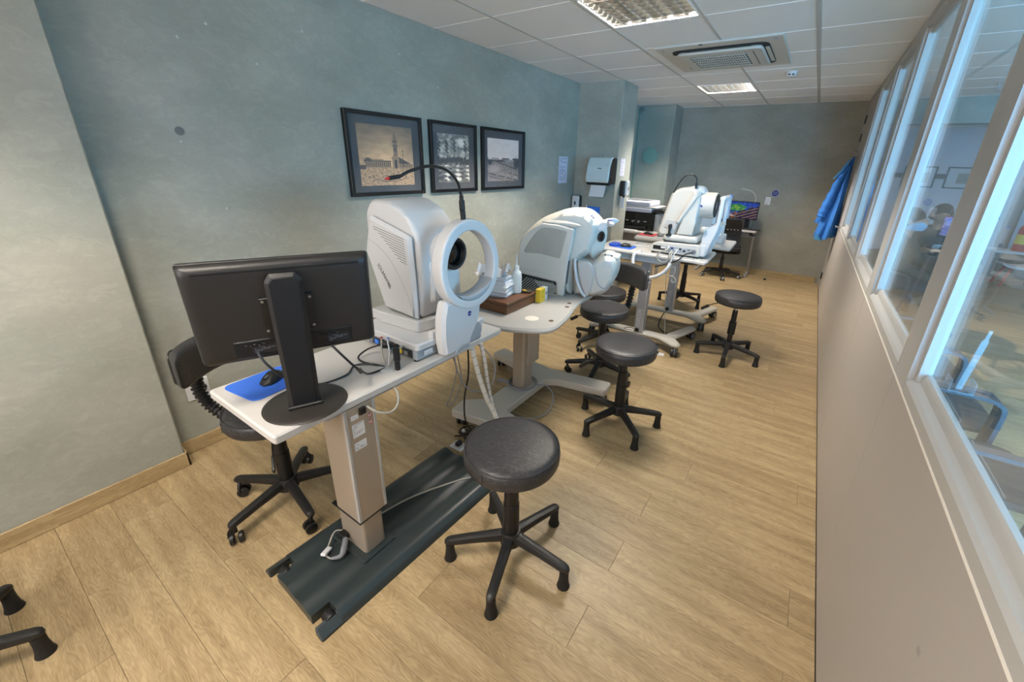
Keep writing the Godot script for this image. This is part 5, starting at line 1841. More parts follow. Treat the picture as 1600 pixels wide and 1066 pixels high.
	var small := MB.new()
	small.tube(curve([[-1.16, 0.14, -3.60], [-1.2, 0.16, -3.585], [-1.25, 0.145, -3.58], [-1.26, 0.128, -3.59], [-1.21, 0.128, -3.6], [-1.17, 0.13, -3.60]], 6), 0.003, 6)
	tag(part(self, "loop_cord", small, M.black), "small loop of thin black cord at the foot of the nearer grey column", "cord")
	for q in [[-0.895, -3.50, "white floor socket with black plugs before the nearer twin table's forked foot"]]:
		var fb := thing("floor_socket", q[2], "socket", Vector3(q[0], 0, q[1]), 0.2)
		part(fb, "plate", MB.new().box(Vector3(0, 0.002, 0), Vector3(0.13, 0.004, 0.06), 0.001), M.paper)
		part(fb, "plug", MB.new().box(Vector3(0, 0.03, 0), Vector3(0.032, 0.05, 0.034), 0.006).rod(Vector3(0, 0.05, 0), Vector3(-0.01, 0.09, -0.02), 0.007), M.black)
		part(fb, "plug", MB.new().box(Vector3(-0.06, 0.03, -0.015), Vector3(0.028, 0.05, 0.034), 0.006).rod(Vector3(-0.06, 0.05, -0.01), Vector3(-0.05, 0.09, -0.03), 0.007), M.black)
		part(fb, "plug_face", MB.new().box(Vector3(0.002, 0.045, 0.018), Vector3(0.022, 0.02, 0.004), 0.001), M.paper)
	# what stands on the farther twin table
	var rp := thing("mouse_pad", "red mouse pad on the farther twin table", "mouse pad", Vector3(-1.48, 0.90, -4.6))
	b = wb(rp)
	level(b, soft(flatz([-1.57, -4.52, -1.38, -4.52, -1.37, -4.72, -1.56, -4.72]), 0.01, 3), 0.9005, 0.904, 0.001)
	part(rp, "cloth", b, M.red_bright)
	mouse("black computer mouse with a grey flank on the red pad", Vector3(-1.47, 0.904, -4.62), deg_to_rad(10))
	var np := thing("notebook", "dark grey notebook behind the red mouse pad", "notebook", Vector3(-1.31, 0.90, -4.66), 0.3)
	part(np, "cover", MB.new().box(Vector3(0, 0.008, 0), Vector3(0.13, 0.016, 0.17), 0.003), M.greyrub)
	part(np, "pages", MB.new().box(Vector3(0.002, 0.008, 0), Vector3(0.132, 0.01, 0.166), 0.001), M.paper)
	var f := thing("eye_tester", "white eye testing unit on the farther twin table, mostly hidden", "eye tester", Vector3(-0.82, 0.90, -4.68))
	part(f, "base", MB.new().box(Vector3(0, 0.04, 0), Vector3(0.28, 0.08, 0.28), 0.01), M.white)
	part(f, "body", MB.new().prism(soft([-0.14, 0.08, 0.03, 0.08, 0.05, 0.36, -0.09, 0.38], 0.03, 4), -0.12, 0.12, 0.02), M.white)
	part(f, "screen_panel", MB.new().box(Vector3(0.12, 0.36, 0.03), Vector3(0.03, 0.22, 0.2), 0.006), M.paper_lilac)
	part(f, "screen_band", MB.new().box(Vector3(0.12, 0.475, 0.03), Vector3(0.034, 0.02, 0.204), 0.004), M.blue_box)
	part(f, "arm", MB.new().rod(Vector3(0.12, 0.08, 0.03), Vector3(0.12, 0.26, 0.03), 0.012), M.white)

func camera_unit() -> void:
	var o := thing("fundus_camera", "white eye camera with a big barrel and slanted chin posts, on the nearer twin table", "eye camera", Vector3(-0.9, 0.90, -3.8))
	var b := wb(o)
	b.prism(soft([-1.125, 0.915, -0.70, 0.915, -0.70, 1.0, -0.72, 1.015, -1.06, 1.005, -1.11, 0.985], 0.01, 3), -4.02, -3.635, 0.006)
	part(o, "base_box", b, M.white_warm)
	for q in [[-1.1, -3.66], [-0.73, -3.66], [-1.1, -4.0], [-0.73, -4.0]]:
		b = wb(o)
		b.rod(Vector3(q[0], 0.90, q[1]), Vector3(q[0], 0.917, q[1]), 0.014, 12)
		part(o, "foot", b, M.black)
	b = wb(o)
	b.bx(-1.10, -0.99, 0.938, 0.972, -3.64, -3.632, 0.001)
	part(o, "dark_bay", b, M.slot_dark)
	b = wb(o)
	b.bx(-0.985, -0.73, 0.932, 0.978, -3.64, -3.6325, 0.001)
	var pp := part(o, "port_plate", b, M.greyp)
	b = wb(o)
	b.bx(-1.03, -0.985, 0.95, 0.97, -3.64, -3.6315, 0.001)
	part(o, "bay_label", b, M.paper)
	for k in 6:
		b = wb(o)
		b.bx(-0.975 + 0.035 * k, -0.955 + 0.035 * k, 0.945 + 0.012 * (k % 2), 0.96 + 0.012 * (k % 2), -3.636, -3.628, 0.001)
		part(pp, "port", b, [M.teal, M.blue_dark, M.paper, M.slot, M.slot_dark, M.greyrub][k])
	b = wb(o)
	b.rod(Vector3(-0.743, 0.955, -3.636), Vector3(-0.743, 0.955, -3.62), 0.018, 16)
	part(pp, "round_socket", b, M.greyrub)
	# sliding carriage
	b = wb(o)
	level(b, soft(flatz([-1.03, -3.65, -0.735, -3.66, -0.735, -3.98, -1.03, -3.96]), 0.04, 5), 1.02, 1.075, 0.014)
	part(o, "carriage", b, M.white_warm, 50.0)
	b = wb(o)
	level(b, soft(flatz([-1.02, -3.66, -0.745, -3.672, -0.745, -3.97, -1.02, -3.95]), 0.03, 4), 1.012, 1.022, 0.0)
	part(o, "carriage_gap", b, M.slot)
	b = wb(o)
	b.lathe(p2([0, 0]), 3)
	b.xf = b.xf * Transform3D(Basis.IDENTITY, Vector3(-0.985, 1.06, -3.672))
	b.lathe(p2([0.03, 0, 0.03, 0.012, 0.011, 0.02, 0.011, 0.07, 0.016, 0.075, 0.017, 0.095, 0.009, 0.105, 0, 0.105]), 16)
	part(o, "joystick", b, M.black)
	# slanted body with a brace, round shoulders
	b = wb(o)
	b.prism(soft([-1.10, 1.08, -1.065, 1.05, -0.94, 1.07, -0.905, 1.20, -0.80, 1.38, -0.775, 1.44, -0.86, 1.475, -0.94, 1.475, -1.02, 1.425], 0.03, 4), -3.94, -3.69, 0.018)
	part(o, "body", b, M.white_warm, 50.0)
	b = wb(o)
	b.prism(soft([-1.045, 1.13, -0.945, 1.11, -0.93, 1.19, -1.02, 1.20], 0.01, 2), -3.692, -3.686, 0.002)
	part(o, "hatch", b, M.offwhite)
	b = wb(o)
	b.prism(soft([-0.93, 1.075, -0.79, 1.075, -0.775, 1.22, -0.77, 1.40, -0.80, 1.43, -0.90, 1.22], 0.02, 4), -3.92, -3.675, 0.012)
	part(o, "neck", b, M.white_warm, 50.0)
	b = wb(o)
	b.prism(soft([-0.945, 1.18, -0.915, 1.17, -0.785, 1.41, -0.80, 1.445, -0.83, 1.44], 0.01, 3), -3.95, -3.66, 0.01)
	part(o, "brace", b, M.white_warm, 50.0)
	b = wb(o)
	b.prism(curve2([-0.95, 1.44, -0.90, 1.475, -0.83, 1.49, -0.785, 1.475, -0.76, 1.43, -0.84, 1.42], 5), -3.91, -3.72, 0.025)
	part(o, "dome", b, M.white, 60.0)
	b = MB.new()
	b.xf = gx(o).affine_inverse() * Transform3D(Basis(Vector3.FORWARD, PI / 2), Vector3(-0.80, 1.335, -3.80))
	b.lathe(p2([0, 0, 0.10, 0.0, 0.107, 0.008, 0.107, 0.128, 0.102, 0.138, 0.07, 0.14, 0, 0.135]), 40)
	part(o, "barrel", b, M.white_warm)
	b = MB.new()
	b.xf = gx(o).affine_inverse() * Transform3D(Basis(Vector3.FORWARD, PI / 2), Vector3(-0.80, 1.335, -3.80))
	b.lathe(p2([0.035, 0.136, 0.096, 0.138, 0.097, 0.144, 0.06, 0.15, 0.035, 0.142]), 36)
	part(o, "barrel_rim", b, M.black)
	b = MB.new()
	b.xf = gx(o).affine_inverse() * Transform3D(Basis(Vector3.FORWARD, PI / 2), Vector3(-0.80, 1.335, -3.80))
	b.lathe(p2([0.1075, -0.001, 0.1085, 0.0, 0.1075, 0.003]), 36)
	part(o, "barrel_seam", b, M.slot)
	b = wb(o)
	b.prism(p2([-0.785, 1.33, -0.765, 1.343, -0.755, 1.34, -0.745, 1.332, -0.755, 1.324, -0.765, 1.32, -0.758, 1.332]), -3.694, -3.6915, 0.0)
	part(o, "emblem", b, M.logo)
	# chin posts
	for z in [-3.675, -3.925]:
		b = wb(o)
		var q := b.xf
		b.prism(soft([-0.71, 0.925, -0.66, 0.925, -0.60, 1.12, -0.585, 1.2, -0.578, 1.405, -0.606, 1.415, -0.61, 1.38, -0.612, 1.2, -0.665, 1.17, -0.70, 1.165, -0.70, 1.145], 0.01, 3), z - 0.018, z + 0.018, 0.006)
		part(o, "chin_post", b, M.white, 40.0)
	b = wb(o)
	b.prism(soft([-0.615, 1.39, -0.578, 1.39, -0.572, 1.415, -0.60, 1.425, -0.62, 1.41], 0.006, 2), -3.94, -3.66, 0.006)
	part(o, "brow_bar", b, M.white)
	b = wb(o)
	b.bx(-0.64, -0.565, 1.178, 1.198, -3.86, -3.70, 0.008)
	part(o, "chin_cup", b, M.white_warm)
	b = MB.new()
	b.xf = gx(o).affine_inverse() * Transform3D(Basis(Vector3.RIGHT, PI / 2), Vector3(-0.70, 1.145, -3.66))
	b.lathe(p2([0, -0.02, 0.022, -0.018, 0.027, -0.005, 0.027, 0.012, 0.02, 0.022, 0, 0.024]), 20)
	part(o, "height_knob", b, M.cream, 60.0)
	b = wb(o)
	b.bx(-0.71, -0.655, 0.92, 1.02, -3.95, -3.65, 0.008)
	part(o, "post_foot", b, M.white)
	b = wb(o)
	b.tube(curve([[-1.005, 1.425, -3.70], [-0.985, 1.475, -3.70], [-0.945, 1.545, -3.70], [-0.905, 1.575, -3.70], [-0.855, 1.572, -3.70], [-0.83, 1.54, -3.705], [-0.828, 1.49, -3.71]], 8), 0.0055, 8)
	part(o, "goose_neck", b, M.black)
	b = wb(o)
	b.rod(Vector3(-0.828, 1.47, -3.71), Vector3(-0.828, 1.515, -3.708), 0.0095, 12)
	part(o, "goose_socket", b, M.black)

func tri_fill(im: Image, a: Vector2, b: Vector2, c: Vector2, col: Color) -> void:
	var y0 := int(floor(minf(a.y, minf(b.y, c.y))))
	var y1 := int(ceil(maxf(a.y, maxf(b.y, c.y))))
	for y in range(maxi(y0, 0), mini(y1 + 1, im.get_height())):
		var xs := []
		for e in [[a, b], [b, c], [c, a]]:
			var p: Vector2 = e[0]
			var q: Vector2 = e[1]
			if (p.y <= y and q.y > y) or (q.y <= y and p.y > y):
				xs.append(p.x + (y - p.y) / (q.y - p.y) * (q.x - p.x))
		if xs.size() == 2:
			var l := int(minf(xs[0], xs[1]))
			var r := int(maxf(xs[0], xs[1]))
			im.fill_rect(Rect2i(l, y, maxi(1, r - l + 1), 1), col)

func blot(im: Image, cx: float, cy: float, rx: float, ry: float, col: Color, n: FastNoiseLite, rough := 0.5) -> void:
	for y in range(maxi(0, int(cy - ry * 1.5)), mini(im.get_height(), int(cy + ry * 1.5) + 1)):
		for x in range(maxi(0, int(cx - rx * 1.5)), mini(im.get_width(), int(cx + rx * 1.5) + 1)):
			var d := Vector2((x - cx) / rx, (y - cy) / ry).length() + n.get_noise_2d(x * 7.0, y * 7.0) * rough
			if d < 1.0: im.set_pixel(x, y, col.lerp(im.get_pixel(x, y), clampf((d - 0.75) * 3.0, 0.0, 0.6)))

func old_photo(kind: int) -> Image:
	var W := 288
	var H := 256
	var im := Image.create(W, H, false, Image.FORMAT_RGB8)
	var n := FastNoiseLite.new()
	n.frequency = 0.02
	n.seed = kind
	var light: Color = [Color(1.0, 0.79, 0.57), Color(0.95, 0.9, 0.82), Color(1.0, 0.9, 0.85)][kind]
	var dark: Color = [Color(0.12, 0.08, 0.05), Color(0.04, 0.035, 0.03), Color(0.10, 0.07, 0.05)][kind]
	for y in H:
		for x in W:
			var v: float
			var ns := n.get_noise_2d(x * 0.7, y * 1.6)
			if kind == 0: v = 0.7 + 0.3 * y / 150.0 + ns * 0.12 - 0.45 * Vector2(x / float(W) - 0.5, y / float(H) - 0.5).length()
			elif kind == 1: v = 0.52 + ns * 0.5 + 0.25 * clampf(y / 150.0, 0, 1)
			else: v = 0.92 + ns * 0.04
			var hor: float = [176.0, 140.0, 122.0][kind]
			if y > hor:
				v = [0.72, 0.5, 0.45][kind] + 0.42 * n.get_noise_2d(x * 3.0, y * 9.0) + 0.2 * n.get_noise_2d(x * 14.0, y * 20.0)
			im.set_pixel(x, y, dark.lerp(light, clampf(v, 0.02, 1.0)))
	var mid := dark.lerp(light, 0.22)
	var pale := dark.lerp(light, 0.6)
	if kind == 0:
		blot(im, 42, 150, 22, 14, mid, n)
		im.fill_rect(Rect2i(28, 152, 132, 26), pale)
		im.fill_rect(Rect2i(24, 148, 138, 5), mid)
		im.fill_rect(Rect2i(60, 142, 60, 7), pale)
		for k in 13: im.fill_rect(Rect2i(32 + k * 10, 156, 4, 19), dark.lerp(light, 0.18))
		im.fill_rect(Rect2i(0, 168, 30, 18), mid)
		im.fill_rect(Rect2i(168, 138, 38, 42), pale)
		tri_fill(im, Vector2(162, 140), Vector2(212, 140), Vector2(187, 112), pale)
		im.fill_rect(Rect2i(178, 66, 22, 60), dark.lerp(light, 0.5))
		im.fill_rect(Rect2i(175, 80, 28, 4), mid)
		im.fill_rect(Rect2i(175, 62, 28, 5), mid)
		tri_fill(im, Vector2(178, 62), Vector2(200, 62), Vector2(189, 12), dark.lerp(light, 0.45))
		for k in 2: im.fill_rect(Rect2i(182 + k * 9, 88, 4, 18), dark)
		im.fill_rect(Rect2i(181, 150, 12, 30), dark)
		blot(im, 187, 150, 7, 9, dark, n, 0.0)
		tri_fill(im, Vector2(206, 130), Vector2(286, 166), Vector2(206, 166), mid)
		im.fill_rect(Rect2i(206, 160, 80, 22), pale)
		for k in 6: im.fill_rect(Rect2i(212 + k * 12, 162, 4, 14), dark.lerp(light, 0.2))
		im.fill_rect(Rect2i(228, 96, 2, 80), dark)
		im.fill_rect(Rect2i(222, 104, 14, 2), dark)
		for k in 60: blot(im, (k * 83) % 288, 190 + (k * 37) % 60, 5 + k % 7, 2 + k % 2, dark.lerp(light, 0.4 + 0.3 * (k % 2)), n, 0.8)
		for t in 70:
			var a := t / 69.0 * PI
			blot(im, 150 - 90 * cos(a), 214 + 24 * sin(a), 3, 1.6, mid, n, 0.0)
	elif kind == 1:
		blot(im, 215, 40, 40, 26, light, n, 0.9)
		blot(im, 150, 90, 60, 22, pale, n, 0.9)
		for k in 34: blot(im, (k * 61) % 288, 128 + (k * 17) % 22, 16, 14, dark, n, 0.9)
		for tx in [8, 78, 146, 250]:
			for j in 9: blot(im, tx + (j % 3 - 1) * 8, 24 + j * 7 + tx % 20, 9, 4, dark, n, 1.0)
			im.fill_rect(Rect2i(tx, 30, 3, 112), dark)
		for k in 46:
			var yy := 158.0 + (k % 12) * 8.0
			blot(im, (k * 67) % 300, yy, 10 + (yy - 150) * 0.28, 3 + (yy - 150) * 0.09, [dark.lerp(light, 0.12), light, dark.lerp(light, 0.3)][k % 3], n, 0.35)
	else:
		for k in 60: blot(im, (k * 47) % 288, 118 + (k * 13) % 26, 8, 5, [dark, mid, pale][k % 3], n, 0.9)
		blot(im, 60, 180, 56, 26, pale, n, 0.6)
		for t in 40: blot(im, 50 + t * 5.2, 128 + t * 1.3, 5, 3.2, dark, n, 0.6)
		blot(im, 268, 148, 30, 38, dark, n, 0.9)
		blot(im, 20, 140, 22, 16, dark, n, 0.9)
		for t in 12: im.fill_rect(Rect2i(40 + t * 18, 200 - t * 3, 2, 14), dark)
		for k in 50: blot(im, (k * 71) % 288, 205 + (k * 29) % 50, 12, 3, [dark, mid, pale][k % 3], n, 0.8)
	return im

func framed(label: String, z0: float, z1: float, y0: float, y1: float, kind: int) -> void:
	var o := thing("framed_photo", label, "picture", Vector3(WL, (y0 + y1) / 2, (z0 + z1) / 2), 0.0, "")
	var w := absf(z1 - z0)
	var h := y1 - y0
	var f := 0.026
	var b := MB.new()
	for s in [-1, 1]:
		b.box(Vector3(0.016, 0, s * (w / 2 - f / 2)), Vector3(0.032, h, f), 0.002)
		b.box(Vector3(0.016, s * (h / 2 - f / 2), 0), Vector3(0.032, f, w - 2 * f), 0.002)
	part(o, "frame", b, M.frame_black)
	part(o, "mount", MB.new().box(Vector3(0.008, 0, 0), Vector3(0.004, h - f, w - f), 0.0), M.mount)
	card(o, "print", o.position + Vector3(0.0105, -0.005, 0), Vector3(0, 0, -(w - 2 * f - 0.13)), Vector3(0, h - 2 * f - 0.13 * (0.75 if kind == 0 else 0.9), 0), printed(old_photo(kind), 0.6))
	part(o, "pane", MB.new().box(Vector3(0.017, 0, 0), Vector3(0.002, h - 2 * f, w - 2 * f), 0.0), M.glass_photo)

func soap(label: String, at: Vector3, turn: float, white_front: bool) -> void:
	var o := thing("soap_dispenser", label, "soap dispenser", at, turn)
	part(o, "back_case", MB.new().box(Vector3(0, 0, 0.035), Vector3(0.105, 0.19, 0.07), 0.012), M.black)
	part(o, "front_cover", MB.new().prism(soft([-0.05, -0.09, 0.05, -0.09, 0.05, 0.095, -0.05, 0.095], 0.02, 4), 0.066, 0.1, 0.012), M.white)
	part(o, "sight_window", MB.new().prism(soft([0.0, -0.03, 0.012, -0.012, 0.012, 0.014, 0.0, 0.03, -0.012, 0.014, -0.012, -0.012], 0.004, 2), 0.099, 0.1015, 0.0005), M.slot)
	part(o, "nozzle", MB.new().box(Vector3(0, -0.1, 0.05), Vector3(0.03, 0.025, 0.03), 0.005), M.black)
	part(o, "cover_seam", MB.new().box(Vector3(0, 0.055, 0.1005), Vector3(0.09, 0.002, 0.001), 0.0), M.greyp)

func wall_things() -> void:
	framed("largest framed old sepia photo, a church with a pointed spire, leftmost on the cement wall", -1.739, -2.394, 1.367, 1.924, 0)
	framed("framed old grey photo of tall trees over a lily pond, middle of three", -2.478, -3.037, 1.367, 1.924, 1)
	framed("framed old photo of a river and town under a pale pinkish sky, last of three", -3.115, -3.80, 1.366, 1.926, 2)
	var pa := thing("wall_notice", "printed white notice sheet on the cement wall near the paper towel dispenser", "notice", Vector3(WL, 1.557, -4.68))
	part(pa, "sheet", MB.new().box(Vector3(0.001, 0, 0), Vector3(0.0016, 0.315, 0.22), 0.0), M.paper_lilac)
	card(pa, "print", pa.position + Vector3(0.0021, 0, 0), Vector3(0, 0, -0.2), Vector3(0, 0.29, 0), label_mat("l_note", 31, 14, Color(0.8, 0.8, 0.86), Color(0.35, 0.37, 0.5), 96, 144))
	var pb := thing("wall_notice", "narrow printed notice sheet on the pillar's side above the black soap dispenser", "notice", Vector3(-2.09, 1.61, -5.18))
	part(pb, "sheet", MB.new().box(Vector3(0.001, 0, 0), Vector3(0.0016, 0.21, 0.15), 0.0), M.paper_lilac)
	card(pb, "print", pb.position + Vector3(0.0021, 0, 0), Vector3(0, 0, -0.13), Vector3(0, 0.19, 0), label_mat("l_note2", 32, 9, Color(0.8, 0.79, 0.83), Color(0.6, 0.6, 0.66), 96, 96))
	# paper towel dispenser
	var d := thing("towel_dispenser", "white and black paper towel dispenser on the pillar, one towel hanging out", "towel dispenser", Vector3(-2.245, 1.56, -5.0))
	var side := soft([0.0, -0.15, 0.2, -0.155, 0.212, -0.1, 0.19, 0.05, 0.14, 0.145, 0.1, 0.155, 0.0, 0.155], 0.03, 4)   # (out from the wall, up)
	var x0 := -0.155
	var b := MB.new()
	b.xf = Transform3D(Basis(Vector3(0, 0, 1), Vector3(0, 1, 0), Vector3(-1, 0, 0)), Vector3.ZERO)
	b.prism(side, -0.155, 0.155, 0.006)
	part(d, "case", b, M.black)
	var fr := soft([0.155, -0.13, 0.21, -0.135, 0.222, -0.09, 0.2, 0.055, 0.15, 0.152, 0.1, 0.163, 0.08, 0.150, 0.13, 0.1], 0.012, 3)
	b = MB.new()
	b.xf = Transform3D(Basis(Vector3(0, 0, 1), Vector3(0, 1, 0), Vector3(-1, 0, 0)), Vector3.ZERO)
	b.prism(fr, -0.15, 0.157, 0.01)
	part(d, "front_cover", b, M.cover)
	part(d, "brand_mark", MB.new().box(Vector3(0.02, 0.03, 0.2085), Vector3(0.055, 0.008, 0.004), 0.001), M.slot)
	part(d, "lock", MB.new().box(Vector3(0.03, 0.163, 0.1), Vector3(0.01, 0.012, 0.01), 0.002), M.white)
	part(d, "cutter_bar", MB.new().box(Vector3(0, -0.155, 0.16), Vector3(0.29, 0.02, 0.06), 0.004), M.black_soft)
	part(d, "side_wheel", MB.new().rod(Vector3(0.15, -0.09, 0.13), Vector3(0.162, -0.09, 0.13), 0.03, 18), M.black_soft)
	b = MB.new()
	var rings := []
	for k in 7:
		var u := k / 6.0
		var ring := PackedVector3Array()
		for q in [[-0.10, 0.0], [0.0, 0.006], [0.10, 0.0], [0.10, -0.0015], [0.0, 0.0045], [-0.10, -0.0015]]:
			ring.append(Vector3(q[0] - 0.012 * u, -0.158 - 0.145 * u, 0.165 + q[1] + 0.025 * u * u + 0.008 * sin(q[0] * 30.0) * u))
		rings.append(ring)
	b.loft(rings)
	part(d, "towel", b, M.paper)
	soap("white fronted soap dispenser in the corner beside the pillar, below the notice sheet", Vector3(-2.59, 1.15, -5.0), 0.0, true)
	soap("soap dispenser seen from its black side, beneath the narrow notice", Vector3(-2.09, 1.355, -5.2), PI / 2, false)
	var sp := thing("wall_card", "small white card strip hanging on the pillar edge below the black soap dispenser", "card", Vector3(-2.09, 1.17, -5.22))
	part(sp, "strip", MB.new().box(Vector3(0.03, 0, 0), Vector3(0.045, 0.13, 0.006), 0.001), M.paper)
	part(sp, "hook", MB.new().box(Vector3(0.015, 0.06, 0), Vector3(0.03, 0.012, 0.012), 0.002), M.white)
	var bb := thing("glove_box", "plain blue plastic holder on the pillar below the towel dispenser", "holder", Vector3(-2.355, 1.03, -5.0))
	part(bb, "back", MB.new().prism(soft([-0.085, -0.13, 0.075, -0.13, 0.085, 0.085, -0.08, 0.088], 0.012, 3), 0.0, 0.05, 0.006), M.blue_box)
	part(bb, "lip", MB.new().box(Vector3(0, -0.1, 0.065), Vector3(0.155, 0.06, 0.04), 0.006), M.blue_box)
	part(bb, "white_clip", MB.new().box(Vector3(-0.095, 0.06, 0.03), Vector3(0.012, 0.09, 0.02), 0.003), M.paper)
	# socket by the near desk
	var so := thing("wall_socket", "white wall socket with a black plug, low on the cement wall behind the near desk", "socket", Vector3(WL, 0.37, -0.645))
	part(so, "plate", MB.new().box(Vector3(0.004, 0, 0), Vector3(0.008, 0.12, 0.11), 0.003), M.paper)
	part(so, "plug", MB.new().rod(Vector3(0.006, 0.02, -0.01), Vector3(0.05, 0.02, -0.01), 0.022, 16), M.black)
	part(so, "print", MB.new().box(Vector3(0.0083, -0.035, 0.0), Vector3(0.0006, 0.008, 0.05), 0.0), M.slot)
	var sw := thing("light_switch", "white switch plate on the end wall beside the round blue sticker", "switch", Vector3(-0.575, 1.18, WE))
	part(sw, "plate", MB.new().box(Vector3(0, 0, 0.004), Vector3(0.075, 0.118, 0.008), 0.003), M.paper)
	part(sw, "rocker", MB.new().box(Vector3(0, 0.005, 0.009), Vector3(0.04, 0.06, 0.005), 0.002), M.white)
	part(sw, "print", MB.new().box(Vector3(-0.006, -0.042, 0.0083), Vector3(0.03, 0.006, 0.0006), 0.0), M.slot_soft)
	var st := thing("wall_sticker", "round dark blue speech-bubble sticker with white script on the end wall", "sticker", Vector3(-0.495, 1.3, WE))
	b = MB.new()
	var disc := PackedVector2Array()
	for k in 36:
		var a := TAU * k / 36
		var r := 0.052
		if k == 22: r = 0.068
		disc.append(Vector2(cos(a), sin(a)) * r)
	b.prism(disc, 0.0, 0.0018, 0.0003)
	part(st, "edge", b, M.paper_lilac)
	b = MB.new()
	for k in disc.size(): disc[k] *= 0.92
	b.prism(disc, 0.0018, 0.0026, 0.0002)
	part(st, "disc", b, M.blue_dark)
	for k in 2:
		b = MB.new()
		b.tube(curve([Vector3(-0.03, 0.012 - 0.026 * k, 0.003), Vector3(-0.015, 0.018 - 0.026 * k, 0.003), Vector3(0, 0.010 - 0.026 * k, 0.003), Vector3(0.015, 0.018 - 0.026 * k, 0.003), Vector3(0.03, 0.012 - 0.026 * k, 0.003)], 4), 0.002, 5)
		part(st, "script", b, M.paper_lilac)
	# glass leaf hinged on the long wall, folded flat before the far return
	var g := struct("door_2", MB.new().bx(WL + 0.015, -2.08, 0.02, 2.53, -7.105, -7.095, 0.0), M.glass_green)
	part(g, "pane_edge", MB.new().bx(WL + 0.006, WL + 0.018, 0.02, 2.53, -7.108, -7.092, 0.0), M.glass_edge)
	part(g, "pivot", MB.new().box(Vector3(WL + 0.06, 2.49, -7.1), Vector3(0.06, 0.07, 0.03), 0.004), M.steel)
	b = MB.new()
	b.xf = Transform3D(Basis(Vector3.RIGHT, PI / 2), Vector3(-2.395, 1.80, -7.088))
	b.lathe(p2([0, 0, 0.125, 0, 0.125, 0.001, 0, 0.001]), 40)
	part(g, "frosted_disc", b, M.frost)
	coat()

func coat() -> void:
	var o := thing("work_coat", "bright blue work coat hanging from a hook on the far door", "coat", Vector3(0.33, 0, -6.78))
	var b := MB.new()
	# folds: outlines seen from above, from the loop at the top down to the hem
	var rr := RandomNumberGenerator.new()
	rr.seed = 4
	var rings := []
	for k in 22:
		var u := k / 21.0
		var y := lerpf(1.83, 0.83, u)
		var w := lerpf(0.03, 0.2, pow(u, 0.7))
		var out := lerpf(0.02, 0.215, pow(u, 0.85))
		var ring := PackedVector3Array()
		for i in 40:
			var a := TAU * i / 40.0
			var fold := 1.0 + (0.16 * sin(a * 5.0 + u * 2.0) + 0.08 * sin(a * 9.0 - u * 5.0)) * smoothstep(0.05, 0.5, u)
			var hem := 0.035 * sin(a * 3.0) * smoothstep(0.8, 1.0, u)
			ring.append(Vector3(-out * 0.5 + cos(a) * out * 0.5 * fold + 0.015, y + hem, sin(a) * w * fold * 0.8))
		rings.append(ring)
	b.loft(rings)
	part(o, "coat_body", b, M.coat, 70.0)
	for s in [[0.10, 0.03, 1.0], [-0.10, 0.05, 0.9]]:
		b = MB.new()
		var pts := curve([[-0.03, 1.72, s[0] * 0.4], [-0.09, 1.55, s[0] * 0.7], [-0.13, 1.35, s[0]], [-0.165, 1.18, s[0] * 1.05], [-0.18, 1.05 * s[2] + 0.03, s[0] * 1.0]], 6)
		var rad := PackedFloat32Array()
		for i in pts.size(): rad.append(0.03 + 0.02 * float(i) / pts.size() + 0.006 * sin(i * 1.7))
		b.tube(pts, 0.04, 12, false, rad)
		part(o, "sleeve", b, M.coat, 70.0)
	b = MB.new()
	b.loft([pv([[-0.02, 1.80, 0.09], [-0.03, 1.80, -0.09], [-0.045, 1.79, -0.09], [-0.035, 1.79, 0.09]]), pv([[-0.08, 1.66, 0.1], [-0.09, 1.66, -0.1], [-0.105, 1.655, -0.1], [-0.095, 1.655, 0.1]]), pv([[-0.14, 1.56, 0.08], [-0.15, 1.56, -0.08], [-0.16, 1.555, -0.08], [-0.15, 1.555, 0.08]])])
	part(o, "collar_flap", b, M.coat_light)
	b = MB.new()
	b.prism(soft([-0.2, 0.78, -0.10, 0.765, -0.06, 0.96, -0.15, 1.0], 0.01, 2), 0.07, 0.085, 0.003)
	part(o, "lining_tail", b, M.coat_light)
	var h := thing("coat_hook", "small steel hook on the far door, holding the blue coat", "hook", Vector3(0.366, 1.87, -6.78))
	part(h, "plate", MB.new().box(Vector3(-0.002, 0, 0), Vector3(0.006, 0.05, 0.03), 0.002), M.steel)
	part(h, "arm", MB.new().tube(curve([[0, 0.01, 0], [-0.03, 0.005, 0], [-0.045, -0.015, 0], [-0.045, 0.0, 0], [-0.05, 0.02, 0]], 5), 0.005, 8), M.steel)

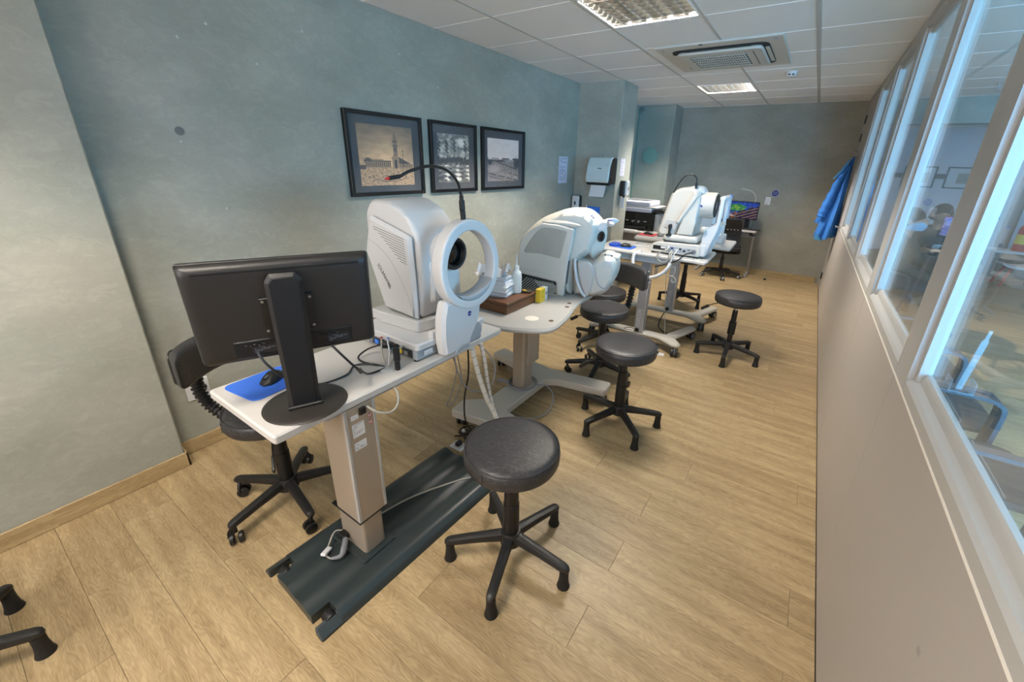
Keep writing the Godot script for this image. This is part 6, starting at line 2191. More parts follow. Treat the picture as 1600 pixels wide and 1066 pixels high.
func far_corner() -> void:
	# printer on its stand behind the pillar
	var t := thing("printer_desk", "pale narrow desk behind the pillar carrying the printer", "desk", Vector3(-2.1, 0, -5.85))
	var b := wb(t)
	level(b, soft(flatz([-2.62, -5.50, -1.72, -5.52, -1.72, -6.35, -2.62, -6.35]), 0.02, 3), 0.755, 0.785, 0.005)
	part(t, "tabletop", b, M.top)
	for q in [[-2.55, -5.58], [-1.80, -5.60], [-2.55, -6.28], [-1.80, -6.28]]:
		b = wb(t)
		b.bx(q[0] - 0.02, q[0] + 0.02, 0.0, 0.756, q[1] - 0.02, q[1] + 0.02, 0.003)
		part(t, "leg", b, M.silver)
	b = wb(t)
	b.bx(-2.55, -1.80, 0.3, 0.75, -6.29, -6.27, 0.003)
	part(t, "back_panel", b, M.offwhite)
	var p := thing("printer", "white and black office printer with a flat scanner lid, behind the pillar", "printer", Vector3(-2.06, 0.785, -5.88))
	b = wb(p)
	b.bx(-2.36, -1.76, 0.787, 1.03, -6.14, -5.66, 0.012)
	part(p, "body", b, M.gloss_black)
	b = wb(p)
	b.bx(-2.37, -1.80, 1.03, 1.09, -6.12, -5.65, 0.012)
	part(p, "scanner_bed", b, M.paper_lilac)
	b = wb(p)
	b.bx(-2.36, -1.73, 1.09, 1.105, -6.11, -5.66, 0.004)
	part(p, "paper_lip", b, M.offwhite)
	b = wb(p)
	b.bx(-2.36, -1.83, 1.105, 1.175, -6.11, -5.67, 0.014)
	part(p, "scanner_lid", b, M.paper_lilac)
	b = wb(p)
	b.bx(-2.22, -1.90, 1.175, 1.187, -6.05, -5.8, 0.004)
	part(p, "feeder_top", b, M.greyrub)
	b = wb(p)
	b.prism(soft([-1.80, 1.03, -1.64, 1.035, -1.62, 1.065, -1.66, 1.085, -1.80, 1.06], 0.006, 2), -5.95, -5.68, 0.004)
	part(p, "control_panel", b, M.charcoal)
	for k in 4:
		b = wb(p)
		b.bx(-2.15 + 0.085 * k, -2.115 + 0.085 * k + 0.01 * (k % 2), 0.905, 0.912, -5.66, -5.657, 0.0)
		if k in [1, 2]: b.bx(-2.15 + 0.085 * k, -2.125 + 0.085 * k, 0.888, 0.895, -5.66, -5.657, 0.0)
		part(p, "printed_mark", b, M.paper)
	b = wb(p)
	b.bx(-2.3, -1.85, 0.79, 0.84, -5.70, -5.60, 0.006)
	part(p, "paper_tray", b, M.slot_dark)
	b = wb(p)
	b.bx(-1.76, -1.70, 0.787, 1.02, -6.0, -5.70, 0.01)
	part(p, "side_case", b, M.offwhite)
	var sh := thing("paper_tablet", "white flat sheet of card lying at the front of the printer desk", "card", Vector3(-2.1, 0.785, -5.57))
	part(sh, "card", MB.new().box(Vector3(0, 0.004, 0), Vector3(0.3, 0.007, 0.1), 0.001), M.paper)
	part(sh, "edge", MB.new().box(Vector3(0, 0.008, 0.045), Vector3(0.28, 0.002, 0.006), 0.0), M.greyp)
	# desk against the end wall
	var d := thing("computer_desk", "small pale desk with slanted metal legs against the end wall", "desk", Vector3(-0.95, 0, -7.35))
	b = wb(d)
	level(b, soft(flatz([-1.45, -7.17, -0.61, -7.17, -0.61, -7.57, -1.45, -7.57]), 0.012, 2), 0.715, 0.745, 0.004)
	part(d, "tabletop", b, M.top)
	for s in [-1.40, -0.64]:
		b = wb(d)
		b.tube(PackedVector3Array([Vector3(s, 0.712, -7.21), Vector3(s, 0.10, -7.48), Vector3(s, 0.04, -7.53)]), 0.02, 10)
		part(d, "leg", b, M.silver)
		b = wb(d)
		b.bx(s - 0.02, s + 0.02, 0.0, 0.045, -7.56, -7.2, 0.006)
		part(d, "foot_bar", b, M.silver)
	b = wb(d)
	b.bx(-0.70, -0.62, 0.66, 0.714, -7.3, -7.2, 0.006)
	part(d, "cable_box", b, M.black)
	b = wb(d)
	b.bx(-1.40, -0.64, 0.60, 0.66, -7.50, -7.47, 0.004)
	part(d, "cross_bar", b, M.silver)
	var m := thing("computer_monitor", "monitor with a colourful landscape on its screen, on the desk by the end wall", "monitor", Vector3(-0.885, 0.745, -7.33), deg_to_rad(-4))
	part(m, "housing", MB.new().prism(soft([-0.235, 0.165, 0.235, 0.145, 0.235, 0.42, -0.235, 0.42], 0.006, 2), -0.02, 0.02, 0.004), M.black)
	var im := Image.create(192, 128, false, Image.FORMAT_RGB8)
	var n := FastNoiseLite.new()
	n.frequency = 0.03
	for y in 128:
		for x in 192:
			var v := n.get_noise_2d(x, y) + 0.4 * n.get_noise_2d(x * 3.0, y * 3.0)
			var c := Color(0.10, 0.2, 0.62).lerp(Color(0.15, 0.4, 0.85), clampf(0.5 + v, 0, 1))
			var isl := Vector2((x - 66.0) / 60.0, (y - 46.0) / 30.0).length() + v * 0.5
			if isl < 0.95: c = Color(0.05, 0.5, 0.4).lerp(Color(0.55, 0.75, 0.3), clampf(0.5 + v * 1.4, 0, 1))
			if y > 88.0 + v * 26.0 - (x - 40) * 0.42 and x > 14:
				c = Color(0.14, 0.13, 0.26).lerp(Color(0.35, 0.24, 0.35), clampf(0.5 + v, 0, 1))
				if absf(fposmod(y + x * 0.5, 24.0) - 12.0) < 1.6: c = Color(0.8, 0.68, 0.5)
				if x < 70 and y > 60 and v > 0.1: c = Color(0.8, 0.45, 0.2)
			im.set_pixel(x, y, c)
	im.fill_rect(Rect2i(6, 112, 60, 3), Color(0.85, 0.9, 1.0))
	var scr := mk(Color(0, 0, 0), 0.25)
	scr.emission_enabled = true
	scr.emission_texture = picture(im)
	scr.emission = Color.BLACK
	scr.emission_operator = BaseMaterial3D.EMISSION_OP_ADD
	scr.emission_energy_multiplier = 0.55
	var gxm := gx(m)
	card(m, "screen", gxm * Vector3(0, 0.287, 0.0206), gxm.basis * Vector3(0.455, -0.008, 0), gxm.basis * Vector3(0, 0.245, 0), scr)
	var sl := AreaLight3D.new()
	sl.name = "screen_light"
	sl.area_size = Vector2(0.44, 0.23)
	sl.light_energy = 0.02
	sl.light_color = Color(0.5, 0.6, 1.0)
	sl.area_range = 10.0
	sl.area_attenuation = 2.0
	sl.shadow_enabled = true
	m.add_child(sl)
	sl.transform = Transform3D(Basis(Vector3.UP, PI), Vector3(0, 0.287, 0.024))
	letters(m, "screen_clock", "08:57", 0.032, gxm * Vector3(-0.165, 0.205, 0.0215), gxm.basis.x, gxm.basis.z, emit(Color(0.8, 0.9, 1.0), 0.6))
	part(m, "stem", MB.new().bx(0.10 - 0.03, 0.13, 0.012, 0.2, -0.035, -0.018, 0.004), M.black)
	part(m, "foot", MB.new().prism(rrect(0.22, 0.02, 0.004, 2), -0.1, 0.1, 0.003) if false else MB.new().bx(-0.02, 0.2, 0.0, 0.014, -0.1, 0.08, 0.005), M.black)
	var kb := thing("keyboard", "black keyboard poking past the end of the desk by the end wall", "keyboard", Vector3(-0.66, 0.745, -7.26))
	part(kb, "tray", MB.new().box(Vector3(-0.04, 0.010, 0), Vector3(0.26, 0.018, 0.1), 0.004), M.black)
	for i in 3:
		for j in 9: part(kb, "key", MB.new().box(Vector3(-0.15 + 0.0255 * j, 0.021, -0.03 + 0.03 * i), Vector3(0.02, 0.006, 0.024), 0.0015), M.charcoal)
	var l := thing("desk_lamp", "slim white arched desk lamp behind the colourful screen", "lamp", Vector3(-0.74, 0.745, -7.5))
	part(l, "foot", MB.new().lathe(p2([0, 0, 0.06, 0, 0.058, 0.012, 0.012, 0.018, 0, 0.018]), 24), M.offwhite)
	part(l, "stem", MB.new().tube(curve([[0, 0.015, 0], [0, 0.3, 0], [0.0, 0.44, 0], [-0.02, 0.51, 0], [-0.07, 0.565, 0.02], [-0.13, 0.59, 0.03]], 7), 0.009, 10), M.offwhite)
	part(l, "head", MB.new().loft([pv([[-0.12, 0.592, 0.04], [-0.12, 0.592, 0.02], [-0.12, 0.578, 0.02], [-0.12, 0.578, 0.04]]), pv([[-0.17, 0.602, 0.05], [-0.17, 0.602, 0.015], [-0.17, 0.584, 0.015], [-0.17, 0.584, 0.05]]), pv([[-0.225, 0.605, 0.05], [-0.225, 0.605, 0.02], [-0.225, 0.592, 0.02], [-0.225, 0.592, 0.05]])]), M.offwhite)
	var pp := thing("paper_poster", "lilac sheet with a blue band propped behind the chin posts, on the end wall desk", "sheet", Vector3(-1.19, 0.745, -7.4))
	part(pp, "sheet", MB.new().box(Vector3(0, 0.17, 0), Vector3(0.21, 0.34, 0.012), 0.001), M.paper_lilac)
	part(pp, "band", MB.new().box(Vector3(0, 0.33, 0.0065), Vector3(0.21, 0.025, 0.002), 0.0), M.blue_box)
	# mesh backed office chair
	var c := thing("office_chair", "dark office chair with a slotted back and pale casters, at the end wall desk", "chair", Vector3(-0.99, 0, -7.02), 0.12)
	b = MB.new()
	var rings := []
	for k in 11:
		var u := k / 10.0
		var y := 0.50 + 0.43 * u
		var w := 0.205 - 0.03 * u * u - (0.02 if k == 10 else 0.0)
		var z := 0.17 + 0.06 * u - 0.05 * sin(u * PI)
		var ring := PackedVector3Array()
		for i in 13:
			var x := (i / 12.0 * 2 - 1)
			ring.append(Vector3(x * w, y, z - 0.05 * x * x + 0.012))
		for i in 13:
			var x := 1.0 - i / 12.0 * 2.0
			ring.append(Vector3(x * w, y, z - 0.05 * x * x - 0.012))
		rings.append(ring)
	b.loft(rings)
	part(c, "back_shell", b, M.charcoal, 50.0)
	for k in 7: part(c, "back_slot", MB.new().box(Vector3(-0.14 + 0.047 * k, 0.775, 0.205 - 0.05 * pow((-0.14 + 0.047 * k) / 0.19, 2.0) + 0.005), Vector3(0.02, 0.007, 0.01), 0.002), M.offwhite)
	for k in 5: part(c, "back_rib", MB.new().box(Vector3(0, 0.58 + 0.07 * k, 0.176 + 0.004 * k), Vector3(0.26, 0.004, 0.014), 0.001), M.black_soft)
	part(c, "seat", MB.new().loft([pv(Array(rrect(0.43, 0.42, 0.08, 4)).map(func(q): return Vector3(q.x, 0.435, q.y - 0.03))), pv(Array(rrect(0.46, 0.45, 0.09, 4)).map(func(q): return Vector3(q.x, 0.455, q.y - 0.03))), pv(Array(rrect(0.45, 0.44, 0.09, 4)).map(func(q): return Vector3(q.x, 0.49, q.y - 0.03))), pv(Array(rrect(0.38, 0.38, 0.09, 4)).map(func(q): return Vector3(q.x, 0.50, q.y - 0.03)))]), M.black_soft, 50.0)
	part(c, "seat_shell", MB.new().tube(curve([[-0.2, 0.50, 0.17], [-0.22, 0.42, 0.1], [-0.15, 0.385, -0.02], [0, 0.375, -0.05], [0.15, 0.385, -0.02], [0.22, 0.42, 0.1], [0.2, 0.50, 0.17]], 6), 0.016, 8), M.charcoal)
	part(c, "post", MB.new().lathe(p2([0, 0.40, 0.016, 0.40, 0.016, 0.31, 0.027, 0.3, 0.027, 0.09, 0, 0.09]), 18), M.black)
	for k in 5:
		var a := TAU * k / 5.0 + 1.35
		b = MB.new()
		b.xf = Transform3D(Basis(Vector3.UP, -a), Vector3.ZERO)
		var rr := []
		for q in [[0.01, 0.105, 0.05, 0.04], [0.12, 0.10, 0.04, 0.03], [0.26, 0.075, 0.034, 0.024], [0.30, 0.068, 0.03, 0.022]]:
			var ring := PackedVector3Array()
			for w in rrect(q[2], q[3], 0.008, 2): ring.append(Vector3(q[0], q[1] + w.y, w.x))
			rr.append(ring)
		b.loft(rr)
		part(c, "leg", b, M.charcoal)
		caster(c, gx(c) * Vector3(cos(a) * 0.30, 0, sin(a) * 0.30), k * 1.1, 0.029, M.offwhite)
	var fl := thing("floor_socket", "tiny black and white floor stud near the end wall, beside the office chair", "socket", Vector3(-0.35, 0, -7.25))
	part(fl, "stud", MB.new().lathe(p2([0, 0, 0.02, 0, 0.018, 0.02, 0.008, 0.03, 0, 0.03]), 14), M.black)
	part(fl, "cap", MB.new().lathe(p2([0, 0.03, 0.014, 0.03, 0.012, 0.04, 0, 0.042]), 14), M.offwhite)

# a skin over tapered bones: each bone is [from, to, radius there, radius here, colour]
func skin(bones: Array, cell: float, blend := 0.03) -> ArrayMesh:
	var lo := Vector3.ONE * 1e9
	var hi := -lo
	for q in bones:
		var r: float = maxf(q[2], q[3]) + blend + cell * 2
		for e in [q[0], q[1]]:
			lo = lo.min(e - Vector3.ONE * r)
			hi = hi.max(e + Vector3.ONE * r)
	var N := Vector3i(((hi - lo) / cell).ceil()) + Vector3i.ONE
	var f := PackedFloat32Array()
	f.resize(N.x * N.y * N.z)
	f.fill(1.0)
	var touched := {}
	for q in bones:
		var a: Vector3 = q[0]
		var ab: Vector3 = q[1] - a
		var l2 := maxf(ab.length_squared(), 1e-9)
		var ra: float = q[2]
		var rb: float = q[3]
		var reach := maxf(ra, rb) + blend + cell * 2
		var i0 := Vector3i(((a.min(q[1]) - Vector3.ONE * reach - lo) / cell).floor()).max(Vector3i.ZERO)
		var i1 := Vector3i(((a.max(q[1]) + Vector3.ONE * reach - lo) / cell).ceil()).min(N - Vector3i.ONE)
		for z in range(i0.z, i1.z + 1):
			for y in range(i0.y, i1.y + 1):
				for x in range(i0.x, i1.x + 1):
					var p := lo + Vector3(x, y, z) * cell
					var t := clampf((p - a).dot(ab) / l2, 0.0, 1.0)
					var d := (p - a - ab * t).length() - lerpf(ra, rb, t)
					var k := (z * N.y + y) * N.x + x
					var o := f[k]
					var h := clampf(0.5 + 0.5 * (o - d) / blend, 0.0, 1.0)
					f[k] = lerpf(o, d, h) - blend * h * (1.0 - h) if o < 0.9 else minf(o, d)
	var vid := PackedInt32Array()
	vid.resize(f.size())
	vid.fill(-1)
	var V := PackedVector3Array()
	var C := PackedColorArray()
	for z in N.z - 1:
		for y in N.y - 1:
			for x in N.x - 1:
				var k := (z * N.y + y) * N.x + x
				var ins := 0
				var sum := Vector3.ZERO
				var cnt := 0
				var val := []
				for c in 8:
					var v := f[k + (c & 1) + ((c >> 1) & 1) * N.x + (c >> 2) * N.x * N.y]
					val.append(v)
					if v < 0.0: ins += 1
				if ins == 0 or ins == 8: continue
				for e in [[0, 1], [2, 3], [4, 5], [6, 7], [0, 2], [1, 3], [4, 6], [5, 7], [0, 4], [1, 5], [2, 6], [3, 7]]:
					var va: float = val[e[0]]
					var vb: float = val[e[1]]
					if (va < 0.0) == (vb < 0.0): continue
					var t := va / (va - vb)
					var pa := Vector3(e[0] & 1, (e[0] >> 1) & 1, e[0] >> 2)
					var pb := Vector3(e[1] & 1, (e[1] >> 1) & 1, e[1] >> 2)
					sum += pa.lerp(pb, t)
					cnt += 1
				vid[k] = V.size()
				var w := lo + (Vector3(x, y, z) + sum / cnt) * cell
				V.append(w)
				var best := 1e9
				var col := Color.WHITE
				for q in bones:
					var a: Vector3 = q[0]
					var ab: Vector3 = q[1] - a
					var t := clampf((w - a).dot(ab) / maxf(ab.length_squared(), 1e-9), 0.0, 1.0)
					var d := (w - a - ab * t).length() - lerpf(q[2], q[3], t)
					if d < best:
						best = d
						col = q[4]
				C.append(col.srgb_to_linear())
	var I := PackedInt32Array()
	var step := [1, N.x, N.x * N.y]
	for z in range(1, N.z - 1):
		for y in range(1, N.y - 1):
			for x in range(1, N.x - 1):
				var k := (z * N.y + y) * N.x + x
				for ax in 3:
					var s0 := f[k] < 0.0
					var s1 := f[k + step[ax]] < 0.0
					if s0 == s1: continue
					var u: int = step[(ax + 1) % 3]
					var v: int = step[(ax + 2) % 3]
					var q := [vid[k], vid[k - u], vid[k - u - v], vid[k - v]]
					if q.has(-1): continue
					if s0: I.append_array([q[0], q[1], q[2], q[0], q[2], q[3]])
					else: I.append_array([q[0], q[2], q[1], q[0], q[3], q[2]])
	var st := SurfaceTool.new()
	st.begin(Mesh.PRIMITIVE_TRIANGLES)
	st.set_smooth_group(0)
	for i in V.size():
		st.set_color(C[i])
		st.add_vertex(V[i])
	for i in I: st.add_index(i)
	st.generate_normals()
	return st.commit()

func seated_person(label: String, at: Vector3, turn: float, shirt: Color, trousers: Color, phone: bool, mask: bool) -> void:
	var o := thing("person", label, "person", at, turn)
	var sk := Color(0.72, 0.5, 0.4)
	var shoe := Color(0.12, 0.12, 0.13)
	var bones := []

	bones.append([Vector3(-0.07, 0.52, -0.02), Vector3(0.07, 0.52, -0.02), 0.125, 0.125, trousers])
	bones.append([Vector3(0, 0.55, -0.03), Vector3(0, 0.78, -0.07), 0.135, 0.14, shirt])
	bones.append([Vector3(-0.06, 0.86, -0.075), Vector3(0.06, 0.86, -0.075), 0.125, 0.125, shirt])
	bones.append([Vector3(-0.15, 0.97, -0.07), Vector3(0.15, 0.97, -0.07), 0.07, 0.07, shirt])
	bones.append([Vector3(0, 0.98, -0.06), Vector3(0, 1.09, -0.03), 0.055, 0.05, sk])
	bones.append([Vector3(0, 1.19, -0.03), Vector3(0, 1.155, 0.015), 0.092, 0.075, sk])
	bones.append([Vector3(0, 1.12, 0.04), Vector3(0, 1.12, 0.05), 0.045, 0.04, sk])
	bones.append([Vector3(0, 1.175, 0.085), Vector3(0, 1.15, 0.1), 0.012, 0.016, sk])
	for s in [-1, 1]:
		bones.append([Vector3(s * 0.088, 1.175, -0.02), Vector3(s * 0.092, 1.145, -0.015), 0.016, 0.012, sk])
		bones.append([Vector3(s * 0.09, 0.52, 0.0), Vector3(s * 0.12, 0.50, 0.42), 0.09, 0.062, trousers])
		bones.append([Vector3(s * 0.12, 0.49, 0.42), Vector3(s * 0.12, 0.10, 0.40), 0.06, 0.045, trousers])
		bones.append([Vector3(s * 0.12, 0.045, 0.36), Vector3(s * 0.13, 0.035, 0.56), 0.042, 0.035, shoe])
		var sh := Vector3(s * 0.185, 0.965, -0.06)
		var el := Vector3(s * 0.25, 0.72, 0.06)
		var wr := Vector3(s * 0.10, 0.76, 0.31) if phone else Vector3(s * 0.11, 0.62, 0.30)
		bones.append([sh, el, 0.058, 0.044, shirt])
		bones.append([el, wr, 0.042, 0.03, sk if phone else shirt])
		var d: Vector3 = (wr - el).normalized()
		var palm: Vector3 = wr + d * 0.075
		bones.append([wr, palm, 0.026, 0.03, sk])
		var side: Vector3 = d.cross(Vector3.UP).normalized()
		for k in 4:
			var root: Vector3 = palm + side * (0.026 - 0.017 * k)
			var kn: Vector3 = root + d * (0.032 + 0.004 * (1 - absf(k - 1.5))) + Vector3(0, -0.008, 0)
			bones.append([root, kn, 0.0095, 0.009, sk])
			bones.append([kn, kn + d * 0.02 + Vector3(0, 0.02 if phone else -0.022, 0), 0.009, 0.008, sk])
		var th: Vector3 = wr + d * 0.035 - side * s * 0.02
		bones.append([th, th - side * s * 0.025 + d * 0.03 + Vector3(0, 0.012, 0), 0.012, 0.010, sk])
	var body := bones
	var m := mk(Color.WHITE, 0.8)
	m.vertex_color_use_as_albedo = true
	part(o, "body", skin(body, 0.0125, 0.028), m)
	# hair: a cap over the crown and back of the head
	var hb := [[Vector3(0, 1.215, -0.04), Vector3(0, 1.205, -0.02), 0.099, 0.094, Color(0.1, 0.08, 0.07)], [Vector3(-0.06, 1.16, -0.065), Vector3(0.06, 1.16, -0.065), 0.06, 0.06, Color(0.1, 0.08, 0.07)], [Vector3(0, 1.10, -0.08), Vector3(0, 1.17, -0.09), 0.04, 0.05, Color(0.1, 0.08, 0.07)]]
	part(o, "hair", skin(hb, 0.012, 0.03), m)
	for s in [-1, 1]: part(o, "eye", MB.new().box(Vector3(s * 0.034, 1.182, 0.081), Vector3(0.02, 0.009, 0.008), 0.003), M.black)
	if mask:
		var rings := []
		for q in [[1.165, 0.062, 0.098], [1.135, 0.07, 0.113], [1.10, 0.062, 0.104], [1.075, 0.045, 0.085]]:
			var ring := PackedVector3Array()
			for k in 20:
				var a := TAU * k / 20
				ring.append(Vector3(cos(a) * q[1] * 1.15, q[0], 0.015 + sin(a) * (q[2] - 0.015)))
			rings.append(ring)
		part(o, "face_mask", MB.new().loft(rings), M.mask)
	else:
		part(o, "mouth", MB.new().box(Vector3(0, 1.112, 0.087), Vector3(0.04, 0.007, 0.008), 0.002), M.lip)
	if phone:
		var ph := thing("phone", "slim pale mobile phone held in the hands of the seated person", "phone", at + Vector3(0, 0, 0), turn)
		var b := MB.new()
		b.xf = Transform3D(Basis(Vector3.RIGHT, -0.5), Vector3(-0.03, 0.815, 0.385))
		b.box(Vector3.ZERO, Vector3(0.072, 0.008, 0.15), 0.003)
		part(ph, "case", b, M.paper)
		b = MB.new()
		b.xf = Transform3D(Basis(Vector3.RIGHT, -0.5), Vector3(-0.03, 0.815, 0.385))
		b.box(Vector3(0, 0.0042, 0), Vector3(0.066, 0.001, 0.142), 0.0)
		part(ph, "screen", b, M.phone_glow)

func waiting_room() -> void:
	# a row of dark seats with metal arm hoops, backs to the partition
	var proto := thing("waiting_chair", "dark waiting chair with flat metal arm hoops, nearest the camera behind the glass", "chair", Vector3(0.775, 0, -2.315), 0.0, "")
	proto.rotation.y = PI / 2   # faces +x
	var b := MB.new()
	level(b, curve2(flatz([-0.24, 0.22, -0.25, -0.1, -0.2, -0.2, 0.2, -0.2, 0.25, -0.1, 0.24, 0.22, 0.12, 0.27, -0.12, 0.27]), 4), 0.405, 0.44, 0.012)
	part(proto, "seat", b, M.seat_grey)
	for k in 2:
		b = MB.new()
		b.box(Vector3(0, 0.4405, 0.02 + 0.1 * k), Vector3(0.44, 0.004, 0.006), 0.001)
		part(proto, "seat_piping", b, M.steel)
	b = MB.new()
	var rings := []
	for k in 7:
		var u := k / 6.0
		var ring := PackedVector3Array()
		for q in rrect(0.44 - 0.05 * u * u, 0.03, 0.012, 3): ring.append(Vector3(q.x, 0.50 + 0.34 * u, -0.20 - 0.05 * u + q.y + 0.04 * pow(q.x / 0.22, 2.0)))
		rings.append(ring)
	b.loft(rings)
	part(proto, "backrest", b, M.black_soft, 50.0)
	for s in [-1, 1]:
		rings = []
		for p in curve([[s * 0.285, 0.30, -0.2], [s * 0.285, 0.58, -0.21], [s * 0.285, 0.625, -0.195], [s * 0.285, 0.643, -0.15], [s * 0.285, 0.645, 0.0], [s * 0.285, 0.643, 0.12], [s * 0.285, 0.63, 0.17], [s * 0.285, 0.59, 0.195], [s * 0.285, 0.45, 0.193], [s * 0.285, 0.25, 0.185], [s * 0.285, 0.0, 0.2]], 5):
			rings.append(p)
		b = MB.new()
		var lofted := []
		for i in rings.size():
			var d: Vector3 = (rings[mini(i + 1, rings.size() - 1)] - rings[maxi(i - 1, 0)]).normalized()
			var nn := d.cross(Vector3.RIGHT).normalized()
			lofted.append(PackedVector3Array([rings[i] + Vector3(0.024, 0, 0) + nn * 0.009, rings[i] + Vector3(-0.024, 0, 0) + nn * 0.009, rings[i] + Vector3(-0.024, 0, 0) - nn * 0.009, rings[i] + Vector3(0.024, 0, 0) - nn * 0.009]))
		b.loft(lofted)
		part(proto, "arm_hoop", b, M.arm_metal, 30.0)
		b = MB.new()
		b.rod(Vector3(s * 0.285, 0.0, -0.2), Vector3(s * 0.285, 0.31, -0.2), 0.014, 10)
		part(proto, "back_leg", b, M.arm_metal)
	part(proto, "cross_bar", MB.new().bx(-0.285, 0.285, 0.365, 0.405, -0.05, 0.0, 0.004), M.arm_metal)
	copy(proto, Vector3(0.775, 0, -2.945), PI / 2, "dark waiting chair with metal arm hoops, second from the camera behind the glass")
	copy(proto, Vector3(0.775, 0, -3.575), PI / 2, "dark waiting chair with metal arm hoops, third in the row behind the glass")
	copy(proto, Vector3(1.0, 0, -5.95), PI / 2 - 0.5, "dark waiting chair under the person with the blue face mask")
	copy(proto, Vector3(1.42, 0, -7.25), 0.0, "dark waiting chair under the person holding the phone")
	seated_person("seated person in dark olive top and light blue face mask, behind the glass", Vector3(0.98, 0, -5.97), PI / 2 - 0.5, Color(0.17, 0.16, 0.13), Color(0.1, 0.11, 0.16), false, true)
	seated_person("seated person in dark shirt and blue jeans holding a phone, behind the glass", Vector3(1.42, 0, -7.22), 0.0, Color(0.16, 0.15, 0.14), Color(0.1, 0.13, 0.24), true, false)
	var ac := thing("acrylic_stand", "clear acrylic paddle stand rising from the chair arm behind the nearest glass", "stand", Vector3(0.80, 0.648, -2.60))
	b = wb(ac)
	var bl := []
	for q in [[0.652, -2.612, 0.011], [0.93, -2.553, 0.011], [0.937, -2.551, 0.006], [0.985, -2.54, 0.0055]]:
		bl.append(pv([[0.80 - q[2], q[0], q[1] + 0.004], [0.80 + q[2], q[0], q[1] + 0.004], [0.80 + q[2], q[0], q[1] - 0.004], [0.80 - q[2], q[0], q[1] - 0.004]]))
	b.loft(bl)
	part(ac, "blade", b, M.acrylic_white)
	b = wb(ac)
	b.bx(0.755, 0.845, 0.648, 0.654, -2.655, -2.57, 0.002)
	b.bx(0.755, 0.759, 0.65, 0.71, -2.655, -2.57, 0.001)
	b.bx(0.841, 0.845, 0.65, 0.71, -2.655, -2.57, 0.001)
	part(ac, "tray", b, M.acrylic)
	# far end of the waiting side
	for q in [[2.24, 2.80, "framed picture with white mount on the far white wall, nearer the brown column"], [1.55, 2.06, "framed picture with white mount on the far white wall, half behind a post"]]:
		var fp := thing("framed_print", q[2], "picture", Vector3((q[0] + q[1]) / 2, 1.61, -12.2))
		var w: float = q[1] - q[0]
		b = MB.new()
		for s in [-1, 1]:
			b.box(Vector3(s * w / 2, 0, 0.015), Vector3(0.025, 0.42, 0.03), 0.002)
			b.box(Vector3(0, s * 0.2, 0.015), Vector3(w, 0.025, 0.03), 0.002)
		part(fp, "frame", b, M.charcoal)
		part(fp, "mount", MB.new().box(Vector3(0, 0, 0.008), Vector3(w, 0.4, 0.008), 0.0), M.paper)
		card(fp, "print", fp.position + Vector3(0.03, -0.01, 0.0125), Vector3(w * 0.5, 0, 0), Vector3(0, 0.2, 0), M.print_small)
	for x in [2.145, 1.45]:
		var bx := thing("wall_speaker", "small dark grey box on the far white wall, " + ("between the two framed pictures" if x > 2.0 else "beside the half hidden framed picture"), "wall box", Vector3(x, 1.63, -12.2))
		part(bx, "case", MB.new().box(Vector3(0, 0, 0.04), Vector3(0.14, 0.1, 0.08), 0.008), M.greyrub)
		part(bx, "grille", MB.new().box(Vector3(0, 0, 0.081), Vector3(0.12, 0.08, 0.004), 0.002), M.charcoal)
	var cr := thing("curtain_rail", "thin metal rail hanging below the ceiling at the far end of the waiting side", "rail", Vector3(1.4, 2.3, -8.2))
	part(cr, "rail", MB.new().rod(Vector3(-0.25, 0, 0), Vector3(1.4, 0.0, 0), 0.012, 10), M.chrome)
	part(cr, "bow", MB.new().tube(curve([[-0.25, 0.005, 0], [-0.15, 0.06, -0.05], [0.2, 0.075, -0.1], [0.8, 0.075, -0.1]], 6), 0.016, 8), M.charcoal)
	for x in [-0.2, 1.3]: part(cr, "hanger", MB.new().rod(Vector3(x, 0, 0), Vector3(x, 0.26, 0), 0.006, 8), M.steel)
	var sp := thing("sprinkler", "small pendant sprinkler under the waiting side's ceiling", "sprinkler", Vector3(1.36, CEIL, -6.6))
	part(sp, "stem", MB.new().lathe(p2([0, 0, 0.03, 0, 0.03, -0.006, 0.01, -0.01, 0.01, -0.06, 0, -0.06]), 14), M.steel)
	part(sp, "deflector", MB.new().lathe(p2([0, -0.085, 0.028, -0.085, 0.028, -0.08, 0.006, -0.075, 0.004, -0.055, 0, -0.055]), 14), M.steel)
	var co := thing("floor_column", "slim brown-clad column by the red fire extinguisher", "column", Vector3(3.06, 0, -11.0))
	part(co, "shaft", MB.new().bx(-0.1, 0.1, 0.0, CEIL, -0.1, 0.1, 0.006), M.brown_col)
	part(co, "skirting", MB.new().bx(-0.11, 0.11, 0, 0.09, -0.11, 0.11, 0.003), M.skirt)
	var ex := thing("fire_extinguisher", "red fire extinguisher with a yellow label on the low cabinet by the brown column", "fire extinguisher", Vector3(3.17, 0.46, -10.45))
	part(ex, "cylinder", MB.new().lathe(p2([0, 0, 0.085, 0, 0.09, 0.01, 0.09, 0.36, 0.075, 0.42, 0.03, 0.45, 0.025, 0.47, 0, 0.47]), 28), M.red)
	part(ex, "label", MB.new().lathe(p2([0.0905, 0.12, 0.0915, 0.121, 0.0915, 0.28, 0.0905, 0.281]), 28), M.yellow)
	part(ex, "valve", MB.new().lathe(p2([0, 0.46, 0.02, 0.46, 0.022, 0.5, 0.012, 0.53, 0, 0.53]), 14), M.steel)
	part(ex, "lever", MB.new().box(Vector3(0.03, 0.525, 0), Vector3(0.13, 0.014, 0.02), 0.004), M.charcoal)
	part(ex, "hose", MB.new().tube(curve([[0.02, 0.49, 0], [0.09, 0.5, 0.02], [0.12, 0.4, 0.03], [0.105, 0.2, 0.03]], 6), 0.011, 8), M.black)
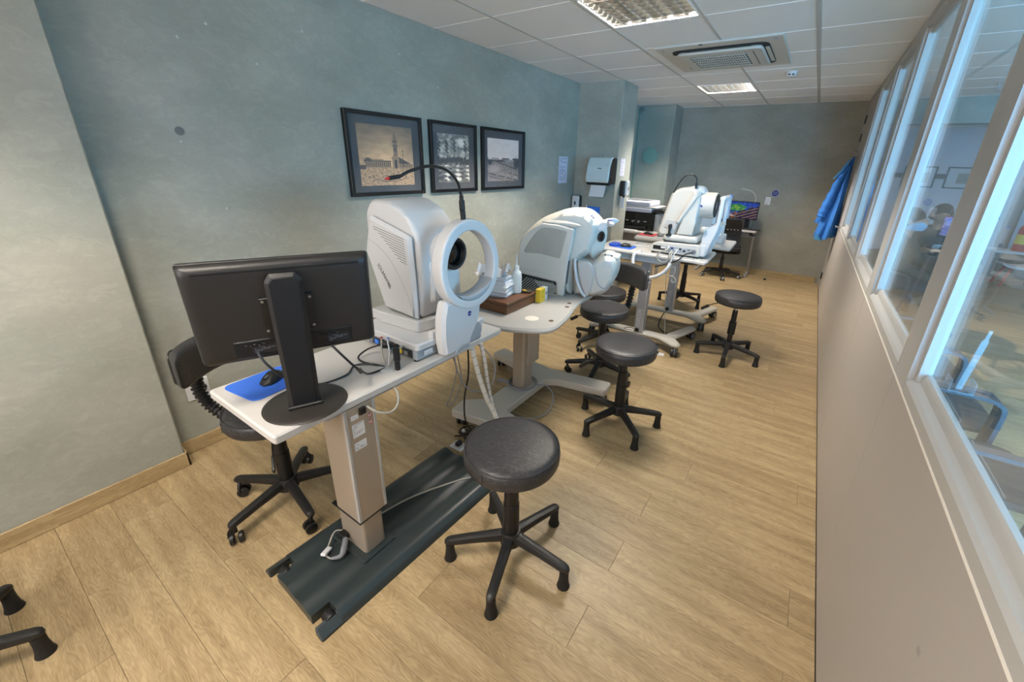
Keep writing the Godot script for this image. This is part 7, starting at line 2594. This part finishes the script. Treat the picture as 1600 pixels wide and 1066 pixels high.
	var lc := thing("low_cabinet", "low brown cabinet with a white top under the fire extinguisher", "cabinet", Vector3(3.3, 0, -10.5))
	part(lc, "carcass", MB.new().bx(-0.4, 0.5, 0.0, 0.42, -0.2, 0.2, 0.004), M.wood)
	part(lc, "top", MB.new().bx(-0.43, 0.53, 0.42, 0.458, -0.22, 0.22, 0.006), M.white)
	var rc := thing("red_leg_chair", "white shell seat on splayed red legs beyond the glass", "chair", Vector3(3.0, 0, -9.55))
	rings = []
	for k in 9:
		var u := k / 8.0
		var ring := PackedVector3Array()
		for q in rrect(0.44, 0.026, 0.012, 3): ring.append(Vector3(-0.24 + 0.5 * u, 0.31 + 0.06 * pow(u - 0.4, 2.0) * 4.0 + q.y, q.x * (0.75 + 0.5 * sin(PI * u) * 0.5)))
		rings.append(ring)
	part(rc, "shell", MB.new().loft(rings), M.white, 50.0)
	for i in [-1, 1]:
		for j in [-1, 1]: part(rc, "leg", MB.new().tube(PackedVector3Array([Vector3(i * 0.12, 0.31, j * 0.12), Vector3(i * 0.2, 0, j * 0.2)]), 0.016, 10), M.red)
	for k in 2:
		var tp := MB.new().box(Vector3(3.4, 0.001, -9.9 - 0.5 * k), Vector3(2.4, 0.0015, 0.03), 0.0)
		tag(part(self, "floor_tape", tp, M.red), "red tape line on the waiting side's floor, " + ("nearer the camera" if k == 0 else "farther from the camera"), "floor tape")
	var np := thing("wall_notice", "white notice with a blue band on the far white wall near the brown column", "notice", Vector3(3.05, 0.75, -12.2))
	part(np, "sheet", MB.new().box(Vector3(0, -0.1, 0.003), Vector3(0.5, 0.42, 0.006), 0.001), M.paper)
	part(np, "band", MB.new().box(Vector3(0, 0.12, 0.0065), Vector3(0.5, 0.05, 0.002), 0.0), M.blue_box)
	part(np, "tag", MB.new().box(Vector3(0.1, -0.01, 0.0065), Vector3(0.09, 0.05, 0.002), 0.0), M.yellow)
	# added ceiling panels that brighten the waiting side
	for q in [[2.6, -3.2], [2.6, -6.9], [4.6, -5.0], [2.6, -10.2]]:
		var lf := thing("added_ceiling_panel", "added flat square light panel in the waiting side's ceiling", "ceiling light", Vector3(q[0], CEIL, q[1]), 0.0, "added waiting side ceiling panels")
		part(lf, "frame", MB.new().box(Vector3(0, -0.003, 0), Vector3(0.6, 0.01, 0.6), 0.002), M.tee)
		part(lf, "added_diffuser", MB.new().box(Vector3(0, -0.009, 0), Vector3(0.56, 0.004, 0.56), 0.001), M.added_diffuser)
		var al := AreaLight3D.new()
		al.name = "added_panel_light"
		al.area_size = Vector2(0.56, 0.56)
		al.light_energy = ADDED_PANEL
		al.light_color = Color(1.0, 0.95, 0.93)
		al.area_range = 20.0
		al.area_attenuation = 2.0
		al.shadow_enabled = true
		lf.add_child(al)
		al.transform = Transform3D(Basis(Vector3.RIGHT, -PI / 2), Vector3(0, -0.013, 0))

const ADDED_PANEL := 1.2
